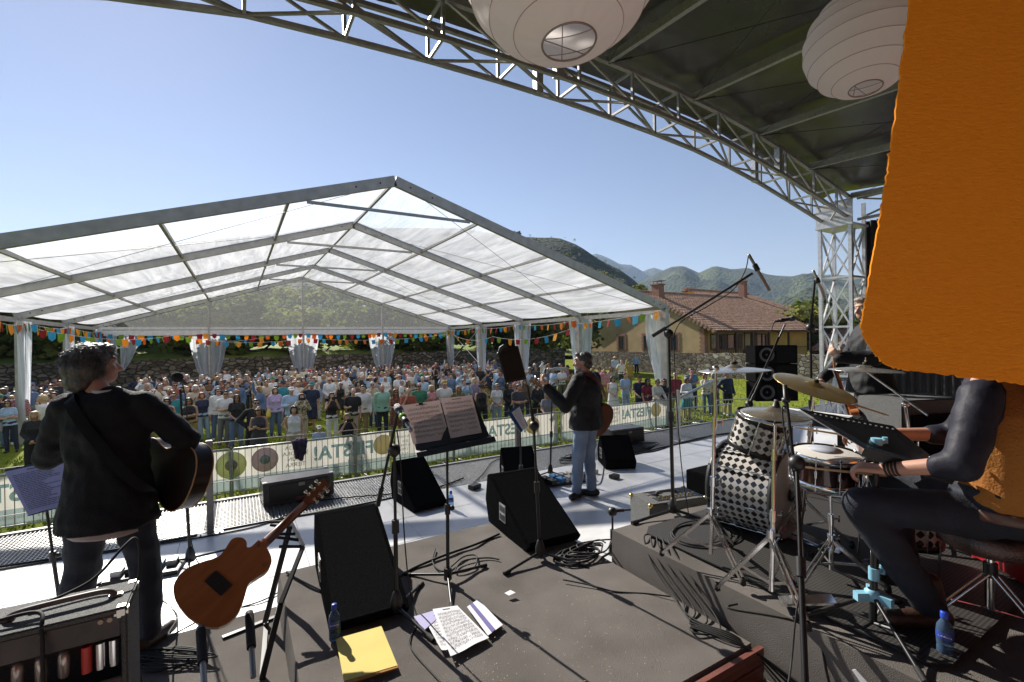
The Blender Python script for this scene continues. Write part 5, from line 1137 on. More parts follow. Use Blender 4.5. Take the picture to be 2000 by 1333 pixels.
def drum(loc, axis, r, dep, wrap, label, headm, hoopm, lugs=8, cat='drum', bottom=None, name='drum', rods=True):
    e = placed(name, loc, axis, label, cat, 'drums of the kit'); n = 64
    b = MB(); b.lathe([(r, -dep / 2), (r, dep / 2)], n=n); b.build('shell', wrap, e)
    b = MB(); b.lathe([(.0005, dep / 2 + .012), (r * .9, dep / 2 + .012), (r * 1.005, dep / 2 + .004)], n=n); b.build('batter_head', headm, e)
    b = MB(); b.lathe([(.0005, -dep / 2 - .008), (r * 1.005, -dep / 2 - .004)], n=n); b.build('resonant_head', bottom or headm, e)
    for s in (-1, 1):
        z = s * dep / 2; b = MB(); b.lathe([(r * 1.005, z - .018), (r * 1.05, z - .018), (r * 1.05, z + .016), (r * 1.03, z + .018), (r * 1.005, z + .016)], n=n); b.build('hoop', hoopm, e)
    for k in range(lugs):
        a = k * 2 * math.pi / lugs + .2; c, s = math.cos(a), math.sin(a); b = MB(); R1 = r * 1.045
        b.cyl((c * R1, s * R1, -dep / 2 - .02), (c * R1, s * R1, dep / 2 + .025), .0035, n=6)
        for z in ((-dep * .22, dep * .22) if dep > .2 else (0,)): b.cyl((c * (R1 - .004), s * (R1 - .004), z - .02), (c * (R1 - .004), s * (R1 - .004), z + .02), .009, n=8); b.cyl((c * r, s * r, z), (c * R1, s * R1, z), .006, n=6)
        for z in (-dep / 2 - .01, dep / 2 + .016): b.cyl((c * R1 * .985, s * R1 * .985, z), (c * R1 * 1.015, s * R1 * 1.015, z), .007, n=6)
        b.build('tension_rod', chrome, e)
    return e
bdm = mat('bass_batter', (.50, .46, .40), .35, 0, .08, 5)
BDC = P(1478, 956, 3.55); BDC.z = .735
BD = drum(BDC, (.16, -1, .0), .31, .44, checker_wrap(.31, .052), 'checkered black and white bass drum lying on its side', bdm, black_plastic, 8, 'bass drum', name='bass_drum')
b = MB(); b.lathe([(.0005, .236), (.05, .237), (.05, .239), (.0005, .239)], n=20); b.build('kick_pad', black_plastic, BD)
for s in (-1, 1):
    b = MB(); a = R(-90) + s * R(48); sx, sy = math.cos(a), math.sin(a)
    b.cyl((sx * .30, sy * .30, -.12), (sx * .42, sy * .30, -.2), .009, n=8); b.build('spur', chrome, BD)
drum(P(1482, 846, 3.42), (.06, -.30, .95), .178, .22, checker_wrap(.178, .05), 'checkered rack tom mounted above the bass drum', coated, black_metal, 6, 'tom drum', name='rack_tom')
FT = drum((3.62, 1.32, .80), (.03, -.05, 1), .205, .40, checker_wrap(.205, .056), 'checkered floor tom behind the snare drum', coated, black_metal, 8, 'tom drum', name='floor_tom')
snm = mat('dark_lacquer', (.035, .012, .012), .12, .3, .3, 3, coat=.6)
SN = drum((3.00, 1.46, 1.095), (-.03, -.06, 1), .178, .155, snm, 'dark lacquered snare drum with chrome hoops and white head', skinh, chrome, 10, 'snare drum', name='snare_drum')
b = MB(); b.lathe([(.0005, .0935), (.085, .0935), (.085, .0945), (.0005, .0945)], (.05, .03, 0), n=32); b.build('dot', mat('clear_dot', (.40, .42, .48), .25), SN)
b = MB(); b.obox((.185, 0, 0), (.03, .05, .08)); b.build('strainer', chrome, SN)
# floor under the kit: dark rubber mat
mm = mat('rubber_mat', (.05, .046, .042), .7, 0, .2, 30); n, bs = nodes_of(mm); tc = n.nodes.new('ShaderNodeTexCoord'); v = n.nodes.new('ShaderNodeTexVoronoi'); v.inputs['Scale'].default_value = 55; v.inputs['Randomness'].default_value = 0; n.links.new(tc.outputs['Object'], v.inputs[0])
cr = n.nodes.new('ShaderNodeValToRGB'); cr.color_ramp.elements[0].color = (.10, .09, .075, 1); cr.color_ramp.elements[0].position = .25; cr.color_ramp.elements[1].color = (.012, .011, .011, 1); cr.color_ramp.elements[1].position = .5; n.links.new(v.outputs['Distance'], cr.inputs[0]); n.links.new(cr.outputs[0], bs.inputs['Base Color'])
b = MB(); pl = [(2.60, .86), (2.60, 2.5), (2.7, 2.58), (4.6, 2.58), (4.6, .8), (2.68, .8)]
b.prism([(x, y, .424) for x, y in pl], (0, 0, .008)); tag(b.build('drum_mat', mm, org=(3.5, 1.6, .42)), 'ribbed dark rubber mat under the drum kit', 'mat')
bronze = mat('cymbal_bronze', (.62, .43, .16), .30, .9, col2=(.72, .55, .26), vscale=5, bump=.12, bscale=40)
bronze2 = mat('bright_cymbal', (.66, .58, .45), .26, .92, col2=(.74, .67, .55), vscale=5, bump=.12, bscale=40)
def cymbal_bits(e, r, m, off=0., flip=1):
    b = MB(); pr = [(.006, .032 * flip), (.03, .030 * flip), (.05, .018 * flip), (.06, .012 * flip)] + [(.06 + (r - .06) * k / 12, .012 * flip - .020 * flip * (k / 12) ** 1.5) for k in range(1, 13)]
    pr += [(q, z - .0016) for q, z in pr[::-1]]
    b.lathe([(q, z + off) for q, z in pr], n=72); return b.build('bow', m, e)
def tripod_stand(base, top, label, r=.30, hub=.32, boom=None, name='cymbal_stand', rot=.4, m=chrome):
    base, top = Vector(base), Vector(top); e = empty(name, base, label, 'cymbal stand', 'chrome drum hardware stands'); d = (top - base)
    for k in range(3):
        a = rot + k * 2.094; q = Vector((math.cos(a), math.sin(a), 0)); b = MB(); h = base + Vector((0, 0, hub)); f = base + q * r + Vector((0, 0, .03)); sd = Vector((-q.y, q.x, 0)) * .012
        b.beam(h + sd, f + sd, .006, .016); b.beam(h - sd, f - sd, .006, .016); b.beam(base + Vector((0, 0, .1)) + sd * .5, h.lerp(f, .55) + sd * .5, .005, .014); lg = b.build('leg', m, e)
        b = MB(); b.lathe([(.010, .04), (.015, .03), (.018, .0), (.0005, -.012)], f - Vector((0, 0, .016)), n=10); b.build('rubber_foot', rubber, lg)
    t1 = base + d * .42; t2 = base + d * .72
    b = MB(); b.cyl(base + Vector((0, 0, .06)), t1, .0135, n=12); b.cyl(t1, t2, .011, n=12); b.cyl(t2, top, .008, n=12); b.build('tube', m, e)
    for q, rr in ((base + Vector((0, 0, hub)), .02), (t1, .019), (t2, .016)):
        b = MB(); dn = d.normalized(); b.cyl(q - dn * .03, q + dn * .03, rr, n=14); b.cyl(q, q + Vector((.05, -.02, 0)), .006, n=6); b.beam(q + Vector((.05, -.02, -.02)), q + Vector((.05, -.02, .02)), .012, .006); b.build('clamp', m, e)
    if boom:
        b = MB(); b.cyl(boom[0], boom[1], .007, n=8); b.ico(top, .022, 2); b.build('boom_arm', m, e)
    return e
def cymbal(c, axis, r, m, label):
    e = placed('cymbal', c, axis, label, 'cymbal', 'bronze cymbals'); cymbal_bits(e, r, m)
    b = MB(); b.lathe([(.0005, .052), (.017, .05), (.018, .034), (.0005, .033)], n=14); b.build('felt', rubber, e)
    b = MB(); b.cyl((0, 0, .05), (0, 0, .085), .004, n=8); b.cyl((0, 0, .055), (0, 0, .066), .009, n=6); b.build('wing_nut', chrome, e); return e
cR = P(1590, 755, 3.2); cymbal(cR, (.02, -.36, 1), .255, bronze, 'large golden ride cymbal tilted towards the drummer')
cL = P(1434, 722, 3.0); cymbal(cL, (-.02, .02, 1), .215, bronze2, 'flat crash cymbal over the bass drum against the lawn')
cC = P(1690, 722, 3.3); cymbal(cC, (.02, -.03, 1), .22, bronze2, 'crash cymbal partly behind the orange felt')
q = Vector((cR.x + .02, cR.y + .12, .43)); tripod_stand(q, cR - Vector((0, 0, .01)), 'chrome stand under the golden ride cymbal', rot=1)
q = P(1388, 1060, 3.0); q.z = .43; tripod_stand(q, P(1398, 720, 3.0), 'chrome stand left of the bass drum carrying the flat crash', rot=.2, boom=(P(1385, 722, 3.0), cL - Vector((0, 0, .01))))
q = Vector((cC.x + .28, cC.y - .22, .43)); tripod_stand(q, P(1768, 790, 3.0), 'chrome boom stand of the crash beside the orange felt', rot=.8, boom=(P(1812, 812, 2.95), cC - Vector((0, 0, .01))))
# hi-hat
hb = P(1507, 1195, 2.55); hb.z = .43; hc = P(1515, 812, 2.62)
HH = tripod_stand(hb, hc + Vector((0, 0, .09)), 'chrome hi-hat stand in front of the bass drum', name='hi_hat_stand', r=.27, hub=.36, rot=2.2)
b = MB(); b.obox(hb + Vector((.12, -.12, .03)), (.09, .26, .012), R(40), Matrix.Rotation(R(40), 3, 'Z') @ Matrix.Rotation(R(-12), 3, 'X')); b.build('foot_pedal', chrome, HH)
e = placed('hi_hat', hc, (-.03, -.08, 1), 'pair of hi-hat cymbals above the chequered bass drum', 'cymbal', 'bronze cymbals'); o1 = cymbal_bits(e, .178, bronze2, .018); o1.name = 'top_cymbal'; o2 = cymbal_bits(e, .178, bronze2, -.018, -1); o2.name = 'bottom_cymbal'
b = MB(); b.lathe([(.0005, .085), (.012, .083), (.02, .055), (.024, .052), (.0005, .05)], n=14); b.build('clutch', black_plastic, e)
# snare stand, floor tom legs, kick pedal
sb = Vector((3.01, 1.44, .43)); tripod_stand(sb, sb + Vector((0, 0, .50)), 'chrome basket stand holding the snare drum', name='snare_stand', r=.26, hub=.24, rot=.9)
b = MB()
for k in range(3): a = .5 + k * 2.09; q = Vector((math.cos(a), math.sin(a), 0)); b.tube([sb + Vector((0, 0, .5)), sb + q * .12 + Vector((0, 0, .52)), sb + q * .185 + Vector((0, 0, .565)), sb + q * .188 + Vector((0, 0, .62))], .007, 6)
b.build('basket', chrome, bpy.data.objects['snare_stand'])
for k in range(3):
    a = .3 + k * 2.09; b = MB(); b.cyl((math.cos(a) * .222, math.sin(a) * .222, -.365), (math.cos(a) * .222, math.sin(a) * .222, .1), .007, n=8); b.build('leg', chrome, FT)
KX, KY = BDC.x + .05, BDC.y - .22
b = MB(); b.obox((KX, KY - .18, .45), (.10, .30, .014), R(6), Matrix.Rotation(R(6), 3, 'Z') @ Matrix.Rotation(R(10), 3, 'X')); b.obox((KX, KY - .15, .436), (.12, .36, .006), R(6))
kp = b.build('kick_pedal', chrome, org=(KX, KY - .18, .43), bevel=.003); tag(kp, 'chrome kick pedal in front of the bass drum head', 'drum pedal')
b = MB(); b.cyl((KX - .05, KY, .45), (KX - .05, KY, .62), .008, n=8); b.cyl((KX - .06, KY, .6), (KX + .06, KY, .6), .008, n=8); b.cyl((KX, KY, .6), (KX, KY - .05, .78), .005, n=8); b.build('beater_post', chrome, kp)
b = MB(); b.cyl((KX, KY - .07, .79), (KX, KY - .01, .78), .026, n=14); b.build('beater', mat('white_felt', (.5, .48, .45), .9), kp)
# throne
tq_ = Vector((3.17, .80, .42)); e = empty('drum_throne', tq_, 'round black vinyl drum throne on chrome double braced legs', 'stool')
b = MB(); zt_ = .50; b.lathe([(.0005, zt_ - .10), (.17, zt_ - .10), (.195, zt_ - .085), (.205, zt_ - .05), (.2, zt_ - .015), (.18, zt_), (.0005, zt_ + .004)], tq_, n=40); b.build('seat', mat('scuffed_vinyl', (.03, .02, .018), .25, 0, col2=(.10, .05, .04), vscale=14, bump=.3, bscale=120, spec=.7), e)
b = MB(); b.cyl(tq_ + Vector((0, 0, .1)), tq_ + Vector((0, 0, .41)), .016, n=14); b.build('post', chrome, e)
b = MB(); b.cyl(tq_ + Vector((0, 0, .26)), tq_ + Vector((0, 0, .33)), .027, n=14); b.build('collar', black_metal, e)
for k in range(3):
    a = R(-105) + k * 2.094; q = Vector((math.cos(a), math.sin(a), 0)); sd = Vector((-q.y, q.x, 0)) * .016; b = MB(); h = tq_ + Vector((0, 0, .29)); f = tq_ + q * .27 + Vector((0, 0, .02))
    b.tube([h + sd, h.lerp(f, .9) + sd, f], .006, 6); b.tube([h - sd, h.lerp(f, .9) - sd, f], .006, 6); b.beam(tq_ + Vector((0, 0, .10)), h.lerp(f, .6), .012, .005); lg = b.build('leg', chrome, e)
    b = MB(); b.cyl(f + Vector((0, 0, .04)), f - Vector((0, 0, .018)), .016, .02, n=10); b.build('rubber_foot', rubber, lg)
# drum sticks
def stick(a, c, label): b = MB(); b.tube([Vector(a), Vector(a).lerp(Vector(c), .9), Vector(c)], lambda t: .0072 * (1 - .5 * t), 8); return tag(b.build('drum_stick', mat('hickory', (.5, .36, .2), .5, 0, .1, 9), org=a), label, 'drum stick', 'drum sticks')
stick(P(1672, 792, 3.1), P(1735, 812, 3.2), 'wooden drum stick resting above the keyboard edge')
# keyboard with its stand, grey case, amp
e = empty('keyboard', P(1580, 800, 4.3), 'black stage keyboard behind the hi-hat and ride', 'keyboard'); k0 = P(1500, 800, 4.5); k1 = P(1672, 822, 4.0); kd = (k1 - k0).normalized(); kn = Vector((kd.y, -kd.x, 0)); kn = kn if kn.dot(-k0) > 0 else -kn
b = MB(); b.prism([k0, k1, k1 - kn * .3, k0 - kn * .3], (0, 0, -.10)); b.build('case', black_plastic, e, recalc=True, bevel=.008)
b = MB(); b.prism([k0 - kn * .02 + kd * .05 + Vector((0, 0, .003)), k1 - kn * .02 - kd * .05 + Vector((0, 0, .003)), k1 - kn * .16 - kd * .05 + Vector((0, 0, .003)), k0 - kn * .16 + kd * .05 + Vector((0, 0, .003))], (0, 0, .012)); b.build('keys', white_paper, e)
b = MB(); add_text(b, 'KAWAI', .055, k0.lerp(k1, .33) + kn * .004 - Vector((0, 0, .05)), kd, (0, 0, 1), ext=.001); b.build('lettering', white_paper, e)
for f in (.2, .8): b = MB(); q = k0.lerp(k1, f) - kn * .15; b.beam(q - Vector((0, 0, .1)), (q.x, q.y, .42), .03, .05); b.build('stand_leg', black_metal, e)
e = empty('bass_amp', P(1800, 790, 4.0), 'black bass amplifier with ribbed grille behind the drummer shoulder', 'bass amp'); q = P(1775, 800, 4.2)
b = MB(); b.obox((q.x + .35, q.y + .1, .85), (.75, .45, .86), R(-20)); b.build('cabinet', tolex, e, bevel=.012)
b = MB(); b.obox((q.x + .28, q.y - .135, .90), (.62, .02, .5), R(-20))
b.build('grille', grille, e)
e = empty('synthesizer', P(1975, 755, 2.6), 'silver synthesizer edge peeking right of the orange vest', 'keyboard'); q = P(2060, 757, 2.7); b = MB(); b.obox(q, (.46, .26, .04), R(-50)); b.build('case', mat('silver_plastic', (.4, .4, .42), .4, .3), e, bevel=.006); b = MB(); b.obox(q - Vector((0, 0, .05)), (.44, .24, .045), R(-50)); b.build('lower_case', black_plastic, e)
for f in (-.17, .17): b = MB(); o = q + Vector((f * .64, -f * .77, 0)); b.beam((o.x, o.y, q.z - .075), (o.x, o.y, .41), .03, .05); b.build('stand_leg', black_metal, e)
# red cloth covered case at the right edge
e = empty('case', P(1975, 1040, 2.6), 'bright red case at the right edge behind the drum throne', 'case'); q = P(2030, 1060, 2.75); b = MB(); b.obox((q.x + .06, q.y + .05, .68), (.42, .42, .5), R(-35)); b.build('body', mat('red_shell', (.30, .008, .012), .3, 0, .1, 3), e, bevel=.03); b = MB(); b.obox((q.x + .06, q.y + .05, .68), (.45, .45, .035), R(-35)); b.build('band', black_plastic, e, bevel=.005)
tube_ = [P(1955, 930, 2.45), P(1962, 985, 2.42), P(1985, 1010, 2.4)]; b = MB(); b.tube(smooth_path(tube_), .018, 8); b.build('handle', mat('tan_handle', (.62, .42, .25), .4), e)

# ================================================================== GUITARS
varn = mat('mahogany_varnish', (.40, .14, .045), .25, 0, .14, 3, coat=.5, stretch=(8, 1, 1))
neckw = mat('neck_wood', (.17, .06, .025), .35, 0, .15, 4, coat=.3)
def guitar_outline(cut=True, n=90, lower=.195, waist=.122, upper=.142, L=.48):
    def half(t):   # t 0 tail .. 1 neck end
        pts = [(0, .0), (.012, .07), (.04, .118), (.11, .17), (.22, lower), (.34, lower * .97), (.47, lower * .80), (.58, waist), (.68, waist * 1.03), (.80, upper), (.90, upper * .92), (.96, upper * .66), (.99, .05), (1, .03)]
        for i in range(len(pts) - 1):
            if pts[i][0] <= t <= pts[i + 1][0]:
                x0, y0 = pts[max(i - 1, 0)]; x1, y1 = pts[i]; x2, y2 = pts[i + 1]; x3, y3 = pts[min(i + 2, len(pts) - 1)]
                k = (t - x1) / (x2 - x1); m1 = (y2 - y0) / max(1e-6, x2 - x0) * (x2 - x1); m2 = (y3 - y1) / max(1e-6, x3 - x1) * (x2 - x1)
                if i == 0: return y2 * math.sin(k * math.pi / 2) ** .8 if k < 1 else y2
                return (2 * k ** 3 - 3 * k * k + 1) * y1 + (k ** 3 - 2 * k * k + k) * m1 + (-2 * k ** 3 + 3 * k * k) * y2 + (k ** 3 - k * k) * m2
        return 0
    R_ = [(half(i / n), i / n * L) for i in range(n + 1)]; Lf = []
    if cut:
        hn = [Vector((-x, y * L, 0)) for x, y in ((half(.70), .70), (half(.76), .76), (upper * 1.01, .81), (upper * .93, .862), (upper * .74, .898), (upper * .54, .900), (upper * .40, .876), (.045, .858), (.030, .885), (.028, .95), (.028, 1))]
        return R_ + [(p.x, p.y) for p in smooth_path(hn, 5)][::-1] + [(-half(i / n), i / n * L) for i in range(int(n * .69), -1, -1)]
    for i in range(n + 1):
        t = i / n; x = half(t)
        if cut and t > .83: x = max(.028, x * (1 - ((t - .83) / .10) * .9)) if t < .93 else .028
        Lf.append((-x, t * L))
    return R_ + Lf[::-1]
def guitar(root_loc, Ldir, Ndir, label, top_m, back_m, side_m, dep=.085, cut=True, scale=1., name='guitar', hatch=False, hole=True, binding=None, headm=None, mirror=False):
    """local frame: Y tail->head, Z = towards the guitar BACK; X = across"""
    Y = Vector(Ldir).normalized(); Z = (Vector(Ndir) - Y * Vector(Ndir).dot(Y)).normalized(); X = Y.cross(Z)
    e = bpy.data.objects.new(name, None); COL.objects.link(e); M = Matrix((X, Y, Z)).transposed().to_4x4() @ Matrix.Scale(scale, 4); M.translation = Vector(root_loc); e.matrix_world = M; ORG[e.name] = None; e.empty_display_size = .1
    tag(e, label, 'guitar'); ol = guitar_outline(cut); ol = [(-x if mirror else x, y) for x, y in ol]
    b = MB(); n = len(ol); z0, z1 = -dep / 2, dep / 2
    b.add([(x, y, z0) for x, y in ol] + [(x, y, z1) for x, y in ol], [(i, (i + 1) % n, n + (i + 1) % n, n + i) for i in range(n)], True); b.build('side', side_m, e)
    h = len(ol) // 2
    def cap_(z, bulge):
        if cut: return [(x, y, z + bulge * .4) for x, y in ol], [tuple(range(n))]
        vs = []; fs = []; K = 10
        for i in range(h):
            (xa, y), (xb, _) = ol[i], ol[n - 1 - i]
            for k in range(K + 1): f = k / K; vs.append((xa + (xb - xa) * f, y, z + bulge * math.sin(math.pi * f) * math.sin(math.pi * min(1, max(0, i / (h - 1))))))
        for i in range(h - 1):
            for k in range(K): fs.append((i * 11 + k, i * 11 + k + 1, i * 11 + 12 + k, i * 11 + 11 + k))
        return vs, fs
    b = MB(); b.add(*cap_(z1, .010), True); b.build('back', back_m, e)
    b = MB(); b.add(*cap_(z0, -.003), True); b.build('top', top_m, e)
    if binding:
        b = MB(); b.tube([(x, y, z1 + .001) for x, y in ol], .004, 6, True); b.tube([(x, y, z0 - .001) for x, y in ol], .004, 6, True); b.build('binding', binding, e)
    if hole:
        b = MB(); b.lathe([(.0005, 0), (.048, 0), (.048, -.002), (.056, -.002), (.056, 0)], (0, .335, z0 - .004), (0, 0, -1), 30); b.build('sound_hole', black_plastic, e)
        b = MB(); b.box((-.08, .135, z0 - .014), (.08, .165, z0 - .004)); b.build('bridge', neckw, e)
    b = MB(); L1, L2 = .44, .83
    for y0, y1, w0, w1, t0, t1 in ((L1, .52, .030, .028, .055, .030), (.52, L2, .028, .023, .022, .020)):
        vs = []
        for y, w_, t_ in ((y0, w0, t0), (y1, w1, t1)):
            for k in range(9): a = math.pi * k / 8; vs.append((math.cos(a) * w_, y, z0 + .002 + math.sin(a) * t_))
        b.add(vs, [(k, k + 1, 10 + k, 9 + k) for k in range(8)] + [tuple(range(9)), tuple(range(9, 18))[::-1]], True)
    nk = b.build('neck', neckw, e)
    b = MB(); b.box((-.029, .36, z0 - .010), (.029, L2, z0 - .0)); b.build('fingerboard', mat('rosewood', (.04, .02, .015), .5), e)
    b = MB(); pl = [(-.024, L2), (.024, L2), (.036, L2 + .05), (.037, L2 + .17), (.03, L2 + .195), (0, L2 + .185), (-.03, L2 + .195), (-.037, L2 + .17), (-.036, L2 + .05)]
    b.prism([(x, y, z0 - .006 + (y - L2) * .22) for x, y in pl], (0, 0, .016)); b.build('headstock', headm or neckw, e)
    for sx in (-1, 1):
        for k in range(3):
            y = L2 + .055 + k * .045; zz = z0 + .014 + (y - L2) * .22; b = MB(); b.cyl((sx * .02, y, zz), (sx * .05, y, zz), .006, n=8); b.cyl((sx * .022, y - .012, zz), (sx * .022, y + .012, zz), .008, n=8); b.cyl((sx * .05, y, zz), (sx * .062, y, zz), .012, .010, n=10); b.build('tuning_peg', mat('peg_metal', (.7, .62, .45), .25, .9), e)
    b = MB()
    for k in range(6): b.cyl((-.020 + k * .008, .15, z0 - .016), (-.016 + k * .0064, L2, z0 - .013), .0008, n=4)
    b.build('string', mat('string_steel', (.6, .6, .6), .3, 1), e)
    if hatch:
        sx = 1
        b = MB(); b.prism([(-.070 * sx, .155, z1 + .0085), (.058 * sx, .155, z1 + .0085), (.058 * sx, .228, z1 + .0085), (-.070 * sx, .228, z1 + .0085)], (0, 0, .004)); b.build('battery_hatch', black_plastic, e)
        b = MB(); b.cyl((.105 if not mirror else -.105, .40, z1), (.105 if not mirror else -.105, .40, z1 + .016), .007, n=10); b.cyl((0, .455, z1 - .01), (0, .455, z1 + .022), .008, n=10); b.build('strap_button', chrome, e)
    return e
ga, gb_ = P(366, 1205, 2.42), P(637, 942, 3.10); gL = (gb_ - ga).normalized(); toC = (C0 - (ga + gb_) / 2).normalized()
GN = toC * .9 + Vector((.05, -.1, .30))
guitar(ga, gL, GN, 'reddish brown cutaway acoustic guitar leaning back on a black stand', mat('spruce_top', (.45, .24, .08), .35), varn, mat('honey_side', (.42, .17, .035), .3, 0, .12, 4, coat=.4), dep=.09, hatch=True, scale=(gb_ - ga).length / 1.015, mirror=False)
# guitar stand: frame with padded arms and pronged yoke
e = empty('guitar_stand', G(500, 1330, 0), 'black folding multi guitar stand under the brown acoustic guitar', 'guitar stand')
def bar(nm, pts, r, m=black_metal, n=8): b = MB(); b.tube(pts, r, n); return b.build(nm, m, e)
yk = P(592, 1068, 2.98); yk2 = P(567, 1020, 3.1)
ft1 = G(512, 1325, .012); ft2 = G(520, 1215, .012); ft3 = G(385, 1390, .012); ft4 = G(600, 1330, .012)
b = MB(); b.beam(yk, P(548, 1180, 2.66), .022, .022); b.beam(P(548, 1180, 2.66), ft1, .030, .030); b.build('main_strut', black_metal, e)
b = MB(); b.beam(yk2 - Vector((0, 0, .02)), G(518, 1215, .03), .026, .026); b.build('rear_strut', black_metal, e)
b = MB(); b.beam(yk2, yk, .018, .026); b.build('yoke', dark_steel, e)
for k in range(5):
    q = yk2.lerp(yk, k / 4); L_ = (P(q and 540, 1030 + k * 11, 3.02) - P(575, 1030 + k * 11, 3.02)) * 1.3; b = MB(); b.cyl(q, q + L_ + Vector((0, 0, .02 * (k % 2))), .010, n=8); b.build('prong', rubber, e)
b = MB(); b.beam(ft3, ft4, .03, .022); b.beam(ft2 + Vector((-.25, -.05, 0)), ft2 + Vector((.22, .06, 0)), .03, .022); b.beam(ft2, ft1, .026, .02); b.build('base_bar', black_metal, e)
for u_, v_, D_, h_ in ((392, 1232, 2.38, .0), (487, 1203, 2.55, .0)):
    tp_ = P(u_, v_, D_); fo = P(u_ + 8, v_ + 120, D_ - .28); fo.z = max(fo.z, .03); b = MB(); b.cyl(tp_, tp_.lerp(fo, .55), .022, n=12); pd = b.build('padded_arm', mat('foam_pad', (.02, .02, .022), .85, 0, .2, 60, .4, 200), e)
    b = MB(); b.cyl(tp_.lerp(fo, .55), fo, .013, n=10); b.cyl(tp_, tp_ + (tp_ - fo).normalized() * .02, .02, n=12); b.build('arm_end', mat('arm_grey', (.25, .25, .25), .4, .5), pd)

# ================================================================== LANTERNS AND ORANGE FELT
rice = bpy.data.materials.new('rice_paper'); rice.use_nodes = True; n, bs = nodes_of(rice); bs.inputs['Base Color'].default_value = (.94, .86, .83, 1); bs.inputs['Roughness'].default_value = .7
o_ = [x for x in n.nodes if x.type == 'OUTPUT_MATERIAL'][0]; tl = n.nodes.new('ShaderNodeBsdfTranslucent'); tl.inputs[0].default_value = (.97, .91, .88, 1); mx = n.nodes.new('ShaderNodeMixShader'); mx.inputs[0].default_value = .55; n.links.new(bs.outputs[0], mx.inputs[1]); n.links.new(tl.outputs[0], mx.inputs[2]); n.links.new(mx.outputs[0], o_.inputs[0])
def lantern(c, r, axis, label, seed):
    e = placed('paper_lantern', c, axis, label, 'paper lantern', 'white paper lanterns'); b = MB(); ribs = 9; prof = []
    n_, m_ = 96, 108; a0 = R(15); vs = []
    for j in range(m_ + 1):
        t = a0 + (math.pi - 2 * a0) * j / m_; ph = (j / m_ * ribs) % 1; pinch = -.022 * math.sin(math.pi * ph) * (.6 + .4 * math.sin(t))
        for i in range(n_):
            a = 2 * math.pi * i / n_; k = .010 * mnoise.noise(Vector((math.cos(a) * 5, math.sin(a) * 5, j * .09 + seed))) + .007 * mnoise.noise(Vector((math.cos(a) * 17, math.sin(a) * 17, j * .04 + seed)))
            q = r * (1 + pinch + k * math.sin(math.pi * ph) * 1.6); vs.append((math.cos(a) * math.sin(t) * q, math.sin(a) * math.sin(t) * q, -math.cos(t) * q * .96))
    b.add(vs, [(j * n_ + i, j * n_ + (i + 1) % n_, (j + 1) * n_ + (i + 1) % n_, (j + 1) * n_ + i) for j in range(m_) for i in range(n_)], True); b.build('paper_shade', rice, e)
    for k in range(1, ribs):
        t = a0 + (math.pi - 2 * a0) * k / ribs; b = MB(); b.tube([(math.cos(a) * math.sin(t) * r * .998, math.sin(a) * math.sin(t) * r * .998, -math.cos(t) * r * .958) for a in [2 * math.pi * i / 60 for i in range(60)]], .0016, 5, True); b.build('rib', mat('bamboo_rib', (.42, .32, .28), .7), e)
    b = MB(); q = r * math.sin(a0); z = -r * .96 * math.cos(a0); w_ = mat('wire', (.25, .2, .18), .5, .5)
    for zz in (z, -z): b.tube([(math.cos(a) * q, math.sin(a) * q, zz) for a in [2 * math.pi * i / 40 for i in range(40)]], .003, 6, True)
    b.build('ring', w_, e)
    b = MB(); b.cyl((-q, .02, z), (q, .02, z), .0015, n=5); b.cyl((-.02, -q, z + .004), (-.02, q, -z), .0015, n=5); b.cyl((.03, q, z + .004), (.0, -q, -z), .0015, n=5); b.build('wire_frame', w_, e)
    b = MB(); b.cyl((0, 0, -z), (0, 0, -z + .5), .002, n=5); b.build('hanging_cord', w_, e); return e
lc = P(1094, -92, 1.30); lantern(lc, .285, (-.02, .10, 1), 'big white paper lantern hanging at the top centre', 1)
lc2 = P(1688, 82, 2.15); lantern(lc2, .245, (.1, .05, 1), 'smaller white paper lantern beside the orange felt', 4)
of = bpy.data.materials.new('orange_felt'); of.use_nodes = True; n, bs = nodes_of(of)
tc = n.nodes.new('ShaderNodeTexCoord'); mp = n.nodes.new('ShaderNodeMapping'); mp.inputs['Scale'].default_value = (26, 26, 90); n.links.new(tc.outputs['Object'], mp.inputs[0]); t = n.nodes.new('ShaderNodeTexNoise'); t.inputs['Scale'].default_value = 2; t.inputs['Detail'].default_value = 9; t.inputs['Roughness'].default_value = .75; n.links.new(mp.outputs[0], t.inputs[0])
cr = n.nodes.new('ShaderNodeValToRGB'); e_ = cr.color_ramp.elements; e_[0].position = .25; e_[0].color = (.80, .24, .012, 1); e_[1].position = .72; e_[1].color = (.90, .32, .025, 1); n.links.new(t.outputs[0], cr.inputs[0]); n.links.new(cr.outputs[0], bs.inputs['Base Color']); bs.inputs['Roughness'].default_value = .9; bs.inputs['Specular IOR Level'].default_value = .15
bp = n.nodes.new('ShaderNodeBump'); bp.inputs['Strength'].default_value = .8; bp.inputs['Distance'].default_value = .003; n.links.new(t.outputs[0], bp.inputs['Height']); n.links.new(bp.outputs[0], bs.inputs['Normal'])
o_ = [x for x in n.nodes if x.type == 'OUTPUT_MATERIAL'][0]; tl = n.nodes.new('ShaderNodeBsdfTranslucent'); mx = n.nodes.new('ShaderNodeMixShader'); mx.inputs[0].default_value = .0; n.links.new(cr.outputs[0], tl.inputs[0]); n.links.new(bs.outputs[0], mx.inputs[1]); n.links.new(tl.outputs[0], mx.inputs[2]); n.links.new(mx.outputs[0], o_.inputs[0])
DF = .95; edge = [(1782, -60), (1778, 0), (1768, 80), (1757, 160), (1744, 260), (1735, 330), (1722, 410), (1710, 480), (1698, 550), (1688, 605), (1683, 640), (1692, 665), (1706, 685), (1722, 705), (1742, 718), (1775, 724), (1850, 733), (1925, 742), (2000, 750), (2150, 766)]
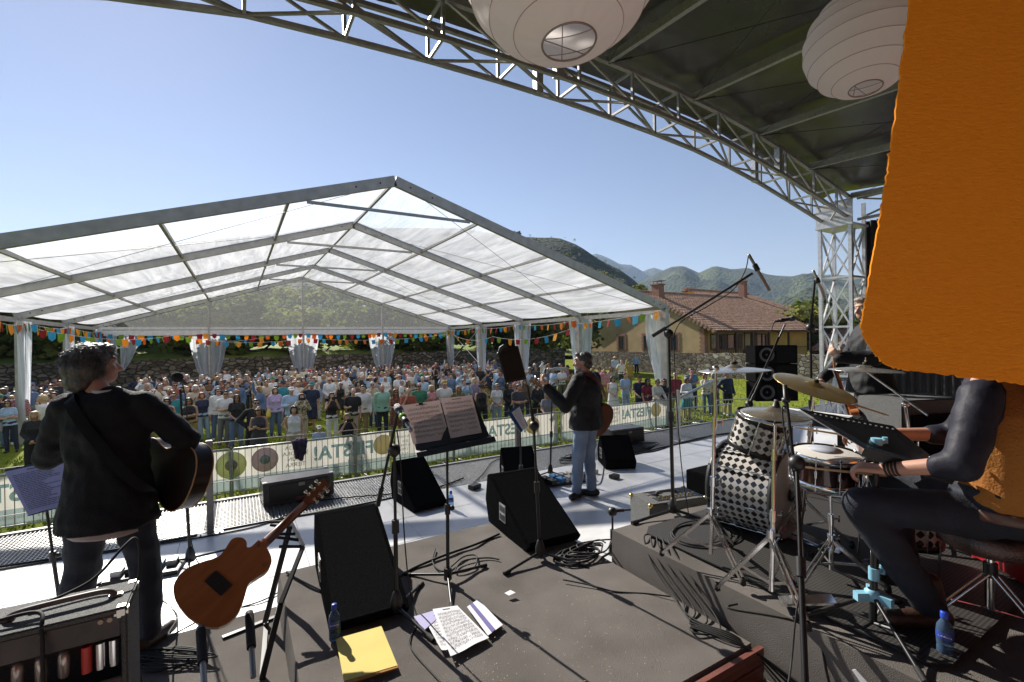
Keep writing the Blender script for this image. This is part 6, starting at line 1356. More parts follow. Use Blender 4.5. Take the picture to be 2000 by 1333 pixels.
top = P(1782, -60, DF); er = random.Random(3); pts = []
ed = [P(u, v, DF) for u, v in edge]; ed = smooth_path(ed, 9); ed = [p + Vector((er.gauss(0, .0014), 0, er.gauss(0, .0014))) for p in ed]
tr_ = P(2150, -60, DF); nrm = (tr_ - top).cross(ed[-1] - top).normalized(); nrm = nrm if nrm.y > 0 else -nrm; b = MB()
pl_ = ed + [tr_]; pl_ = [p - nrm * (p - top).dot(nrm) for p in pl_]; b.prism(pl_, nrm * .004)
tag(b.build('felt_pennant', of, org=top), 'large orange felt pennant with frayed edge hanging at the right', 'pennant')
b = MB(); q = top.lerp(tr_, .5); b.cyl(top + Vector((0, 0, .02)), top + Vector((0, 0, 2.0)), .003, n=5); b.cyl(tr_ + Vector((0, 0, .02)), tr_ + Vector((0, 0, 2.0)), .003, n=5); b.cyl(top, tr_, .008, n=8); tag(b.build('pennant_rod', neckw, org=q), 'thin rod with cords from which the orange pennant hangs', 'rod')
# ================================================================== PEOPLE
def ring_loft(b, rings, n=22):
    """closed body of elliptical rings: (x, y, z, rx, ry)"""
    vs = []
    for x, y, z, rx, ry in rings:
        for k in range(n):
            t = 2 * math.pi * k / n; vs.append((x + math.cos(t) * rx, y + math.sin(t) * ry, z))
    fs = [(i * n + k, i * n + (k + 1) % n, (i + 1) * n + (k + 1) % n, (i + 1) * n + k) for i in range(len(rings) - 1) for k in range(n)]
    fs += [tuple(range(n))[::-1], tuple(range((len(rings) - 1) * n, len(rings) * n))]
    return b.add(vs, fs, True)
def hand(b, w, d, pn, side, curl=.5, s=1., fine=True):
    """palm, four fingers of different lengths and a thumb; d = towards fingers, pn = palm normal, side = thumb side sign"""
    w = Vector(w); d = Vector(d).normalized(); pn = Vector(pn); pn = (pn - d * pn.dot(d)).normalized(); x = d.cross(pn) * side
    if not fine:
        b.cap(w, w + d * .06 * s, .026 * s, .034 * s, 8); q = w + d * .07 * s; e = (d + pn * curl * 1.2).normalized(); b.cap(q + x * .012 * s, q + x * .012 * s + e * .07 * s, .022 * s, .014 * s, 8); b.cap(q - x * .016 * s, q - x * .016 * s + e * .06 * s, .020 * s, .013 * s, 8)
        b.cap(w + d * .03 * s + x * .02 * s, w + d * .075 * s + x * .055 * s + pn * .02 * s, .016 * s, .012 * s, 8); return
    for k, o in enumerate((.031, .011, -.010, -.030)):
        b.cap(w + x * o * .7 * s, w + d * .088 * s + x * o * s, .017 * s, .0135 * s, 10)
        p = w + d * .092 * s + x * o * s; L = (.040, .045, .042, .032)[k] * s; ang = 0; r = .0095 * s
        for j in range(3):
            ang += curl * (.9, 1.1, .8)[j] * (1 + .08 * k); e = d * math.cos(ang) + pn * math.sin(ang); q = p + e * L * (1, .68, .52)[j]; b.cap(p, q, r, r * .9, 10); p = q; r *= .9
    p = w + d * .022 * s + x * .024 * s; q = p + (d * .55 + x * .75 + pn * .35).normalized() * .042 * s; b.cap(p, q, .016 * s, .0115 * s, 10); t = q + (d * .9 + x * .15 + pn * (.3 + curl * .5)).normalized() * .034 * s; b.cap(q, t, .0108 * s, .009 * s, 10); b.cap(t, t + (d * .8 + pn * curl).normalized() * .02 * s, .009 * s, .0075 * s, 10)
def HM(J): return Matrix.Rotation(J.get('hyaw', 0), 3, 'Z') @ Matrix.Rotation(J.get('hpitch', 0), 3, 'X') @ Matrix.Rotation(J.get('hroll', 0), 3, 'Y')
def hp(J, x, y, z): return Vector(J['head']) + HM(J) @ Vector((x, y, z))
def std(fem=False, **kw):
    sh = .152 if fem else .180; hw = .10 if fem else .09
    J = dict(fem=fem, head=(0, .02, 1.635), neck=(0, -.005, 1.49), sh=(sh, -.01, 1.42), hip=(hw, 0, .90), kn=(hw + .015, .015, .49), an=(hw + .02, -.02, .09), toe=(hw + .045, .15, .035),
             elR=(sh + .055, -.03, 1.13), wrR=(sh + .06, .06, .89), elL=(-sh - .055, -.03, 1.13), wrL=(-sh - .06, .06, .89), hdR=(0, .25, -1), hdL=(0, .25, -1), hnR=(-1, .2, 0), hnL=(1, .2, 0), curl=.35)
    J['rings'] = [(0, 0, .83, .10, .085), (0, -.005, .93, .178 if fem else .165, .125), (0, 0, 1.09, .128 if fem else .148, .10), (0, .005, 1.27, .148 if fem else .168, .115), (0, 0, 1.37, .155 if fem else .178, .105), (0, -.01, 1.44, .125 if fem else .145, .075), (0, -.01, 1.49, .06, .055)]
    J.update(kw); return J
def V3(J, k, sd): a = J.get(k + ('R' if sd > 0 else 'L')); return Vector(a) if a is not None else Vector((J[k][0] * sd, J[k][1], J[k][2]))
def head_shapes(b, J, fine=False):
    M = HM(J); c = Vector(J['head']); E = lambda p, r: b.ico(hp(J, *p), r, 3 if fine else 2, M)
    E((0, -.012, .03), (.074, .093, .088)); E((0, .03, -.022), (.060, .068, .085)); E((0, .058, -.068), (.040, .038, .034)); b.cap(hp(J, 0, .095, .008), hp(J, 0, .114, -.028), .011, .0165, 10); E((0, .082, .038), (.052, .022, .018))
    for s in (-1, 1):
        E((s * .073, -.012, -.002), (.010, .022, .031)); E((s * .034, .072, -.022), (.022, .022, .022))
        if fine: E((s * .012, .098, -.03), (.010, .012, .010)); b.cap(hp(J, s * .071, -.02, .024), hp(J, s * .083, -.026, .0), .006, .006); b.cap(hp(J, s * .083, -.026, .0), hp(J, s * .075, -.012, -.028), .006, .007)
    if fine: b.cap(hp(J, -.022, .092, -.056), hp(J, .022, .092, -.056), .008, .008, 8); b.cap(hp(J, -.018, .089, -.068), hp(J, .018, .089, -.068), .008, .008, 8)
    b.cap(J['neck'], hp(J, 0, -.02, -.05), .060 if not J['fem'] else .050, .054 if not J['fem'] else .046)
def body_shapes(b, J, fine=False, slim=.93):
    ring_loft(b, [(x, y, z, rx * slim, ry * slim) for x, y, z, rx, ry in J['rings']]); head_shapes(b, J, fine); k = .88 if J['fem'] else 1
    for s in (1, -1):
        sh, el, wr = V3(J, 'sh', s), V3(J, 'el', s), V3(J, 'wr', s); b.cap(sh, el, .053 * k, .041 * k); b.cap(el, wr, .042 * k, .027 * k)
        if s > 0: b.cap(V3(J, 'sh', 1) * .9 + Vector((0, 0, .01)), Vector(J['neck']), .05 * k, .045 * k)
        else: b.cap(Vector((V3(J, 'sh', -1).x * .9, V3(J, 'sh', -1).y, V3(J, 'sh', -1).z + .01)), Vector(J['neck']), .05 * k, .045 * k)
        hand(b, wr, J['hd' + 'LR'[s > 0]], J['hn' + 'LR'[s > 0]], J.get('th' + 'LR'[s > 0], s), J.get('curl' + 'LR'[s > 0], J['curl']), 1 if fine else .95, fine)
        hip, kn, an, toe = V3(J, 'hip', s), V3(J, 'kn', s), V3(J, 'an', s), V3(J, 'toe', s); b.cap(hip, kn, .082, .054); b.cap(kn, an, .055, .038); b.cap(an + Vector((0, 0, -.05)), toe - Vector((0, 0, .01)), .026, .02)
def top_shapes(b, J, sleeve, hem=.90, inf=.014, flare=0, body=True, loose=0.):
    """sleeve: 0 none, .5 half, 1 long; torso part starts at hem"""
    k = .88 if J['fem'] else 1
    if body:
        R_ = J['rings']; out = []
        for i in range(len(R_)):
            x, y, z, rx, ry = R_[i]
            if z >= hem: out.append((x, y, z, rx + inf + (loose if z < 1.3 else 0), ry + inf + (loose if z < 1.3 else 0)))
        lo = [q for q in R_ if q[2] < hem]; base = R_[1]
        out = [(out[0][0], out[0][1], hem, max(out[0][3], base[3] + inf) + flare, max(out[0][4], base[4] + inf) + flare)] + out; ring_loft(b, out[:-1] + [(out[-1][0], out[-1][1], out[-1][2] - .012, out[-1][3], out[-1][4])])
    if J['fem'] and body:
        for s in (-1, 1): b.ico((s * .072, .095 + J['rings'][3][1], 1.275), (.066, .055, .062), 2)
    if sleeve:
        for s in (1, -1):
            sh, el, wr = V3(J, 'sh', s), V3(J, 'el', s), V3(J, 'wr', s); r = .053 * k + inf + loose * .4; f = min(1, sleeve * 2 if sleeve < .5 else 1)
            b.cap(Vector((sh.x * .8, sh.y, sh.z + .015)), Vector((J['neck'][0], J['neck'][1], J['neck'][2] - .03)), .05 * k + inf, .035 + inf); b.cap(sh, sh.lerp(el, .62 if sleeve < .75 else 1), r, r * .95 - .004)
            if sleeve >= .75: b.cap(el, el.lerp(wr, 1 if sleeve >= 1 else .5), r * .90, .034 * k + inf * .8 + loose * .3)
    else:
        for s in (1, -1):
            sh = V3(J, 'sh', s); b.cap(Vector((sh.x * .55, sh.y + .03, sh.z - .06)), Vector((sh.x * .5, sh.y, sh.z + .035)), .022 + inf, .018 + inf); b.cap(Vector((sh.x * .5, sh.y, sh.z + .035)), Vector((sh.x * .55, sh.y - .06, sh.z - .06)), .018 + inf, .02 + inf)
def leg_shapes(b, J, kind, inf=.016, hi=1.04):
    R_ = J['rings']; ring_loft(b, [(x, y, z, rx + inf, ry + inf) for x, y, z, rx, ry in [(R_[0][0], R_[0][1], R_[0][2] - .0, R_[0][3], R_[0][4]), R_[1], (R_[2][0], R_[2][1], hi, (R_[1][3] + R_[2][3]) / 2, (R_[1][4] + R_[2][4]) / 2)]])
    for s in (1, -1):
        hip, kn, an = V3(J, 'hip', s), V3(J, 'kn', s), V3(J, 'an', s); e = .082 + inf
        if kind == 'shorts': b.cap(hip, hip.lerp(kn, .8), e, .078 + inf)
        else: b.cap(hip, kn, e, .060 + inf); b.cap(kn, an + (kn - an).normalized() * .02, .060 + inf, .046 + inf)
def shoe_shapes(b, J, up=.0, sides=(1, -1)):
    for s in sides:
        an, toe = V3(J, 'an', s), V3(J, 'toe', s); d = (toe - an); d.z = 0; d.normalize(); g = min(toe.z - .035, an.z - .09); z = g + .045
        hl = Vector((an.x, an.y, 0)) - d * .05; b.cap(Vector((hl.x, hl.y, z)), Vector((toe.x, toe.y, z - .008)), .045, .038); b.cap(Vector((hl.x, hl.y, z)) + d * .02, an + Vector((0, 0, .01 + up)), .045, .046)
SK = [mat('skin_light', (.50, .30, .21), .5, 0, .08, 12), mat('skin_tan', (.40, .22, .14), .5, 0, .08, 12), mat('skin_ruddy', (.46, .24, .17), .5, 0, .08, 12)]
def wrinkles(amp, sc=(9, 9, 14), seed=0):
    return lambda p, n: amp * (mnoise.noise(Vector((p.x * sc[0] + seed, p.y * sc[1], p.z * sc[2] + p.x * 4))) + .35 * mnoise.noise(Vector((p.x * 23, p.y * 23 + seed, p.z * 17))))
def part_mesh(name, fn, m, voxel, smooth=3, disp=None):
    b = MB(); fn(b); return remesh(b, name, m, voxel, (0, 0, 0), smooth, disp)
def person(loc, yaw, label, group=None, scale=1.):
    e = bpy.data.objects.new('person', None); COL.objects.link(e); e.location = loc; e.rotation_euler = (0, 0, yaw); e.scale = (scale,) * 3; ORG[e.name] = None; e.empty_display_size = .1
    return tag(e, label, 'person', group)
def strands(b, J, n, seed, length, region, r=.0016, curl=.35):
    rr = random.Random(seed); M = HM(J); c = hp(J, 0, -.02, .025)
    for _ in range(n):
        d = Vector((rr.gauss(0, 1), rr.gauss(0, 1), rr.gauss(0, 1))).normalized()
        if not region(d, rr): continue
        p = Vector((d.x * .088, d.y * .108, d.z * .100)); t = Vector((rr.gauss(0, .3), rr.gauss(0, .3) - .1, -.9 + rr.gauss(0, .3))); t = (t - d * t.dot(d) * .9).normalized(); pts = []; q = p.copy(); L = length * rr.uniform(.5, 1.3)
        for k in range(5):
            pts.append(c + M @ q); q = q + (t + d * (.35 - .14 * k) + Vector((rr.gauss(0, curl), rr.gauss(0, curl), rr.gauss(0, curl)))).normalized() * L / 5
        b.tube(pts, lambda f: r * (1 - .6 * f), 4)
denim_d = mat('dark_denim', (.010, .013, .024), .8, 0, .25, 9, .3, 160)
denim = mat('blue_denim', (.13, .19, .30), .85, 0, col2=(.24, .31, .42), vscale=4, bump=.4, bscale=180)
navy_jacket = mat('navy_jacket', (.011, .011, .013), .75, 0, .2, 8, .35, 140, spec=.22)
black_jacket = mat('black_jacket', (.010, .0105, .013), .65, 0, .2, 8, .35, 140, spec=.3)
grey_hair = mat('grey_hair', (.028, .025, .022), .45, 0, col2=(.13, .12, .11), vscale=30, stretch=(1, 1, .25))
dark_hair = mat('dark_grey_hair', (.02, .018, .016), .45, 0, col2=(.08, .075, .07), vscale=25)
boot_m = mat('brown_boot', (.035, .016, .010), .4, 0, .25, 9, .2, 60)
eye_w = mat('eye_white', (.6, .58, .55), .3); eye_d = mat('eye_dark', (.02, .015, .01), .2)
def eyes(J, e):
    for s in (-1, 1):
        b = MB(); b.ico(hp(J, s * .032, .078, .012), .0125, 2); q = b.build('eye', eye_w, e); b = MB(); b.ico(hp(J, s * .032, .0865, .012), .0062, 1); b.build('iris', eye_d, q)
def finish(J, e, skin, tops, legsm, shoem, hair=None, vox=.0075):
    link('body', part_mesh('body', lambda b: body_shapes(b, J, True), skin, vox, 4), e)
    for nm, fn, m, amp in tops: link(nm, part_mesh(nm, fn, m, .0095, 5, wrinkles(amp, seed=len(nm))), e)
    link('trousers', part_mesh('trousers', lambda b: leg_shapes(b, J, 'long', J.get('tinf', .018), J.get('thi', 1.04)), legsm, .010, 5, wrinkles(.011, (7, 7, 13), 3)), e)
    for s in (1, -1): link('shoe', part_mesh('shoe', lambda b: shoe_shapes(b, J, J.get('bootup', 0), (s,)), shoem, .009, 4), e)
    if hair: link('hair', part_mesh('hair', hair[0], hair[1], .006, 2, hair[2]), e)
    eyes(J, e)
def ribbon(b, pts, w, up): 
    pts = smooth_path(pts, 6); vs = []
    for i, p in enumerate(pts):
        d = (pts[min(i + 1, len(pts) - 1)] - pts[max(i - 1, 0)]).normalized(); s = d.cross(Vector(up)).normalized() * w / 2; vs += [p - s, p + s]
    b.add(vs, [(2 * i, 2 * i + 1, 2 * i + 3, 2 * i + 2) for i in range(len(pts) - 1)], True); n0 = len(vs)
    u = Vector(up).normalized() * .004; b.add([v + u for v in vs], [(2 * i + 2, 2 * i + 3, 2 * i + 1, 2 * i) for i in range(len(pts) - 1)], True)
# ---- the grey haired guitarist at left
q = P(214, 1000, 2.86); LJ = std(head=(-.075, .03, 1.645), neck=(-.035, -.005, 1.49), hyaw=R(-52), hpitch=R(4), an=(.18, -.02, .09), kn=(.155, .03, .49), toe=(.24, .13, .035), hip=(.10, 0, .9),
    elR=(.37, .06, 1.19), wrR=(.25, .30, 1.10), elL=(-.335, .08, 1.14), wrL=(-.18, .46, 1.20), hdR=(-.6, .5, -.3), hnR=(-.3, .8, -.3), hdL=(.2, .6, .6), hnL=(.6, -.5, .3), curl=.55, tinf=.024)
Lp = person((q.x, q.y, .008), R(-16), 'person with grey curly hair in a dark navy jacket playing guitar, back turned', scale=1.065)
def jacket(b, J, hem, add, fl):
    R_ = J['rings']; ring_loft(b, [(0, -.005, hem, .205 + add + fl, .165 + add + fl), (0, -.005, hem + .10, .20 + add + fl * .6, .155 + add + fl * .5), (0, 0, 1.02, .185 + add, .14 + add), (0, .0, 1.12, .178 + add, .128 + add), (0, 0, 1.27, .19 + add, .135 + add), (0, -.005, 1.37, .198 + add, .122 + add), (0, -.012, 1.445, .165 + add, .09 + add), (0, -.012, 1.50, .075 + add * .4, .07 + add * .4)])
    for s in (1, -1):
        sh, el, wr = V3(J, 'sh', s), V3(J, 'el', s), V3(J, 'wr', s); b.cap(Vector((sh.x * .75, sh.y, sh.z + .03)), Vector((0, -.015, 1.475)), .055, .055); b.cap(sh + Vector((0, 0, .0)), el, .076 + add * .5, .064 + add * .4); b.cap(el, el.lerp(wr, .96), .064 + add * .4, .047 + add * .3)
def curly(b, J, big=1.):
    M = HM(J); E = lambda p, r: b.ico(hp(J, *p), tuple(q * big for q in r), 3, M)
    E((0, -.025, .045), (.090, .104, .094)); E((0, -.075, -.01), (.085, .072, .085)); E((0, -.085, -.075), (.078, .055, .06)); E((0, .052, .098), (.066, .050, .032))
    for s in (-1, 1): E((s * .068, -.045, -.01), (.03, .055, .07)); E((s * .06, -.07, -.075), (.03, .04, .045)); E((s * .072, .028, .055), (.018, .03, .035))
cn = lambda p, n: .006 * mnoise.noise(Vector((p.x * 40, p.y * 40, p.z * 18))) + .004 * mnoise.noise(p * 75) + .002
finish(LJ, Lp, SK[2], [('jacket', lambda b: jacket(b, LJ, .745, .022, .022), navy_jacket, .014), ('shirt', lambda b: ring_loft(b, [(0, -.005, .70, .19, .15), (0, 0, .85, .19, .15), (0, 0, 1.0, .17, .13)]), mat('pink_white_shirt', (.42, .34, .33), .8), .004)], denim_d, boot_m, (lambda b: curly(b, LJ), grey_hair, cn))
b = MB(); strands(b, LJ, 4200, 5, .085, lambda d, r: d.y < .45 or d.z > .55, .0011, .28); b.build('hair_strand', mat('grey_strand', (.022, .02, .018), .4, 0, col2=(.15, .145, .14), vscale=40, spec=.7), Lp); bpy.data.objects['hair_strand']['kind'] = 'stuff'
b = MB(); ribbon(b, [(-.16, .02, 1.475), (-.12, -.11, 1.47), (-.04, -.165, 1.36), (.07, -.18, 1.20), (.17, -.17, 1.05), (.235, -.09, .94), (.22, .06, .90)], .055, (0, -1, .2)); b.build('guitar_strap', mat('black_leather', (.010, .010, .011), .7, 0, .2, 20, spec=.1), Lp)
b = MB(); b.lathe([(.064, 0), (.070, .0), (.066, .035), (.060, .035)], (0, -.008, 1.485), (0, -.1, 1), 24); b.build('shirt_collar', mat('white_collar', (.6, .6, .62), .8), Lp)
gt = P(392, 946, 3.02); guitar(gt, (-.62, .72, .30), (-.25, -.95, -.05), 'dark topped acoustic guitar held by the grey haired guitarist', mat('black_top', (.02, .014, .012), .2, 0, .2, 3, coat=.6), mat('dark_guitar_back', (.018, .008, .006), .42, 0, .3, 3, bump=.2, bscale=9, spec=.3), mat('dark_guitar_side', (.016, .007, .006), .35, 0, .3, 3, bump=.3, bscale=7, spec=.3), dep=.11, cut=False, binding=mat('maple_binding', (.50, .26, .10), .4), scale=1.08)
# ---- the centre guitarist
q = G(1147, 972); CJ = std(head=(0, .03, 1.63), hyaw=R(22), hpitch=R(-3), hip=(.095, 0, .88), kn=(.10, .02, .48), an=(.085, -.02, .09), toeR=(.03, .14, .035), toeL=(-.20, .10, .035), anL=(-.09, .09, .09), knL=(-.10, .06, .48),
    elL=(-.37, .06, 1.14), wrL=(-.45, .27, 1.36), elR=(.31, .02, 1.13), wrR=(.12, .27, 1.08), hdL=(-.3, .4, .8), hnL=(.7, -.3, .4), hdR=(-.8, .3, -.3), hnR=(-.2, .5, -.8), curl=.6, tinf=.016, thi=.93)
CJ['rings'] = [(x, y, z, rx * 1.25, ry * 1.25) for x, y, z, rx, ry in CJ['rings'][:-1]] + [CJ['rings'][-1]]
Cp = person((q.x, q.y, .0), R(22), 'person in black jacket and blue jeans playing guitar at centre stage, back turned', scale=.985)
finish(CJ, Cp, SK[2], [('jacket', lambda b: jacket(b, CJ, .84, .036, -.002), black_jacket, .011)], denim, mat('black_shoe', (.015, .015, .016), .5, 0, .2, 20), (lambda b: (b.ico(hp(CJ, 0, -.025, .042), (.084, .096, .086), 3, HM(CJ)), b.ico(hp(CJ, 0, -.06, -.03), (.076, .058, .062), 3, HM(CJ)), b.ico(hp(CJ, 0, .045, .095), (.055, .045, .025), 3, HM(CJ))), dark_hair, lambda p, n: .006 * mnoise.noise(p * 50) + .003 * mnoise.noise(p * 110)))
b = MB(); M = HM(CJ); b.ico(hp(CJ, 0, .05, -.066), (.052, .050, .042), 3, M); b.build('beard', mat('white_beard', (.42, .41, .40), .9), Cp)
g0, g1 = P(1190, 832, 5.66), P(1035, 741, 5.86); gd_ = (g1 - g0).normalized()
Gc = guitar(g0, gd_, (-.45, -.88, .1), 'brown acoustic guitar with red brown strap held by the centre guitarist', mat('amber_top', (.40, .17, .05), .3, coat=.4), mat('shaded_varnish', (.13, .045, .02), .35), MATS['shaded_varnish'], dep=.09, cut=True, scale=(g1 - g0).length / 1.02, headm=mat('pale_head', (.35, .2, .12), .4))  # varnish colour darkened to carry the shade on this guitar
b = MB(); ribbon(b, [(-.13, .06, 1.50), (-.10, -.06, 1.50), (-.03, -.165, 1.42), (.08, -.19, 1.30), (.17, -.175, 1.18), (.215, -.10, 1.10), (.2, .05, 1.04)], .06, (0, -1, .2)); b.build('guitar_strap', mat('red_leather', (.14, .035, .022), .5, 0, .2, 10), Cp)
# ---- the drummer
DJ = dict(std()); dz = .62
DJ.update(rings=[(0, -.02, .50, .15, .13), (0, -.02, .58, .20, .165), (0, -.03, .72, .19, .16), (0, -.02, .90, .19, .15), (0, .0, 1.02, .195, .125), (0, .02, 1.12, .16, .085), (0, .03, 1.18, .065, .06)], neck=(0, .03, 1.18), head=(0, .05, 1.345), sh=(.205, .02, 1.10), hip=(.10, .02, .57), knR=(.20, .46, .58), knL=(-.38, .40, .575), anR=(.20, .38, .11), anL=(-.17, .20, .11), toeR=(.22, .55, .05), toeL=(-.30, .31, .05),
    elL=(-.36, .05, .83), wrL=(-.36, .32, .755), elR=(.33, .20, .84), wrR=(.06, .48, .84), hdL=(-.1, .95, -.05), hnL=(.2, 0, -1), hdR=(-.2, .9, 0), hnR=(0, 0, -1), curl=.75, hpitch=R(-4), hyaw=R(-20), tinf=.022, thi=.70, bootup=.10)
Dp = person((3.12, .76, .42), R(6), 'seated person in a rust vest, dark shirt and jeans drumming behind the orange felt', scale=1.06)
def d_shirt(b):
    ring_loft(b, [(0, -.02, .60, .205, .17), (0, -.03, .72, .20, .165), (0, -.02, .90, .195, .155), (0, .0, 1.02, .20, .13), (0, .02, 1.12, .165, .09), (0, .03, 1.18, .075, .07)])
    for s in (1, -1):
        sh, el, wr = V3(DJ, 'sh', s), V3(DJ, 'el', s), V3(DJ, 'wr', s); b.cap(Vector((sh.x * .7, sh.y, sh.z + .02)), Vector((0, .025, 1.155)), .055, .05); b.cap(sh, sh.lerp(el, .5), .078, .076); b.cap(sh.lerp(el, .5), el, .076, .068); b.cap(el, el.lerp(wr, .25), .067, .055)
def d_vest(b): ring_loft(b, [(0, -.035, .615, .222, .192), (0, -.045, .72, .216, .190), (0, -.045, .84, .212, .188), (0, -.04, .93, .206, .176), (0, -.03, 1.02, .186, .158), (0, -.005, 1.11, .135, .122), (0, .02, 1.17, .09, .085)])
finish(DJ, Dp, SK[2], [('shirt', d_shirt, mat('slate_shirt', (.022, .022, .032), .55, 0, .15, 8, .12, 40, spec=.15), .007), ('vest', d_vest, mat('rust_vest', (.30, .085, .012), .85, 0, col2=(.36, .15, .02), vscale=2.5, bump=.3, bscale=90), .005)], denim_d, boot_m, (lambda b: (b.ico(hp(DJ, 0, -.025, .04), (.084, .098, .088), 3, HM(DJ)), b.ico(hp(DJ, 0, -.06, -.03), (.076, .06, .06), 3, HM(DJ))), dark_hair, cn))
b = MB(); b.lathe([(.226, 0), (.230, .005), (.229, .04), (.224, .045)], (0, -.035, .575), n=40); q_ = [Vector((v.x, (v.y + .035) * .86 - .035, v.z)) for v in b.v]; b.v = q_; b.build('belt', mat('brown_belt', (.10, .045, .03), .4, 0, .2, 12), Dp)
b = MB()
for k in range(4): w_ = Vector(DJ['wrL']); d = (w_ - Vector(DJ['elL'])).normalized(); b.lathe([(.030, 0), (.034, .003), (.034, .007), (.030, .010)], w_ - d * (.02 + k * .014), d, 16)
b.build('bracelet', mat('dark_leather_cord', (.02, .015, .012), .6), Dp)
Mw = Dp.matrix_basis.copy(); Mw = Matrix.Translation((3.12, .76, .42)) @ Matrix.Rotation(R(6), 4, 'Z')
hL = Mw @ (Vector(DJ['wrL']) + Vector((.0, .10, -.02))); stick(hL + Vector((.13, -.04, .0)), hL + Vector((-.16, .22, .03)), 'drum stick in the drummer left hand under the desk')
hR = Mw @ (Vector(DJ['wrR']) + Vector((0, .1, -.02))); stick(hR + Vector((.1, -.1, .02)), hR + Vector((-.2, .25, .08)), 'drum stick in the drummer right hand above the snare')
# ---- the bassist by the tower
q = P(1700, 720, 5.0); BJ = std(head=(0, .03, 1.635), hyaw=R(28), hip=(.095, 0, .9), elL=(-.33, .08, 1.16), wrL=(-.30, .36, 1.16), elR=(.30, .10, 1.12), wrR=(.02, .42, .93), hdL=(.2, .5, .6), hnL=(.6, -.6, .2), hdR=(-.5, .8, -.3), hnR=(0, .2, -1), curl=.6)
Bp = person((q.x, q.y, .412), R(42), 'person with curly hair in black holding an upright orange necked bass by the tower', scale=1.06)
finish(BJ, Bp, SK[0], [('jacket', lambda b: jacket(b, BJ, .80, .03, .02), black_jacket, .012)], mat('black_trousers', (.012, .012, .014), .8), boot_m, (lambda b: curly(b, BJ), mat('ash_hair', (.16, .11, .08), .6, 0, col2=(.38, .32, .27), vscale=25), cn))
n0, n1 = P(1660, 790, 4.75), P(1618, 664, 5.0); gdB = (n1 - n0).normalized()
guitar(n0 - gdB * .55, gdB, (.5, -.85, .1), 'bass guitar with orange neck held upright by the person in black', mat('bass_top', (.3, .1, .03), .3, coat=.4), varn, varn, dep=.06, cut=True, scale=1.12, name='bass_guitar', headm=mat('orange_maple', (.55, .20, .05), .35, coat=.4), hole=False)
for o_ in bpy.data.objects['bass_guitar'].children:
    if o_.name.startswith('neck'): o_.data.materials.clear(); o_.data.materials.append(MATS['orange_maple'])
# ================================================================== BARRIERS AND BANNERS
FY = 11.33; GZB = GZ + .06
def barrier_mesh(L, h=1.04):
    b = MB(); z0 = .14; b.tube([(0, 0, .02), (0, 0, h - .04), (.04, 0, h), (L - .04, 0, h), (L, 0, h - .04), (L, 0, .02)], .019, 8); b.cyl((0, 0, z0), (L, 0, z0), .016, n=8)
    fr = b.mesh('frame', galv); b = MB(); n = int(L / .115)
    for k in range(1, n): b.cyl((L * k / n, 0, z0), (L * k / n, 0, h), .0075, n=6)
    br = b.mesh('bar', galv); b = MB()
    fts = []
    for x in (.25, L - .25): b = MB(); b.tube([(x, -.3, .012), (x, 0, .05), (x, .3, .012)], .018, 6); b.cyl((x, 0, .05), (x, 0, z0), .016, n=6); fts.append(b.mesh('foot', galv))
    return [fr, br] + fts
BL_ = 2.45; BM = barrier_mesh(BL_); nb = 0
place = ['at the far left edge', 'behind the singer back', 'right of the first safety post', 'with the purple jacket over it', 'behind the two pink lit sheets', 'behind the blue clipboard', 'left of the centre guitarist', 'right of the centre guitarist', 'next to the marquee corner post']
x = -7.6
for k in range(9):
    e = empty('crowd_barrier', (x, FY, GZ), f'galvanised crowd barrier section {place[k]}', 'crowd barrier', 'crowd control barriers'); 
    for m_ in BM: link(m_.name.split('.')[0], m_, e)
    x += BL_ + .04
for k, (u, v, rz_, wds) in enumerate(((1310, 868, -8, 'beyond the marquee corner post'), (1400, 842, -20, 'nearest the speaker stack'))):
    q = G(u, v, GZ); e = empty('crowd_barrier', (q.x, q.y, GZ), f'bannerless crowd barrier section {wds}', 'crowd barrier', 'crowd control barriers', rot=R(rz_))
    for m_ in BM: link(m_.name.split('.')[0], m_, e)
cloth = film('banner_cloth', (.74, .71, .64), .04, .5, None, .02)
def film_c(nm, c): return film(nm, c, .03, .5, None, .02)
teal = film_c('banner_teal', (.60, .75, .77)); lime = film_c('banner_lime', (.72, .76, .46)); mauve = film_c('banner_mauve', (.66, .57, .58)); cream = film_c('banner_cream', (.78, .75, .68)); yel = film_c('banner_yellow', (.82, .74, .5)); prt = film_c('banner_print', (.5, .47, .48))
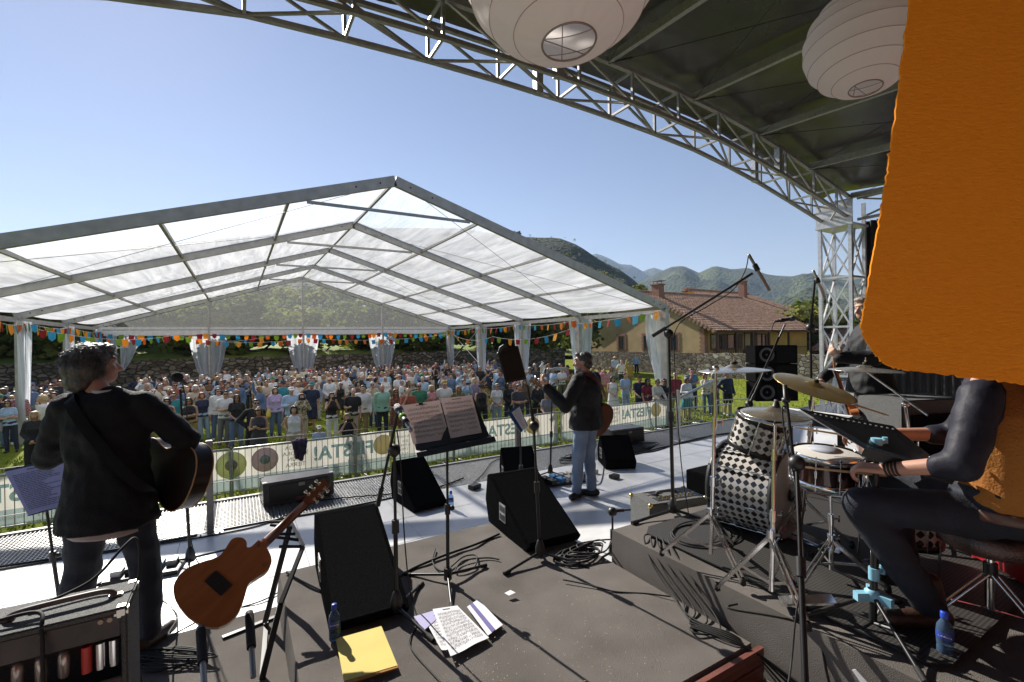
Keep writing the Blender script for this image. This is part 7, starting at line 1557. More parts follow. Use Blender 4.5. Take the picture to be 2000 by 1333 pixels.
def banner(x0, x1, label, left=True):
    """hangs on the audience side; from the stage its print is seen mirrored"""
    y = FY + .03; z0, z1 = GZ + .17, GZ + 1.0; e = empty('banner', ((x0 + x1) / 2, y, GZ), label, 'banner', 'festival banners hung on the barriers'); n = 60
    def sheet_(nm, xa, xb, za, zb, m, off):
        b = MB(); vs = []
        for i in range(n + 1):
            for j in range(5): xx = xa + (xb - xa) * i / n; zz = za + (zb - za) * j / 4; vs.append((xx, y + .014 * math.sin(xx * 5 + zz * 3) + .008 * mnoise.noise(Vector((xx * 3, zz * 4, 0))) - off, zz))
        b.add(vs, [(i * 5 + j, i * 5 + 5 + j, i * 5 + 6 + j, i * 5 + 1 + j) for i in range(n) for j in range(4)], True); return b.build(nm, m, e)
    sheet_('cloth', x0, x1, z0, z1, cloth, 0); sheet_('teal_strip', x0, x1, z0, z0 + .26, teal, .016)
    def disc(nm, cx, cz, r, m, off): b = MB(); b.lathe([(.0005, 0), (r, 0), (r, -.0008), (.0005, -.0008)], (cx, y - off, cz), (0, -1, 0), 40); return b.build(nm, m, e)
    def txt(nm, t, size, cx, cz, m, off=.026, bold=.0): b = MB(); add_text(b, t, size, (cx, y - off, cz), (1, 0, 0), (0, 0, 1), mirror=True, bold=bold); return b.build(nm, m, e)
    W = x1 - x0
    c0 = x0 + .75
    disc('record', c0 + .1, z0 + .53, .28, lime, .022); disc('record_centre', c0 + .1, z0 + .53, .115, mauve, .024); disc('record_hole', c0 + .1, z0 + .53, .05, cream, .026)
    disc('record', c0 + .72, z0 + .56, .26, mauve, .022); disc('record_centre', c0 + .72, z0 + .56, .10, teal, .024); disc('record_hole', c0 + .72, z0 + .56, .035, cream, .026)
    for i, t in enumerate(('BANDA', 'SONORA', 'DEUN', 'TIERRA')): txt('lettering', t, .125, c0 + 1.32, z0 + .74 - i * .125, prt)
    txt('lettering', 'FIESTA!', .42, c0 + 2.35, z0 + .53, teal, bold=.012); disc('sun_disc', c0 + 3.25, z0 + .56, .24, yel, .022)
    txt('lettering', '12, 13 y 14 de octubre - ARRIONDAS', .10, c0 + 2.2, z0 + .12, cream)
    if left:
        txt('lettering', 'Arriondas', .09, x0 + .18, z0 + .70, prt)
        for i, t in enumerate(('2024', '12 MAR', '13 MIE', '14 JUE')): txt('lettering', t, .08, x0 + .25, z0 + .58 - i * .1, prt)
    return e
banner(-6.5, -2.1, 'pale festival banner at the far left behind the singer', False)
banner(-1.0, 3.15, 'pale festival banner with green and mauve records left of the music stand')
banner(3.3, 8.2, 'pale festival banner behind the pink lit sheets and blue clipboard')
banner(8.32, 13.0, 'sun bleached festival banner right of the centre guitarist', False)
# purple jacket over the rail
def jk(b):
    q = PT(584, 875, FY); o = Vector((q.x, FY, GZ + 1.03))
    b.cap(o + Vector((-.11, 0, .02)), o + Vector((.12, 0, .025)), .05, .055); b.cap(o + Vector((-.09, -.06, 0)), o + Vector((-.05, -.07, -.32)), .06, .05); b.cap(o + Vector((.04, -.06, .0)), o + Vector((.03, -.08, -.36)), .085, .055); b.cap(o + Vector((.13, -.05, 0)), o + Vector((.10, -.06, -.24)), .045, .04); b.cap(o + Vector((0, .06, 0)), o + Vector((0, .08, -.3)), .09, .06)
q = PT(584, 875, FY); b = MB(); jk(b); tag(link('jacket', remesh(b, 'jacket', mat('purple_cloth', (.055, .03, .07), .85, 0, .2, 8, .3, 120), .012, (q.x, FY, GZ + 1), 4, lambda p, n: .018 * mnoise.noise(p * 13)), None, (q.x, FY, GZ + 1)), 'dark purple jacket thrown over the crowd barrier', 'jacket')

# ================================================================== THE CROWD
CP = {}
def pose(fem, name):
    J = std(fem); s = J['sh'][0]
    if name == 'crossed': J.update(elR=(s + .045, .04, 1.16), wrR=(-.07, .20, 1.19), elL=(-s - .045, .04, 1.15), wrL=(.09, .17, 1.14), hdR=(-1, .0, .1), hdL=(1, .1, .2), hnR=(0, -1, 0), hnL=(0, -1, 0))
    elif name == 'clasped': J.update(elR=(s + .06, .0, 1.14), wrR=(.055, .2, .98), elL=(-s - .06, .0, 1.14), wrL=(-.055, .2, .97), hdR=(-.8, .2, -.5), hdL=(.8, .2, -.5), hnR=(0, -1, 0), hnL=(0, -1, 0))
    elif name == 'filming': J.update(elR=(s + .07, .15, 1.23), wrR=(.10, .30, 1.48), elL=(-s - .07, .15, 1.23), wrL=(-.10, .30, 1.48), hdR=(-.4, .2, .9), hdL=(.4, .2, .9), hnR=(-1, 0, 0), hnL=(1, 0, 0))
    elif name == 'shading': J.update(elR=(s + .13, .14, 1.42), wrR=(.10, .15, 1.66), hdR=(-1, .1, .1), hnR=(0, 0, -1))
    elif name == 'hip': J.update(elR=(s + .15, -.08, 1.19), wrR=(s + .0, .03, 1.03), hdR=(-.7, .4, -.4), hnR=(-1, 0, 0))
    elif name == 'clapping': J.update(elR=(s + .06, .08, 1.16), wrR=(.05, .27, 1.28), elL=(-s - .06, .08, 1.16), wrL=(-.05, .27, 1.28), hdR=(-.15, .4, .9), hdL=(.15, .4, .9), hnR=(-1, 0, 0), hnL=(1, 0, 0), curl=.15)
    elif name == 'leaning': J.update(elR=(s + .07, .14, 1.16), wrR=(s + .0, .36, 1.07), elL=(-s - .07, .14, 1.16), wrL=(-s - .0, .36, 1.07), hdR=(-.5, .7, -.5), hdL=(.5, .7, -.5), hnR=(0, 0, -1), hnL=(0, 0, -1))
    elif name == 'waving': J.update(elR=(s + .10, .05, 1.60), wrR=(s + .05, .1, 1.86), hdR=(0, .1, 1), hnR=(0, 1, 0))
    elif name == 'cup': J.update(elR=(s + .05, -.02, 1.14), wrR=(.14, .24, 1.17), hdR=(-.4, .7, .3), hnR=(-1, 0, 0))
    elif name == 'chin': J.update(elR=(s + .03, .14, 1.13), wrR=(.06, .15, 1.44), elL=(-s - .04, .05, 1.14), wrL=(.08, .19, 1.13), hdR=(-.3, -.1, 1), hdL=(1, .1, .1), hnR=(0, -1, 0), hnL=(0, -1, 0))
    elif name == 'phone': J.update(elR=(s + .05, .02, 1.13), wrR=(.09, .27, 1.20), elL=(-s - .05, .02, 1.13), wrL=(-.06, .27, 1.18), hdR=(-.5, .5, .5), hdL=(.5, .5, .4), hnR=(-.6, 0, .8), hnL=(.6, 0, .8), hpitch=R(-24))
    return J
POSE_W = dict(down='arms by the sides', crossed='arms crossed', clasped='hands clasped', filming='filming with raised hands', shading='hand shading eyes', hip='hand on hip', clapping='clapping', leaning='leaning on the rail', waving='one arm raised', cup='holding a hand up', chin='hand to chin', phone='looking down at a phone')
def cmesh(key, fn, vox, sm=2, disp=None):
    if key not in CP: CP[key] = part_mesh('_'.join(str(k) for k in key), fn, SK[0], vox, sm, disp)
    return CP[key]
def crowd_hair(b, kind, J):
    E = lambda p, r: b.ico(hp(J, *p), r, 2)
    E((0, -.024, .042), (.083, .094, .087)); E((0, -.055, -.02), (.077, .06, .06))
    if kind == 'short': E((0, .045, .095), (.055, .045, .022))
    if kind == 'curly':
        E((0, -.03, .05), (.10, .105, .095)); E((0, -.07, -.05), (.095, .07, .08))
        for s in (-1, 1): E((s * .085, -.01, -.02), (.034, .05, .08)); E((s * .04, .05, .095), (.045, .04, .03))
    if kind in ('bob', 'long'):
        for s in (-1, 1): E((s * .077, -.005, -.01), (.024, .055, .09)); E((s * .074, .0, -.085), (.026, .045, .05)); E((s * .035, .055, .088), (.045, .04, .03))
        E((0, -.07, -.075), (.08, .05, .07))
    if kind == 'long':
        for s in (-1, 1): b.cap(hp(J, s * .075, .01, -.08), hp(J, s * .085, .035, -.24), .028, .022)
        b.cap(hp(J, 0, -.075, -.08), hp(J, 0, -.095, -.28), .07, .055)
    if kind == 'bun': E((0, -.10, .07), (.042, .042, .042)); E((0, .045, .092), (.058, .045, .022))
    if kind == 'ponytail': b.cap(hp(J, 0, -.09, .04), hp(J, 0, -.13, -.12), .03, .02); E((0, .045, .092), (.058, .045, .022))
HAIRC = {'black': (.012, .010, .009), 'dark brown': (.03, .018, .011), 'brown': (.075, .04, .02), 'chestnut': (.12, .05, .022), 'red': (.20, .055, .018), 'blond': (.36, .24, .11), 'light blond': (.50, .38, .22), 'grey': (.24, .23, .22), 'white': (.52, .51, .49)}
TOPC = {'white': (.66, .66, .66), 'black': (.014, .014, .016), 'navy blue': (.018, .025, .06), 'pale blue': (.34, .46, .62), 'denim blue': (.10, .16, .27), 'grey': (.22, .22, .23), 'charcoal': (.05, .05, .055), 'pink': (.62, .27, .30), 'rust red': (.34, .085, .05), 'maroon': (.16, .02, .035), 'bright red': (.45, .02, .025), 'green': (.05, .20, .12), 'mint': (.28, .50, .40), 'olive': (.12, .12, .05), 'mustard': (.42, .26, .05), 'yellow': (.60, .48, .10), 'purple': (.13, .05, .20), 'lilac': (.46, .36, .56), 'beige': (.46, .38, .28), 'cream': (.62, .57, .47), 'teal': (.03, .22, .26), 'orange': (.55, .20, .06), 'brown': (.13, .07, .04), 'turquoise': (.10, .40, .42)}
BOTC = {'blue jeans': (.10, .15, .26), 'dark jeans': (.025, .033, .06), 'light jeans': (.30, .40, .52), 'black trousers': (.015, .015, .016), 'grey trousers': (.16, .16, .165), 'khaki trousers': (.25, .19, .11), 'beige trousers': (.42, .35, .26), 'white trousers': (.62, .61, .59), 'navy trousers': (.02, .026, .05), 'olive trousers': (.10, .10, .05), 'mustard trousers': (.33, .22, .07)}
def cm(pre, dic, k, **kw): return mat(pre + '_' + k.replace(' ', '_'), dic[k], kw.pop('rough', .85), 0, .10, 7, **kw)
def pattern_mat(name, c1, c2, kind):
    if name in MATS: return MATS[name]
    m = mat(name, c1, .85, 0, 0); n, bs = nodes_of(m); tc = n.nodes.new('ShaderNodeTexCoord')
    if kind == 'stripe': t = n.nodes.new('ShaderNodeTexWave'); t.bands_direction = 'Z'; t.inputs['Scale'].default_value = 9; o_ = t.outputs['Fac']
    elif kind == 'check': t = n.nodes.new('ShaderNodeTexChecker'); t.inputs['Scale'].default_value = 26; o_ = t.outputs['Fac']
    else: t = n.nodes.new('ShaderNodeTexVoronoi'); t.inputs['Scale'].default_value = 17; o_ = t.outputs['Distance']
    n.links.new(tc.outputs['Object'], t.inputs[0]); cr = n.nodes.new('ShaderNodeValToRGB'); cr.color_ramp.elements[0].position = .42; cr.color_ramp.elements[1].position = .52; cr.color_ramp.elements[0].color = (*c1, 1); cr.color_ramp.elements[1].color = (*c2, 1); n.links.new(o_, cr.inputs[0]); n.links.new(cr.outputs[0], bs.inputs['Base Color']); return m
PAT = {'navy striped': ((.02, .03, .07), (.6, .6, .6), 'stripe'), 'red checked': ((.32, .04, .06), (.5, .42, .42), 'check'), 'blue checked': ((.08, .14, .32), (.5, .52, .55), 'check'), 'floral': ((.10, .13, .06), (.5, .42, .34), 'dots'), 'brown patterned': ((.28, .09, .04), (.08, .04, .03), 'dots'), 'purple striped': ((.10, .05, .12), (.35, .28, .38), 'stripe'), 'black and white striped': ((.02, .02, .02), (.6, .6, .6), 'stripe')}
def sg_mesh():
    if 'sg' not in CP:
        b = MB()
        for s in (-1, 1): b.lathe([(.0005, 0), (.024, 0), (.024, .006), (.0005, .006)], (s * .033, .108, .012), (0, 1, -.08), 14); b.beam((s * .055, .105, .016), (s * .078, -.01, .012), .005, .008)
        b.beam((-.012, .112, .016), (.012, .112, .016), .006, .006); CP['sg'] = b.mesh('sunglasses', mat('sunglass_black', (.01, .01, .011), .15))
    return CP['sg']
def hat_mesh(kind):
    if kind not in CP:
        b = MB(); pr = [(.0005, .135), (.05, .13), (.085, .10), (.100, .055), (.101, .04)]
        if kind == 'cap': b.lathe(pr, (0, -.01, 0), n=24); b.add([(-.07, .075, .045), (.07, .075, .045), (.06, .17, .035), (0, .185, .032), (-.06, .17, .035), (-.07, .075, .052), (.07, .075, .052), (.06, .17, .042), (0, .185, .039), (-.06, .17, .042)], [(0, 4, 3, 2, 1), (5, 6, 7, 8, 9), (2, 3, 8, 7), (3, 4, 9, 8), (1, 2, 7, 6), (4, 0, 5, 9)])
        else: b.lathe([(.0005, .15), (.06, .15), (.085, .13), (.10, .05), (.19, .035), (.195, .03), (.10, .038)], (0, -.01, 0), n=28)
        CP[kind] = b.mesh('hat', SK[0])
    return CP[kind]
def own(o, m):
    if not o.data.materials: o.data.materials.append(m)
    o.material_slots[0].link = 'OBJECT'; o.material_slots[0].material = m
LABELS = set(); CATG = 'people in the crowd'
def crowd_person(x, y, fem, top, toptype, bottom, hair, hairc, pz, yaw, label, h=1.72, skin=0, glasses=False, hat=None, hatc=None, z=GZ, group=CATG, bag=None):
    e = person((x, y, z), math.pi + yaw, label, group, h / 1.75); J = pose(fem, pz); wv = random.Random(label); k_ = h / 1.75 * wv.uniform(.93, 1.13); e.scale = (k_, k_, h / 1.75); e.rotation_euler.x = wv.gauss(0, .025); e.rotation_euler.y = wv.gauss(0, .03); fk = 'f' if fem else 'm'
    o = link('body', cmesh(('body', fk, pz), lambda b: body_shapes(b, J, False, .9), .0165, 2), e); own(o, SK[skin])
    sl, hm = {'t-shirt': (.5, .90), 'polo': (.5, .90), 'shirt': (1, .86), 'blouse': (1, .88), 'jumper': (1, .88), 'tank top': (0, .92), 'dress': (.0, .92), 'sleeveless dress': (0, .92), 'jacket': (1, .82)}[toptype]
    tm = pattern_mat('pat_' + top.replace(' ', '_'), *PAT[top]) if top in PAT else cm('top', TOPC, top, bump=.25, bscale=70)
    o = link('top', cmesh(('top', fk, pz, sl, hm), lambda b: top_shapes(b, J, sl, hm, .016, .01, True, .006 if toptype in ('shirt', 'jacket', 'blouse', 'jumper') else .003), .0185, 3, wrinkles(.005, (9, 9, 12), 1)), e); own(o, tm)
    if 'dress' in toptype or bottom.endswith('skirt'):
        def sk(b): R_ = J['rings']; ring_loft(b, [(0, .0, .50, .24, .20), (0, 0, .75, .215, .18), (0, -.005, .93, .195, .145), (0, 0, 1.05, .15, .115)])
        o = link('skirt', cmesh(('skirt', fk), sk, .022, 3, wrinkles(.012, (14, 14, 3), 2)), e); own(o, tm if 'dress' in toptype else cm('skirt', TOPC, bottom[:-6]))
    elif bottom.endswith('shorts'):
        o = link('shorts', cmesh(('shorts', fk), lambda b: leg_shapes(b, J, 'shorts', .02), .02, 3), e); own(o, cm('shorts', TOPC, bottom[:-7]))
    else:
        o = link('trousers', cmesh(('legs', fk), lambda b: leg_shapes(b, J, 'long', .016), .02, 3, wrinkles(.005, (8, 8, 14), 4)), e); own(o, cm('bot', BOTC, bottom))
    for sd in (1, -1): o = link('shoe', cmesh(('shoe', fk, sd), lambda b: shoe_shapes(b, J, 0, (sd,)), .018, 2), e); own(o, [mat('shoe_black', (.02, .02, .02), .5), mat('shoe_white', (.6, .6, .58), .5), mat('shoe_tan', (.2, .12, .07), .5)][int(abs(x * 37 + y * 11)) % 3])
    if hair != 'bald': o = link('hair', cmesh(('hair', fk, hair, pz == 'phone'), lambda b: crowd_hair(b, hair, J), .014, 2, lambda p, n: .006 * mnoise.noise(p * 45)), e); own(o, cm('hair', HAIRC, hairc, rough=.5))
    H = HM(J).to_4x4(); H.translation = Vector(J['head'])
    if glasses: o = link('sunglasses', sg_mesh(), e); o.matrix_basis = H
    if hat: o = link('hat', hat_mesh('cap' if 'cap' in hat else 'straw'), e); o.matrix_basis = H; own(o, mat('straw', (.55, .42, .22), .8) if 'straw' in hat else cm('hat', TOPC, hatc))
    if bag:
        def bg_(b): b.cap((.20, .06, .95), (.24, .10, .78), .06, .085); b.cap((.20, .06, 1.0), (-.12, .06, 1.45), .011, .011, 8)
        o = link('bag', cmesh(('bag',), bg_, .013, 2), e); own(o, cm('bag', TOPC, bag))
    LABELS.add(label); return e
def at_head(u, v, h):   # where someone of height h stands if the top of the head is seen at (u, v)
    p = G(u, v, GZ + h); return p.x, p.y
FRONT = [  # u, v(head top), height, female, top, type, bottom, hair, hair colour, pose, glasses, hat, label
 (22, 781, 1.62, 1, 'pale blue', 't-shirt', 'navy trousers', 'bob', 'brown', 'crossed', 1, None, 'person in pale blue t-shirt with grey shoulder bag at the left edge', 'grey'),
 (33, 766, 1.74, 0, 'red checked', 'shirt', 'dark jeans', 'short', 'grey', 'down', 0, None, 'grey haired person in red checked shirt behind the pale blue t-shirt at left edge'),
 (63, 753, 1.80, 0, 'denim blue', 'shirt', 'khaki trousers', 'short', 'black', 'down', 1, None, 'person in plain denim blue shirt and sunglasses just left of the singer'),
 (66, 803, 1.62, 1, 'black', 'jumper', 'black trousers', 'bob', 'light blond', 'clasped', 0, None, 'light blond person all in black with clasped hands beside the singer elbow'),
 (54, 737, 1.76, 0, 'pale blue', 'shirt', 'beige trousers', 'short', 'dark brown', 'down', 1, None, 'person in pale blue shirt and sunglasses beneath the leftmost tent curtain'),
 (88, 731, 1.70, 0, 'white', 't-shirt', 'grey trousers', 'short', 'black', 'phone', 0, None, 'person in white t-shirt looking at a phone left of the singer head'),
 (64, 725, 1.72, 0, 'black', 't-shirt', 'dark jeans', 'short', 'brown', 'down', 0, None, 'person in black t-shirt standing against the wall at far left'),
 (105, 760, 1.66, 1, 'blue checked', 'shirt', 'light jeans', 'bob', 'chestnut', 'crossed', 1, None, 'person in blue checked shirt with chestnut hair touching the singer left shoulder'),
 (327, 778, 1.62, 1, 'black', 'tank top', 'dark jeans', 'curly', 'dark brown', 'down', 1, None, 'curly dark haired person in black tank top right of the singer shoulder'),
 (330, 762, 1.66, 1, 'purple', 't-shirt', 'grey trousers', 'long', 'red', 'down', 1, None, 'red long haired person in purple t-shirt behind the curly haired tank top'),
 (371, 777, 1.62, 1, 'black', 'tank top', 'mustard trousers', 'bob', 'dark brown', 'crossed', 1, None, 'person in black tank top and mustard trousers with arms crossed behind the microphone'),
 (399, 767, 1.63, 1, 'navy blue', 't-shirt', 'light jeans', 'curly', 'red', 'down', 0, None, 'red curly haired person in navy t-shirt and light jeans'),
 (434, 763, 1.78, 0, 'white', 't-shirt', 'grey trousers', 'short', 'dark brown', 'crossed', 1, None, 'person in white t-shirt and grey trousers with arms crossed right of the safety post'),
 (423, 759, 1.74, 0, 'white', 'shirt', 'blue jeans', 'short', 'black', 'down', 1, None, 'person in white shirt peering over the crossed armed white t-shirt'),
 (460, 771, 1.66, 1, 'black', 't-shirt', 'blue jeans', 'long', 'dark brown', 'clasped', 1, None, 'long haired person in black t-shirt and blue jeans beside the white t-shirt'),
 (489, 781, 1.74, 0, 'black', 'shirt', 'black trousers', 'short', 'black', 'hip', 1, None, 'dark haired person in black shirt turned sideways before the barrier'),
 (504, 795, 1.60, 1, 'charcoal', 'sleeveless dress', 'dress', 'long', 'brown', 'phone', 0, None, 'long haired person in charcoal dress looking down at a phone by the barrier'),
 (537, 757, 1.70, 1, 'lilac', 'blouse', 'blue jeans', 'bob', 'chestnut', 'down', 0, None, 'person in lilac blouse and jeans turned away with a yellow bag', 'yellow'),
 (568, 757, 1.76, 0, 'pale blue', 'shirt', 'khaki trousers', 'short', 'grey', 'cup', 0, 'white cap', 'person in pale blue shirt and white cap behind the white tank top'),
 (573, 792, 1.60, 1, 'white', 'tank top', 'beige trousers', 'bob', 'dark brown', 'hip', 0, None, 'person in white tank top with hand on hip at the barrier by the purple jacket'),
 (587, 769, 1.64, 1, 'floral', 'blouse', 'beige trousers', 'bob', 'brown', 'filming', 0, None, 'person in floral blouse filming with raised hands behind the white tank top'),
 (604, 747, 1.82, 0, 'navy blue', 'polo', 'navy blue shorts', 'short', 'dark brown', 'shading', 0, 'teal cap', 'tall person in navy polo and teal cap shading the eyes'),
 (620, 832, 1.15, 0, 'pale blue', 't-shirt', 'blue jeans', 'short', 'brown', 'down', 0, 'white cap', 'child in white cap and pale blue t-shirt close to the barrier'),
 (648, 767, 1.68, 1, 'black', 'tank top', 'white trousers', 'long', 'dark brown', 'filming', 0, None, 'person in black tank top and white trousers filming above the child'),
 (680, 808, 1.58, 1, 'black', 't-shirt', 'black trousers', 'bob', 'blond', 'filming', 0, None, 'blond person in black t-shirt taking a photo at the barrier'),
 (685, 759, 1.76, 0, 'black', 't-shirt', 'beige trousers', 'bald', 'grey', 'cup', 0, None, 'bald person in black t-shirt and beige trousers behind the blond photographer'),
 (705, 753, 1.78, 0, 'white', 'shirt', 'khaki trousers', 'short', 'black', 'down', 0, None, 'black haired person in white shirt and khaki trousers near the boom stand'),
 (746, 751, 1.78, 0, 'mint', 'shirt', 'navy trousers', 'bald', 'grey', 'down', 0, None, 'bald person in pale mint shirt and navy trousers left of the pink sheets'),
 (773, 760, 1.68, 1, 'brown patterned', 'sleeveless dress', 'dress', 'long', 'chestnut', 'cup', 1, None, 'chestnut haired person in brown patterned dress beside the silver microphone'),
 (797, 758, 1.74, 0, 'rust red', 'polo', 'dark jeans', 'bald', 'grey', 'chin', 0, None, 'bald person in rust red polo with hand to chin above the left music sheet'),
 (820, 748, 1.80, 0, 'green', 'polo', 'khaki trousers', 'bald', 'grey', 'down', 1, None, 'bald person in green polo and sunglasses above the left music sheet'),
 (842, 753, 1.66, 1, 'pink', 't-shirt', 'blue jeans', 'curly', 'light blond', 'down', 0, None, 'light blond person in pink t-shirt right of the green polo'),
 (869, 744, 1.80, 0, 'white', 't-shirt', 'blue jeans', 'short', 'brown', 'down', 0, 'mustard cap', 'bearded person in white t-shirt and mustard cap above the right music sheet'),
 (893, 754, 1.64, 1, 'olive', 't-shirt', 'grey trousers', 'long', 'blond', 'hip', 1, None, 'blond long haired person in olive t-shirt and sunglasses above the right sheet'),
 (905, 741, 1.76, 0, 'pale blue', 'shirt', 'dark jeans', 'short', 'black', 'filming', 0, None, 'person in pale blue shirt filming above the right edge of the music stand'),
 (931, 738, 1.76, 0, 'purple striped', 'polo', 'grey trousers', 'short', 'grey', 'down', 0, None, 'grey haired person in purple striped polo behind the sleeveless black outfit'),
 (940, 752, 1.68, 1, 'black', 'tank top', 'black trousers', 'ponytail', 'dark brown', 'down', 1, 'black cap', 'person in black tank top, black trousers and black cap right of the music stand'),
 (968, 749, 1.68, 1, 'white', 't-shirt', 'light jeans', 'short', 'grey', 'clasped', 1, None, 'short grey haired person in white t-shirt left of the black tablet stand', 'grey'),
 (992, 747, 1.68, 1, 'black', 'blouse', 'dark jeans', 'bob', 'black', 'clasped', 1, None, 'person in black blouse with clasped hands under the black tablet'),
 (1010, 750, 1.76, 0, 'charcoal', 'polo', 'dark jeans', 'short', 'black', 'crossed', 0, None, 'person in charcoal polo with arms crossed right under the black tablet'),
 (1024, 741, 1.70, 1, 'brown', 'jumper', 'brown trousers' if 0 else 'dark jeans', 'long', 'chestnut', 'down', 0, None, 'chestnut haired person in brown jumper right of the blue clipboard'),
 (1048, 746, 1.68, 1, 'black', 'blouse', 'black trousers', 'long', 'brown', 'clasped', 0, None, 'brown haired person in black blouse left of the guitarist headstock'),
 (1067, 765, 1.64, 1, 'grey', 't-shirt', 'grey trousers', 'bob', 'blond', 'leaning', 0, None, 'blond person in grey t-shirt leaning on the barrier left of the guitarist'),
 (1198, 735, 1.68, 1, 'white', 'sleeveless dress', 'dress', 'bob', 'black', 'clasped', 1, None, 'black haired person in white sleeveless dress right of the centre guitarist'),
 (1222, 728, 1.80, 0, 'pale blue', 'polo', 'light jeans', 'short', 'black', 'cup', 0, None, 'person in pale blue polo holding a jacket right of the white dress'),
 (1250, 734, 1.78, 0, 'navy blue', 'polo', 'navy trousers', 'short', 'brown', 'leaning', 0, 'brown cap', 'person in navy polo and brown cap leaning on the barrier'),
 (1268, 739, 1.70, 1, 'maroon', 't-shirt', 'dark jeans', 'long', 'black', 'down', 1, None, 'black haired person in maroon t-shirt behind the navy polo'),
 (1280, 741, 1.72, 1, 'cream', 'blouse', 'black trousers', 'short', 'black', 'leaning', 1, None, 'short haired person in cream blouse leaning on the barrier by the corner post'),
 (1293, 740, 1.76, 0, 'black', 't-shirt', 'dark jeans', 'short', 'black', 'leaning', 1, None, 'person in black t-shirt and sunglasses at the marquee corner post'),
 (1316, 728, 1.80, 0, 'maroon', 'shirt', 'khaki trousers', 'short', 'grey', 'down', 0, None, 'person in maroon shirt right of the tall boom stand'),
 (1341, 737, 1.66, 1, 'white', 'blouse', 'teal skirt', 'bob', 'brown', 'cup', 1, None, 'person in white blouse and teal skirt beside the hand rail'),
 (1353, 720, 1.84, 0, 'denim blue', 't-shirt', 'dark jeans', 'short', 'brown', 'chin', 0, None, 'tall person in denim blue t-shirt behind the white blouse and teal skirt'),
 (1381, 730, 1.70, 1, 'cream', 'jumper', 'blue jeans', 'bob', 'chestnut', 'chin', 0, None, 'person in cream jumper and jeans with hand to chin on the lawn'),
 (1396, 729, 1.68, 1, 'beige', 'jacket', 'grey trousers', 'bob', 'grey', 'clasped', 0, None, 'grey haired person in beige jacket left of the flat cymbal stand'),
 (1421, 727, 1.76, 0, 'navy blue', 'jumper', 'black shorts', 'short', 'dark brown', 'hip', 0, 'denim blue cap', 'person in navy jumper, black shorts and blue cap under the flat cymbal'),
 (1193, 717, 1.70, 1, 'beige', 't-shirt', 'light jeans', 'long', 'red', 'down', 0, None, 'red haired person in beige t-shirt behind the white dress'),
 (1213, 704, 1.80, 0, 'white', 'polo', 'dark jeans', 'short', 'grey', 'hip', 0, None, 'person in white polo and dark jeans standing clear behind the pale blue polo'),
 (1202, 697, 1.76, 0, 'white', 'shirt', 'beige trousers', 'short', 'grey', 'down', 0, 'straw hat', 'person in straw hat and white shirt in front of the stone base'),
 (1243, 692, 1.76, 0, 'pale blue', 'shirt', 'black trousers', 'bald', 'grey', 'hip', 0, None, 'bald person in pale blue shirt alone by the house stone base'),
 (1229, 708, 1.72, 0, 'mustard', 'jumper', 'brown trousers' if 0 else 'khaki trousers', 'short', 'brown', 'waving', 0, 'green cap', 'person in mustard jumper and green cap waving near the house')]
cr2 = random.Random(41); taken = []
for r_ in FRONT:
    u, v, h, fem, top, tt, bot, hr, hc, pz, gl, hat, lab = r_[:13]; x, y = at_head(u, v, h)
    if y < FY + .5: q = PT(u, v, FY + .5); x, y, h = q.x, q.y, q.z - GZ
    crowd_person(x, y, bool(fem), top, tt, bot, hr, hc, pz, cr2.uniform(-.25, .25) + math.atan2(x - 1.5, y) * -.45, lab, h, cr2.randrange(3), bool(gl), ('straw' if 'straw' in hat else 'cap') if hat else None, ' '.join(hat.split()[:-1]) if hat and 'straw' not in hat else None, bag=r_[13] if len(r_) > 13 else None); taken.append((x, y))
    if pz in ('filming',):
        M = Matrix.Translation((x, y, GZ)) @ Matrix.Rotation(math.pi + bpy.data.objects[COL.objects[-1].name].parent.rotation_euler.z - math.pi, 4, 'Z'); q = M @ Vector((0, .36 * h / 1.75, 1.60 * h / 1.75)); b = MB(); b.obox(q, (.15, .012, .075), math.atan2(x, y) * -.3); tag(b.build('phone', black_plastic, org=q, bevel=.003), 'dark phone held up by the ' + ' '.join(lab.split()[:7]).replace('person ', ''), 'phone', 'phones held up in the crowd')
ZONES = [(-999, 'left of the singer'), (140, 'hidden behind the singer'), (300, 'right of the singer'), (385, 'below the wide gable curtain'), (470, 'between wide and middle curtains'), (560, 'near the middle gable curtain'), (640, 'right of the middle curtain'), (715, 'near the right gable curtain'), (790, 'right of the gable curtains'), (865, 'near the corner curtain'), (930, 'left of the tablet'), (985, 'behind the tablet'), (1060, 'left of the centre guitarist'), (1125, 'around the centre guitarist'), (1180, 'right of the centre guitarist'), (1290, 'near the house')]
def proj_u(x, y):
    c, s = math.cos(TH), math.sin(TH); return 1000 + F * (x * c - y * s) / (x * s + y * c)
fem_t = ['t-shirt', 't-shirt', 'blouse', 'tank top', 'jumper', 'sleeveless dress']; man_t = ['t-shirt', 'polo', 'shirt', 'shirt', 'jumper', 't-shirt']
tops = ['white'] * 8 + ['black'] * 10 + ['navy blue'] * 6 + ['pale blue'] * 4 + ['grey', 'charcoal', 'beige', 'cream', 'denim blue', 'charcoal'] * 2 + [k for k in TOPC if k not in ('white', 'black', 'bright red', 'yellow', 'orange', 'turquoise', 'mint', 'lilac', 'mustard')] + list(PAT)
poses = ['down'] * 6 + ['crossed'] * 4 + ['clasped'] * 3 + ['hip', 'hip', 'clapping', 'clapping', 'cup', 'cup', 'chin', 'shading', 'phone', 'waving', 'filming']
n_fill = 0; tries = 0
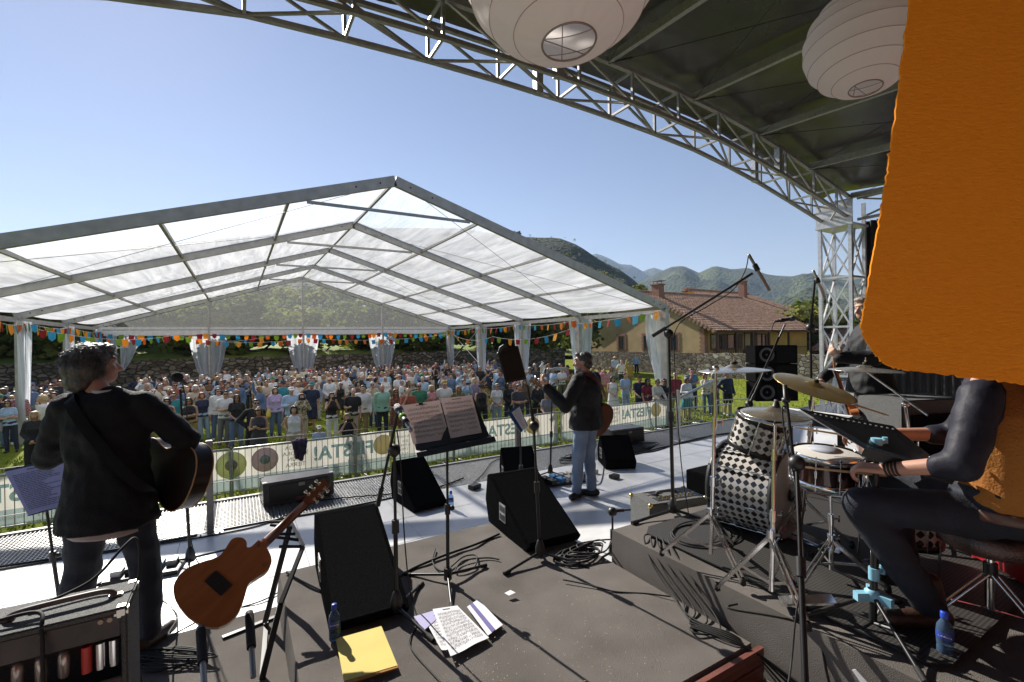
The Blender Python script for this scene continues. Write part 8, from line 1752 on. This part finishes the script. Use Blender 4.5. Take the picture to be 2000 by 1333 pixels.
while n_fill < 236 and tries < 30000:
    tries += 1; y = 17.6 + 14.4 * cr2.random() ** 1.15; x = -8.5 + 26 * cr2.random(); u = proj_u(x, y)
    if not (-25 < u < 1262) or 118 < u < 262: continue
    if u > 1130 and y > 27: continue
    if u > 1195 and y < 20: continue
    lim = 18.2 + .8 * math.sin(x)
    if y < lim: continue
    dmin = .50 + .010 * (y - 18)
    if any((x - a) ** 2 + (y - c) ** 2 < dmin * dmin for a, c in taken): continue
    if abs(y - 34.4) < .6: continue
    zone = [z for lo, z in ZONES if u >= lo][-1]; row = 'front rows' if y < 21.5 else 'mid crowd' if y < 26.5 else 'back rows'
    for _ in range(60):
        fem = cr2.random() < .5; tt = cr2.choice(fem_t if fem else man_t); top = cr2.choice(tops); hc = cr2.choice(list(HAIRC) + ['dark brown', 'grey', 'brown', 'black', 'white']); hr = cr2.choice(['bob', 'long', 'bob', 'curly', 'ponytail', 'bun'] if fem else ['short'] * 5 + ['bald', 'curly']); pz = cr2.choice(poses); gl = cr2.random() < .35; hat = None; hatc = None
        if cr2.random() < .13: hat, hatc = ('cap', cr2.choice(['white', 'black', 'navy blue', 'bright red', 'beige', 'green'])) if cr2.random() < .7 else ('straw', None)
        if hr == 'bald' and fem: continue
        hd = (f'{hatc} cap' if hat == 'cap' else 'straw hat' if hat else '') or ('bald head' if hr == 'bald' else f'{hr} {hc} hair' if hr != 'curly' else f'{hc} curls')
        lab = f'person in {top} {tt}, {hd}, {POSE_W[pz]}, {row} {zone}'.replace('sleeveless dress', 'dress').replace('filming with raised hands', 'filming').replace('looking down at a phone', 'reading phone')
        if len(lab.replace(',', '').split()) > 16: lab = lab.replace(f', {POSE_W[pz]}', '')
        if len(lab.replace(',', '').split()) <= 16 and lab not in LABELS: break
    else: continue
    bot = cr2.choice(list(BOTC)); dev = cr2.gauss(0, .4) if cr2.random() < .72 else cr2.uniform(-2.2, 2.2)
    crowd_person(x, y, fem, top, tt, bot, hr, hc, pz, dev - math.atan2(x - 1.5, y) * .45, lab, cr2.gauss(1.63 if fem else 1.75, .05), cr2.randrange(3), gl, hat, hatc); taken.append((x, y)); n_fill += 1
# videographer gear among the crowd
b = MB(); q = P(1093, 721, 19); b.obox(q, (.5, .13, .12), -.5); b.cyl(q + Vector((-.25, .05, 0)), q + Vector((-.42, .12, .0)), .05, n=14); tag(b.build('video_camera', mat('grey_camera', (.3, .3, .31), .5), org=q, bevel=.004), 'grey video camera with long lens raised over the crowd left of the guitarist', 'camera')
# low dark bench / case near the back
b = MB(); q = G(605, 742, GZ); b.box((q.x - .9, q.y + 8, GZ), (q.x + .9, q.y + 8.5, GZ + 1.05)); tag(b.build('mixing_desk_case', black_plastic, org=(q.x, q.y + 8.2, GZ), bevel=.02), 'dark mixing desk case by the wall under the middle curtain', 'case')
# the densest rows at the back, past what one could count, as one mass
SB = MB(); cl_ = [cm('top', TOPC, k, bump=.25, bscale=70) for k in ('white', 'black', 'navy blue', 'pale blue', 'grey', 'beige', 'cream', 'charcoal', 'denim blue', 'black')] + SK + [cm('bot', BOTC, k) for k in ('dark jeans', 'blue jeans', 'khaki trousers')] + [cm('hair', HAIRC, k, rough=.5) for k in ('dark brown', 'grey', 'blond', 'brown', 'black')]
def lowp(key, fn, vox):
    if key not in CP: m_ = part_mesh('low', fn, SK[0], vox, 1); CP[key] = ([v.co.copy() for v in m_.vertices], [tuple(p.vertices) for p in m_.polygons]); bpy.data.meshes.remove(m_)
    return CP[key]
n_ = 0; tries = 0
while n_ < 150 and tries < 20000:
    tries += 1; y = 20.5 + 12.5 * cr2.random(); x = -8 + 21 * cr2.random(); u = proj_u(x, y)
    if not (-20 < u < 1130) or 125 < u < 255 or any((x - a) ** 2 + (y - c) ** 2 < .2 for a, c in taken): continue
    fem = cr2.random() < .5; pz = cr2.choice(('down', 'crossed', 'clapping', 'clasped')); J = pose(fem, pz); h = cr2.gauss(1.62 if fem else 1.74, .05) / 1.75; fk = 'fm'[not fem]; T_ = Matrix.Translation((x, y, GZ)) @ Matrix.Rotation(math.pi + cr2.gauss(0, .4) - math.atan2(x - 1.5, y) * .45, 4, 'Z') @ Matrix.Rotation(cr2.gauss(0, .03), 4, 'Y') @ Matrix.Diagonal((h * cr2.uniform(.92, 1.14), h * cr2.uniform(.92, 1.14), h, 1)); hr = cr2.choice(('bob', 'long', 'curly')) if fem else 'short'
    for key, fn, vx, mi in ((('lb', fk, pz), lambda b: body_shapes(b, J, False, .9), .034, 10 + cr2.randrange(3)), (('lt', fk, pz), lambda b: top_shapes(b, J, .5, .9, .018, .01, True, .01), .036, cr2.randrange(10)), (('ll', fk), lambda b: leg_shapes(b, J, 'long', .018), .042, 13 + cr2.randrange(3)), (('lh', fk, hr), lambda b: crowd_hair(b, hr, J), .024, 16 + cr2.randrange(5))):
        vs, fs = lowp(key, fn, vx); SB.mi = mi; SB.add([T_ @ v for v in vs], fs, True)
    taken.append((x, y)); n_ += 1
tag(SB.build('crowd', cl_), kind='stuff', label='packed listeners filling the gaps in the rear half of the crowd')
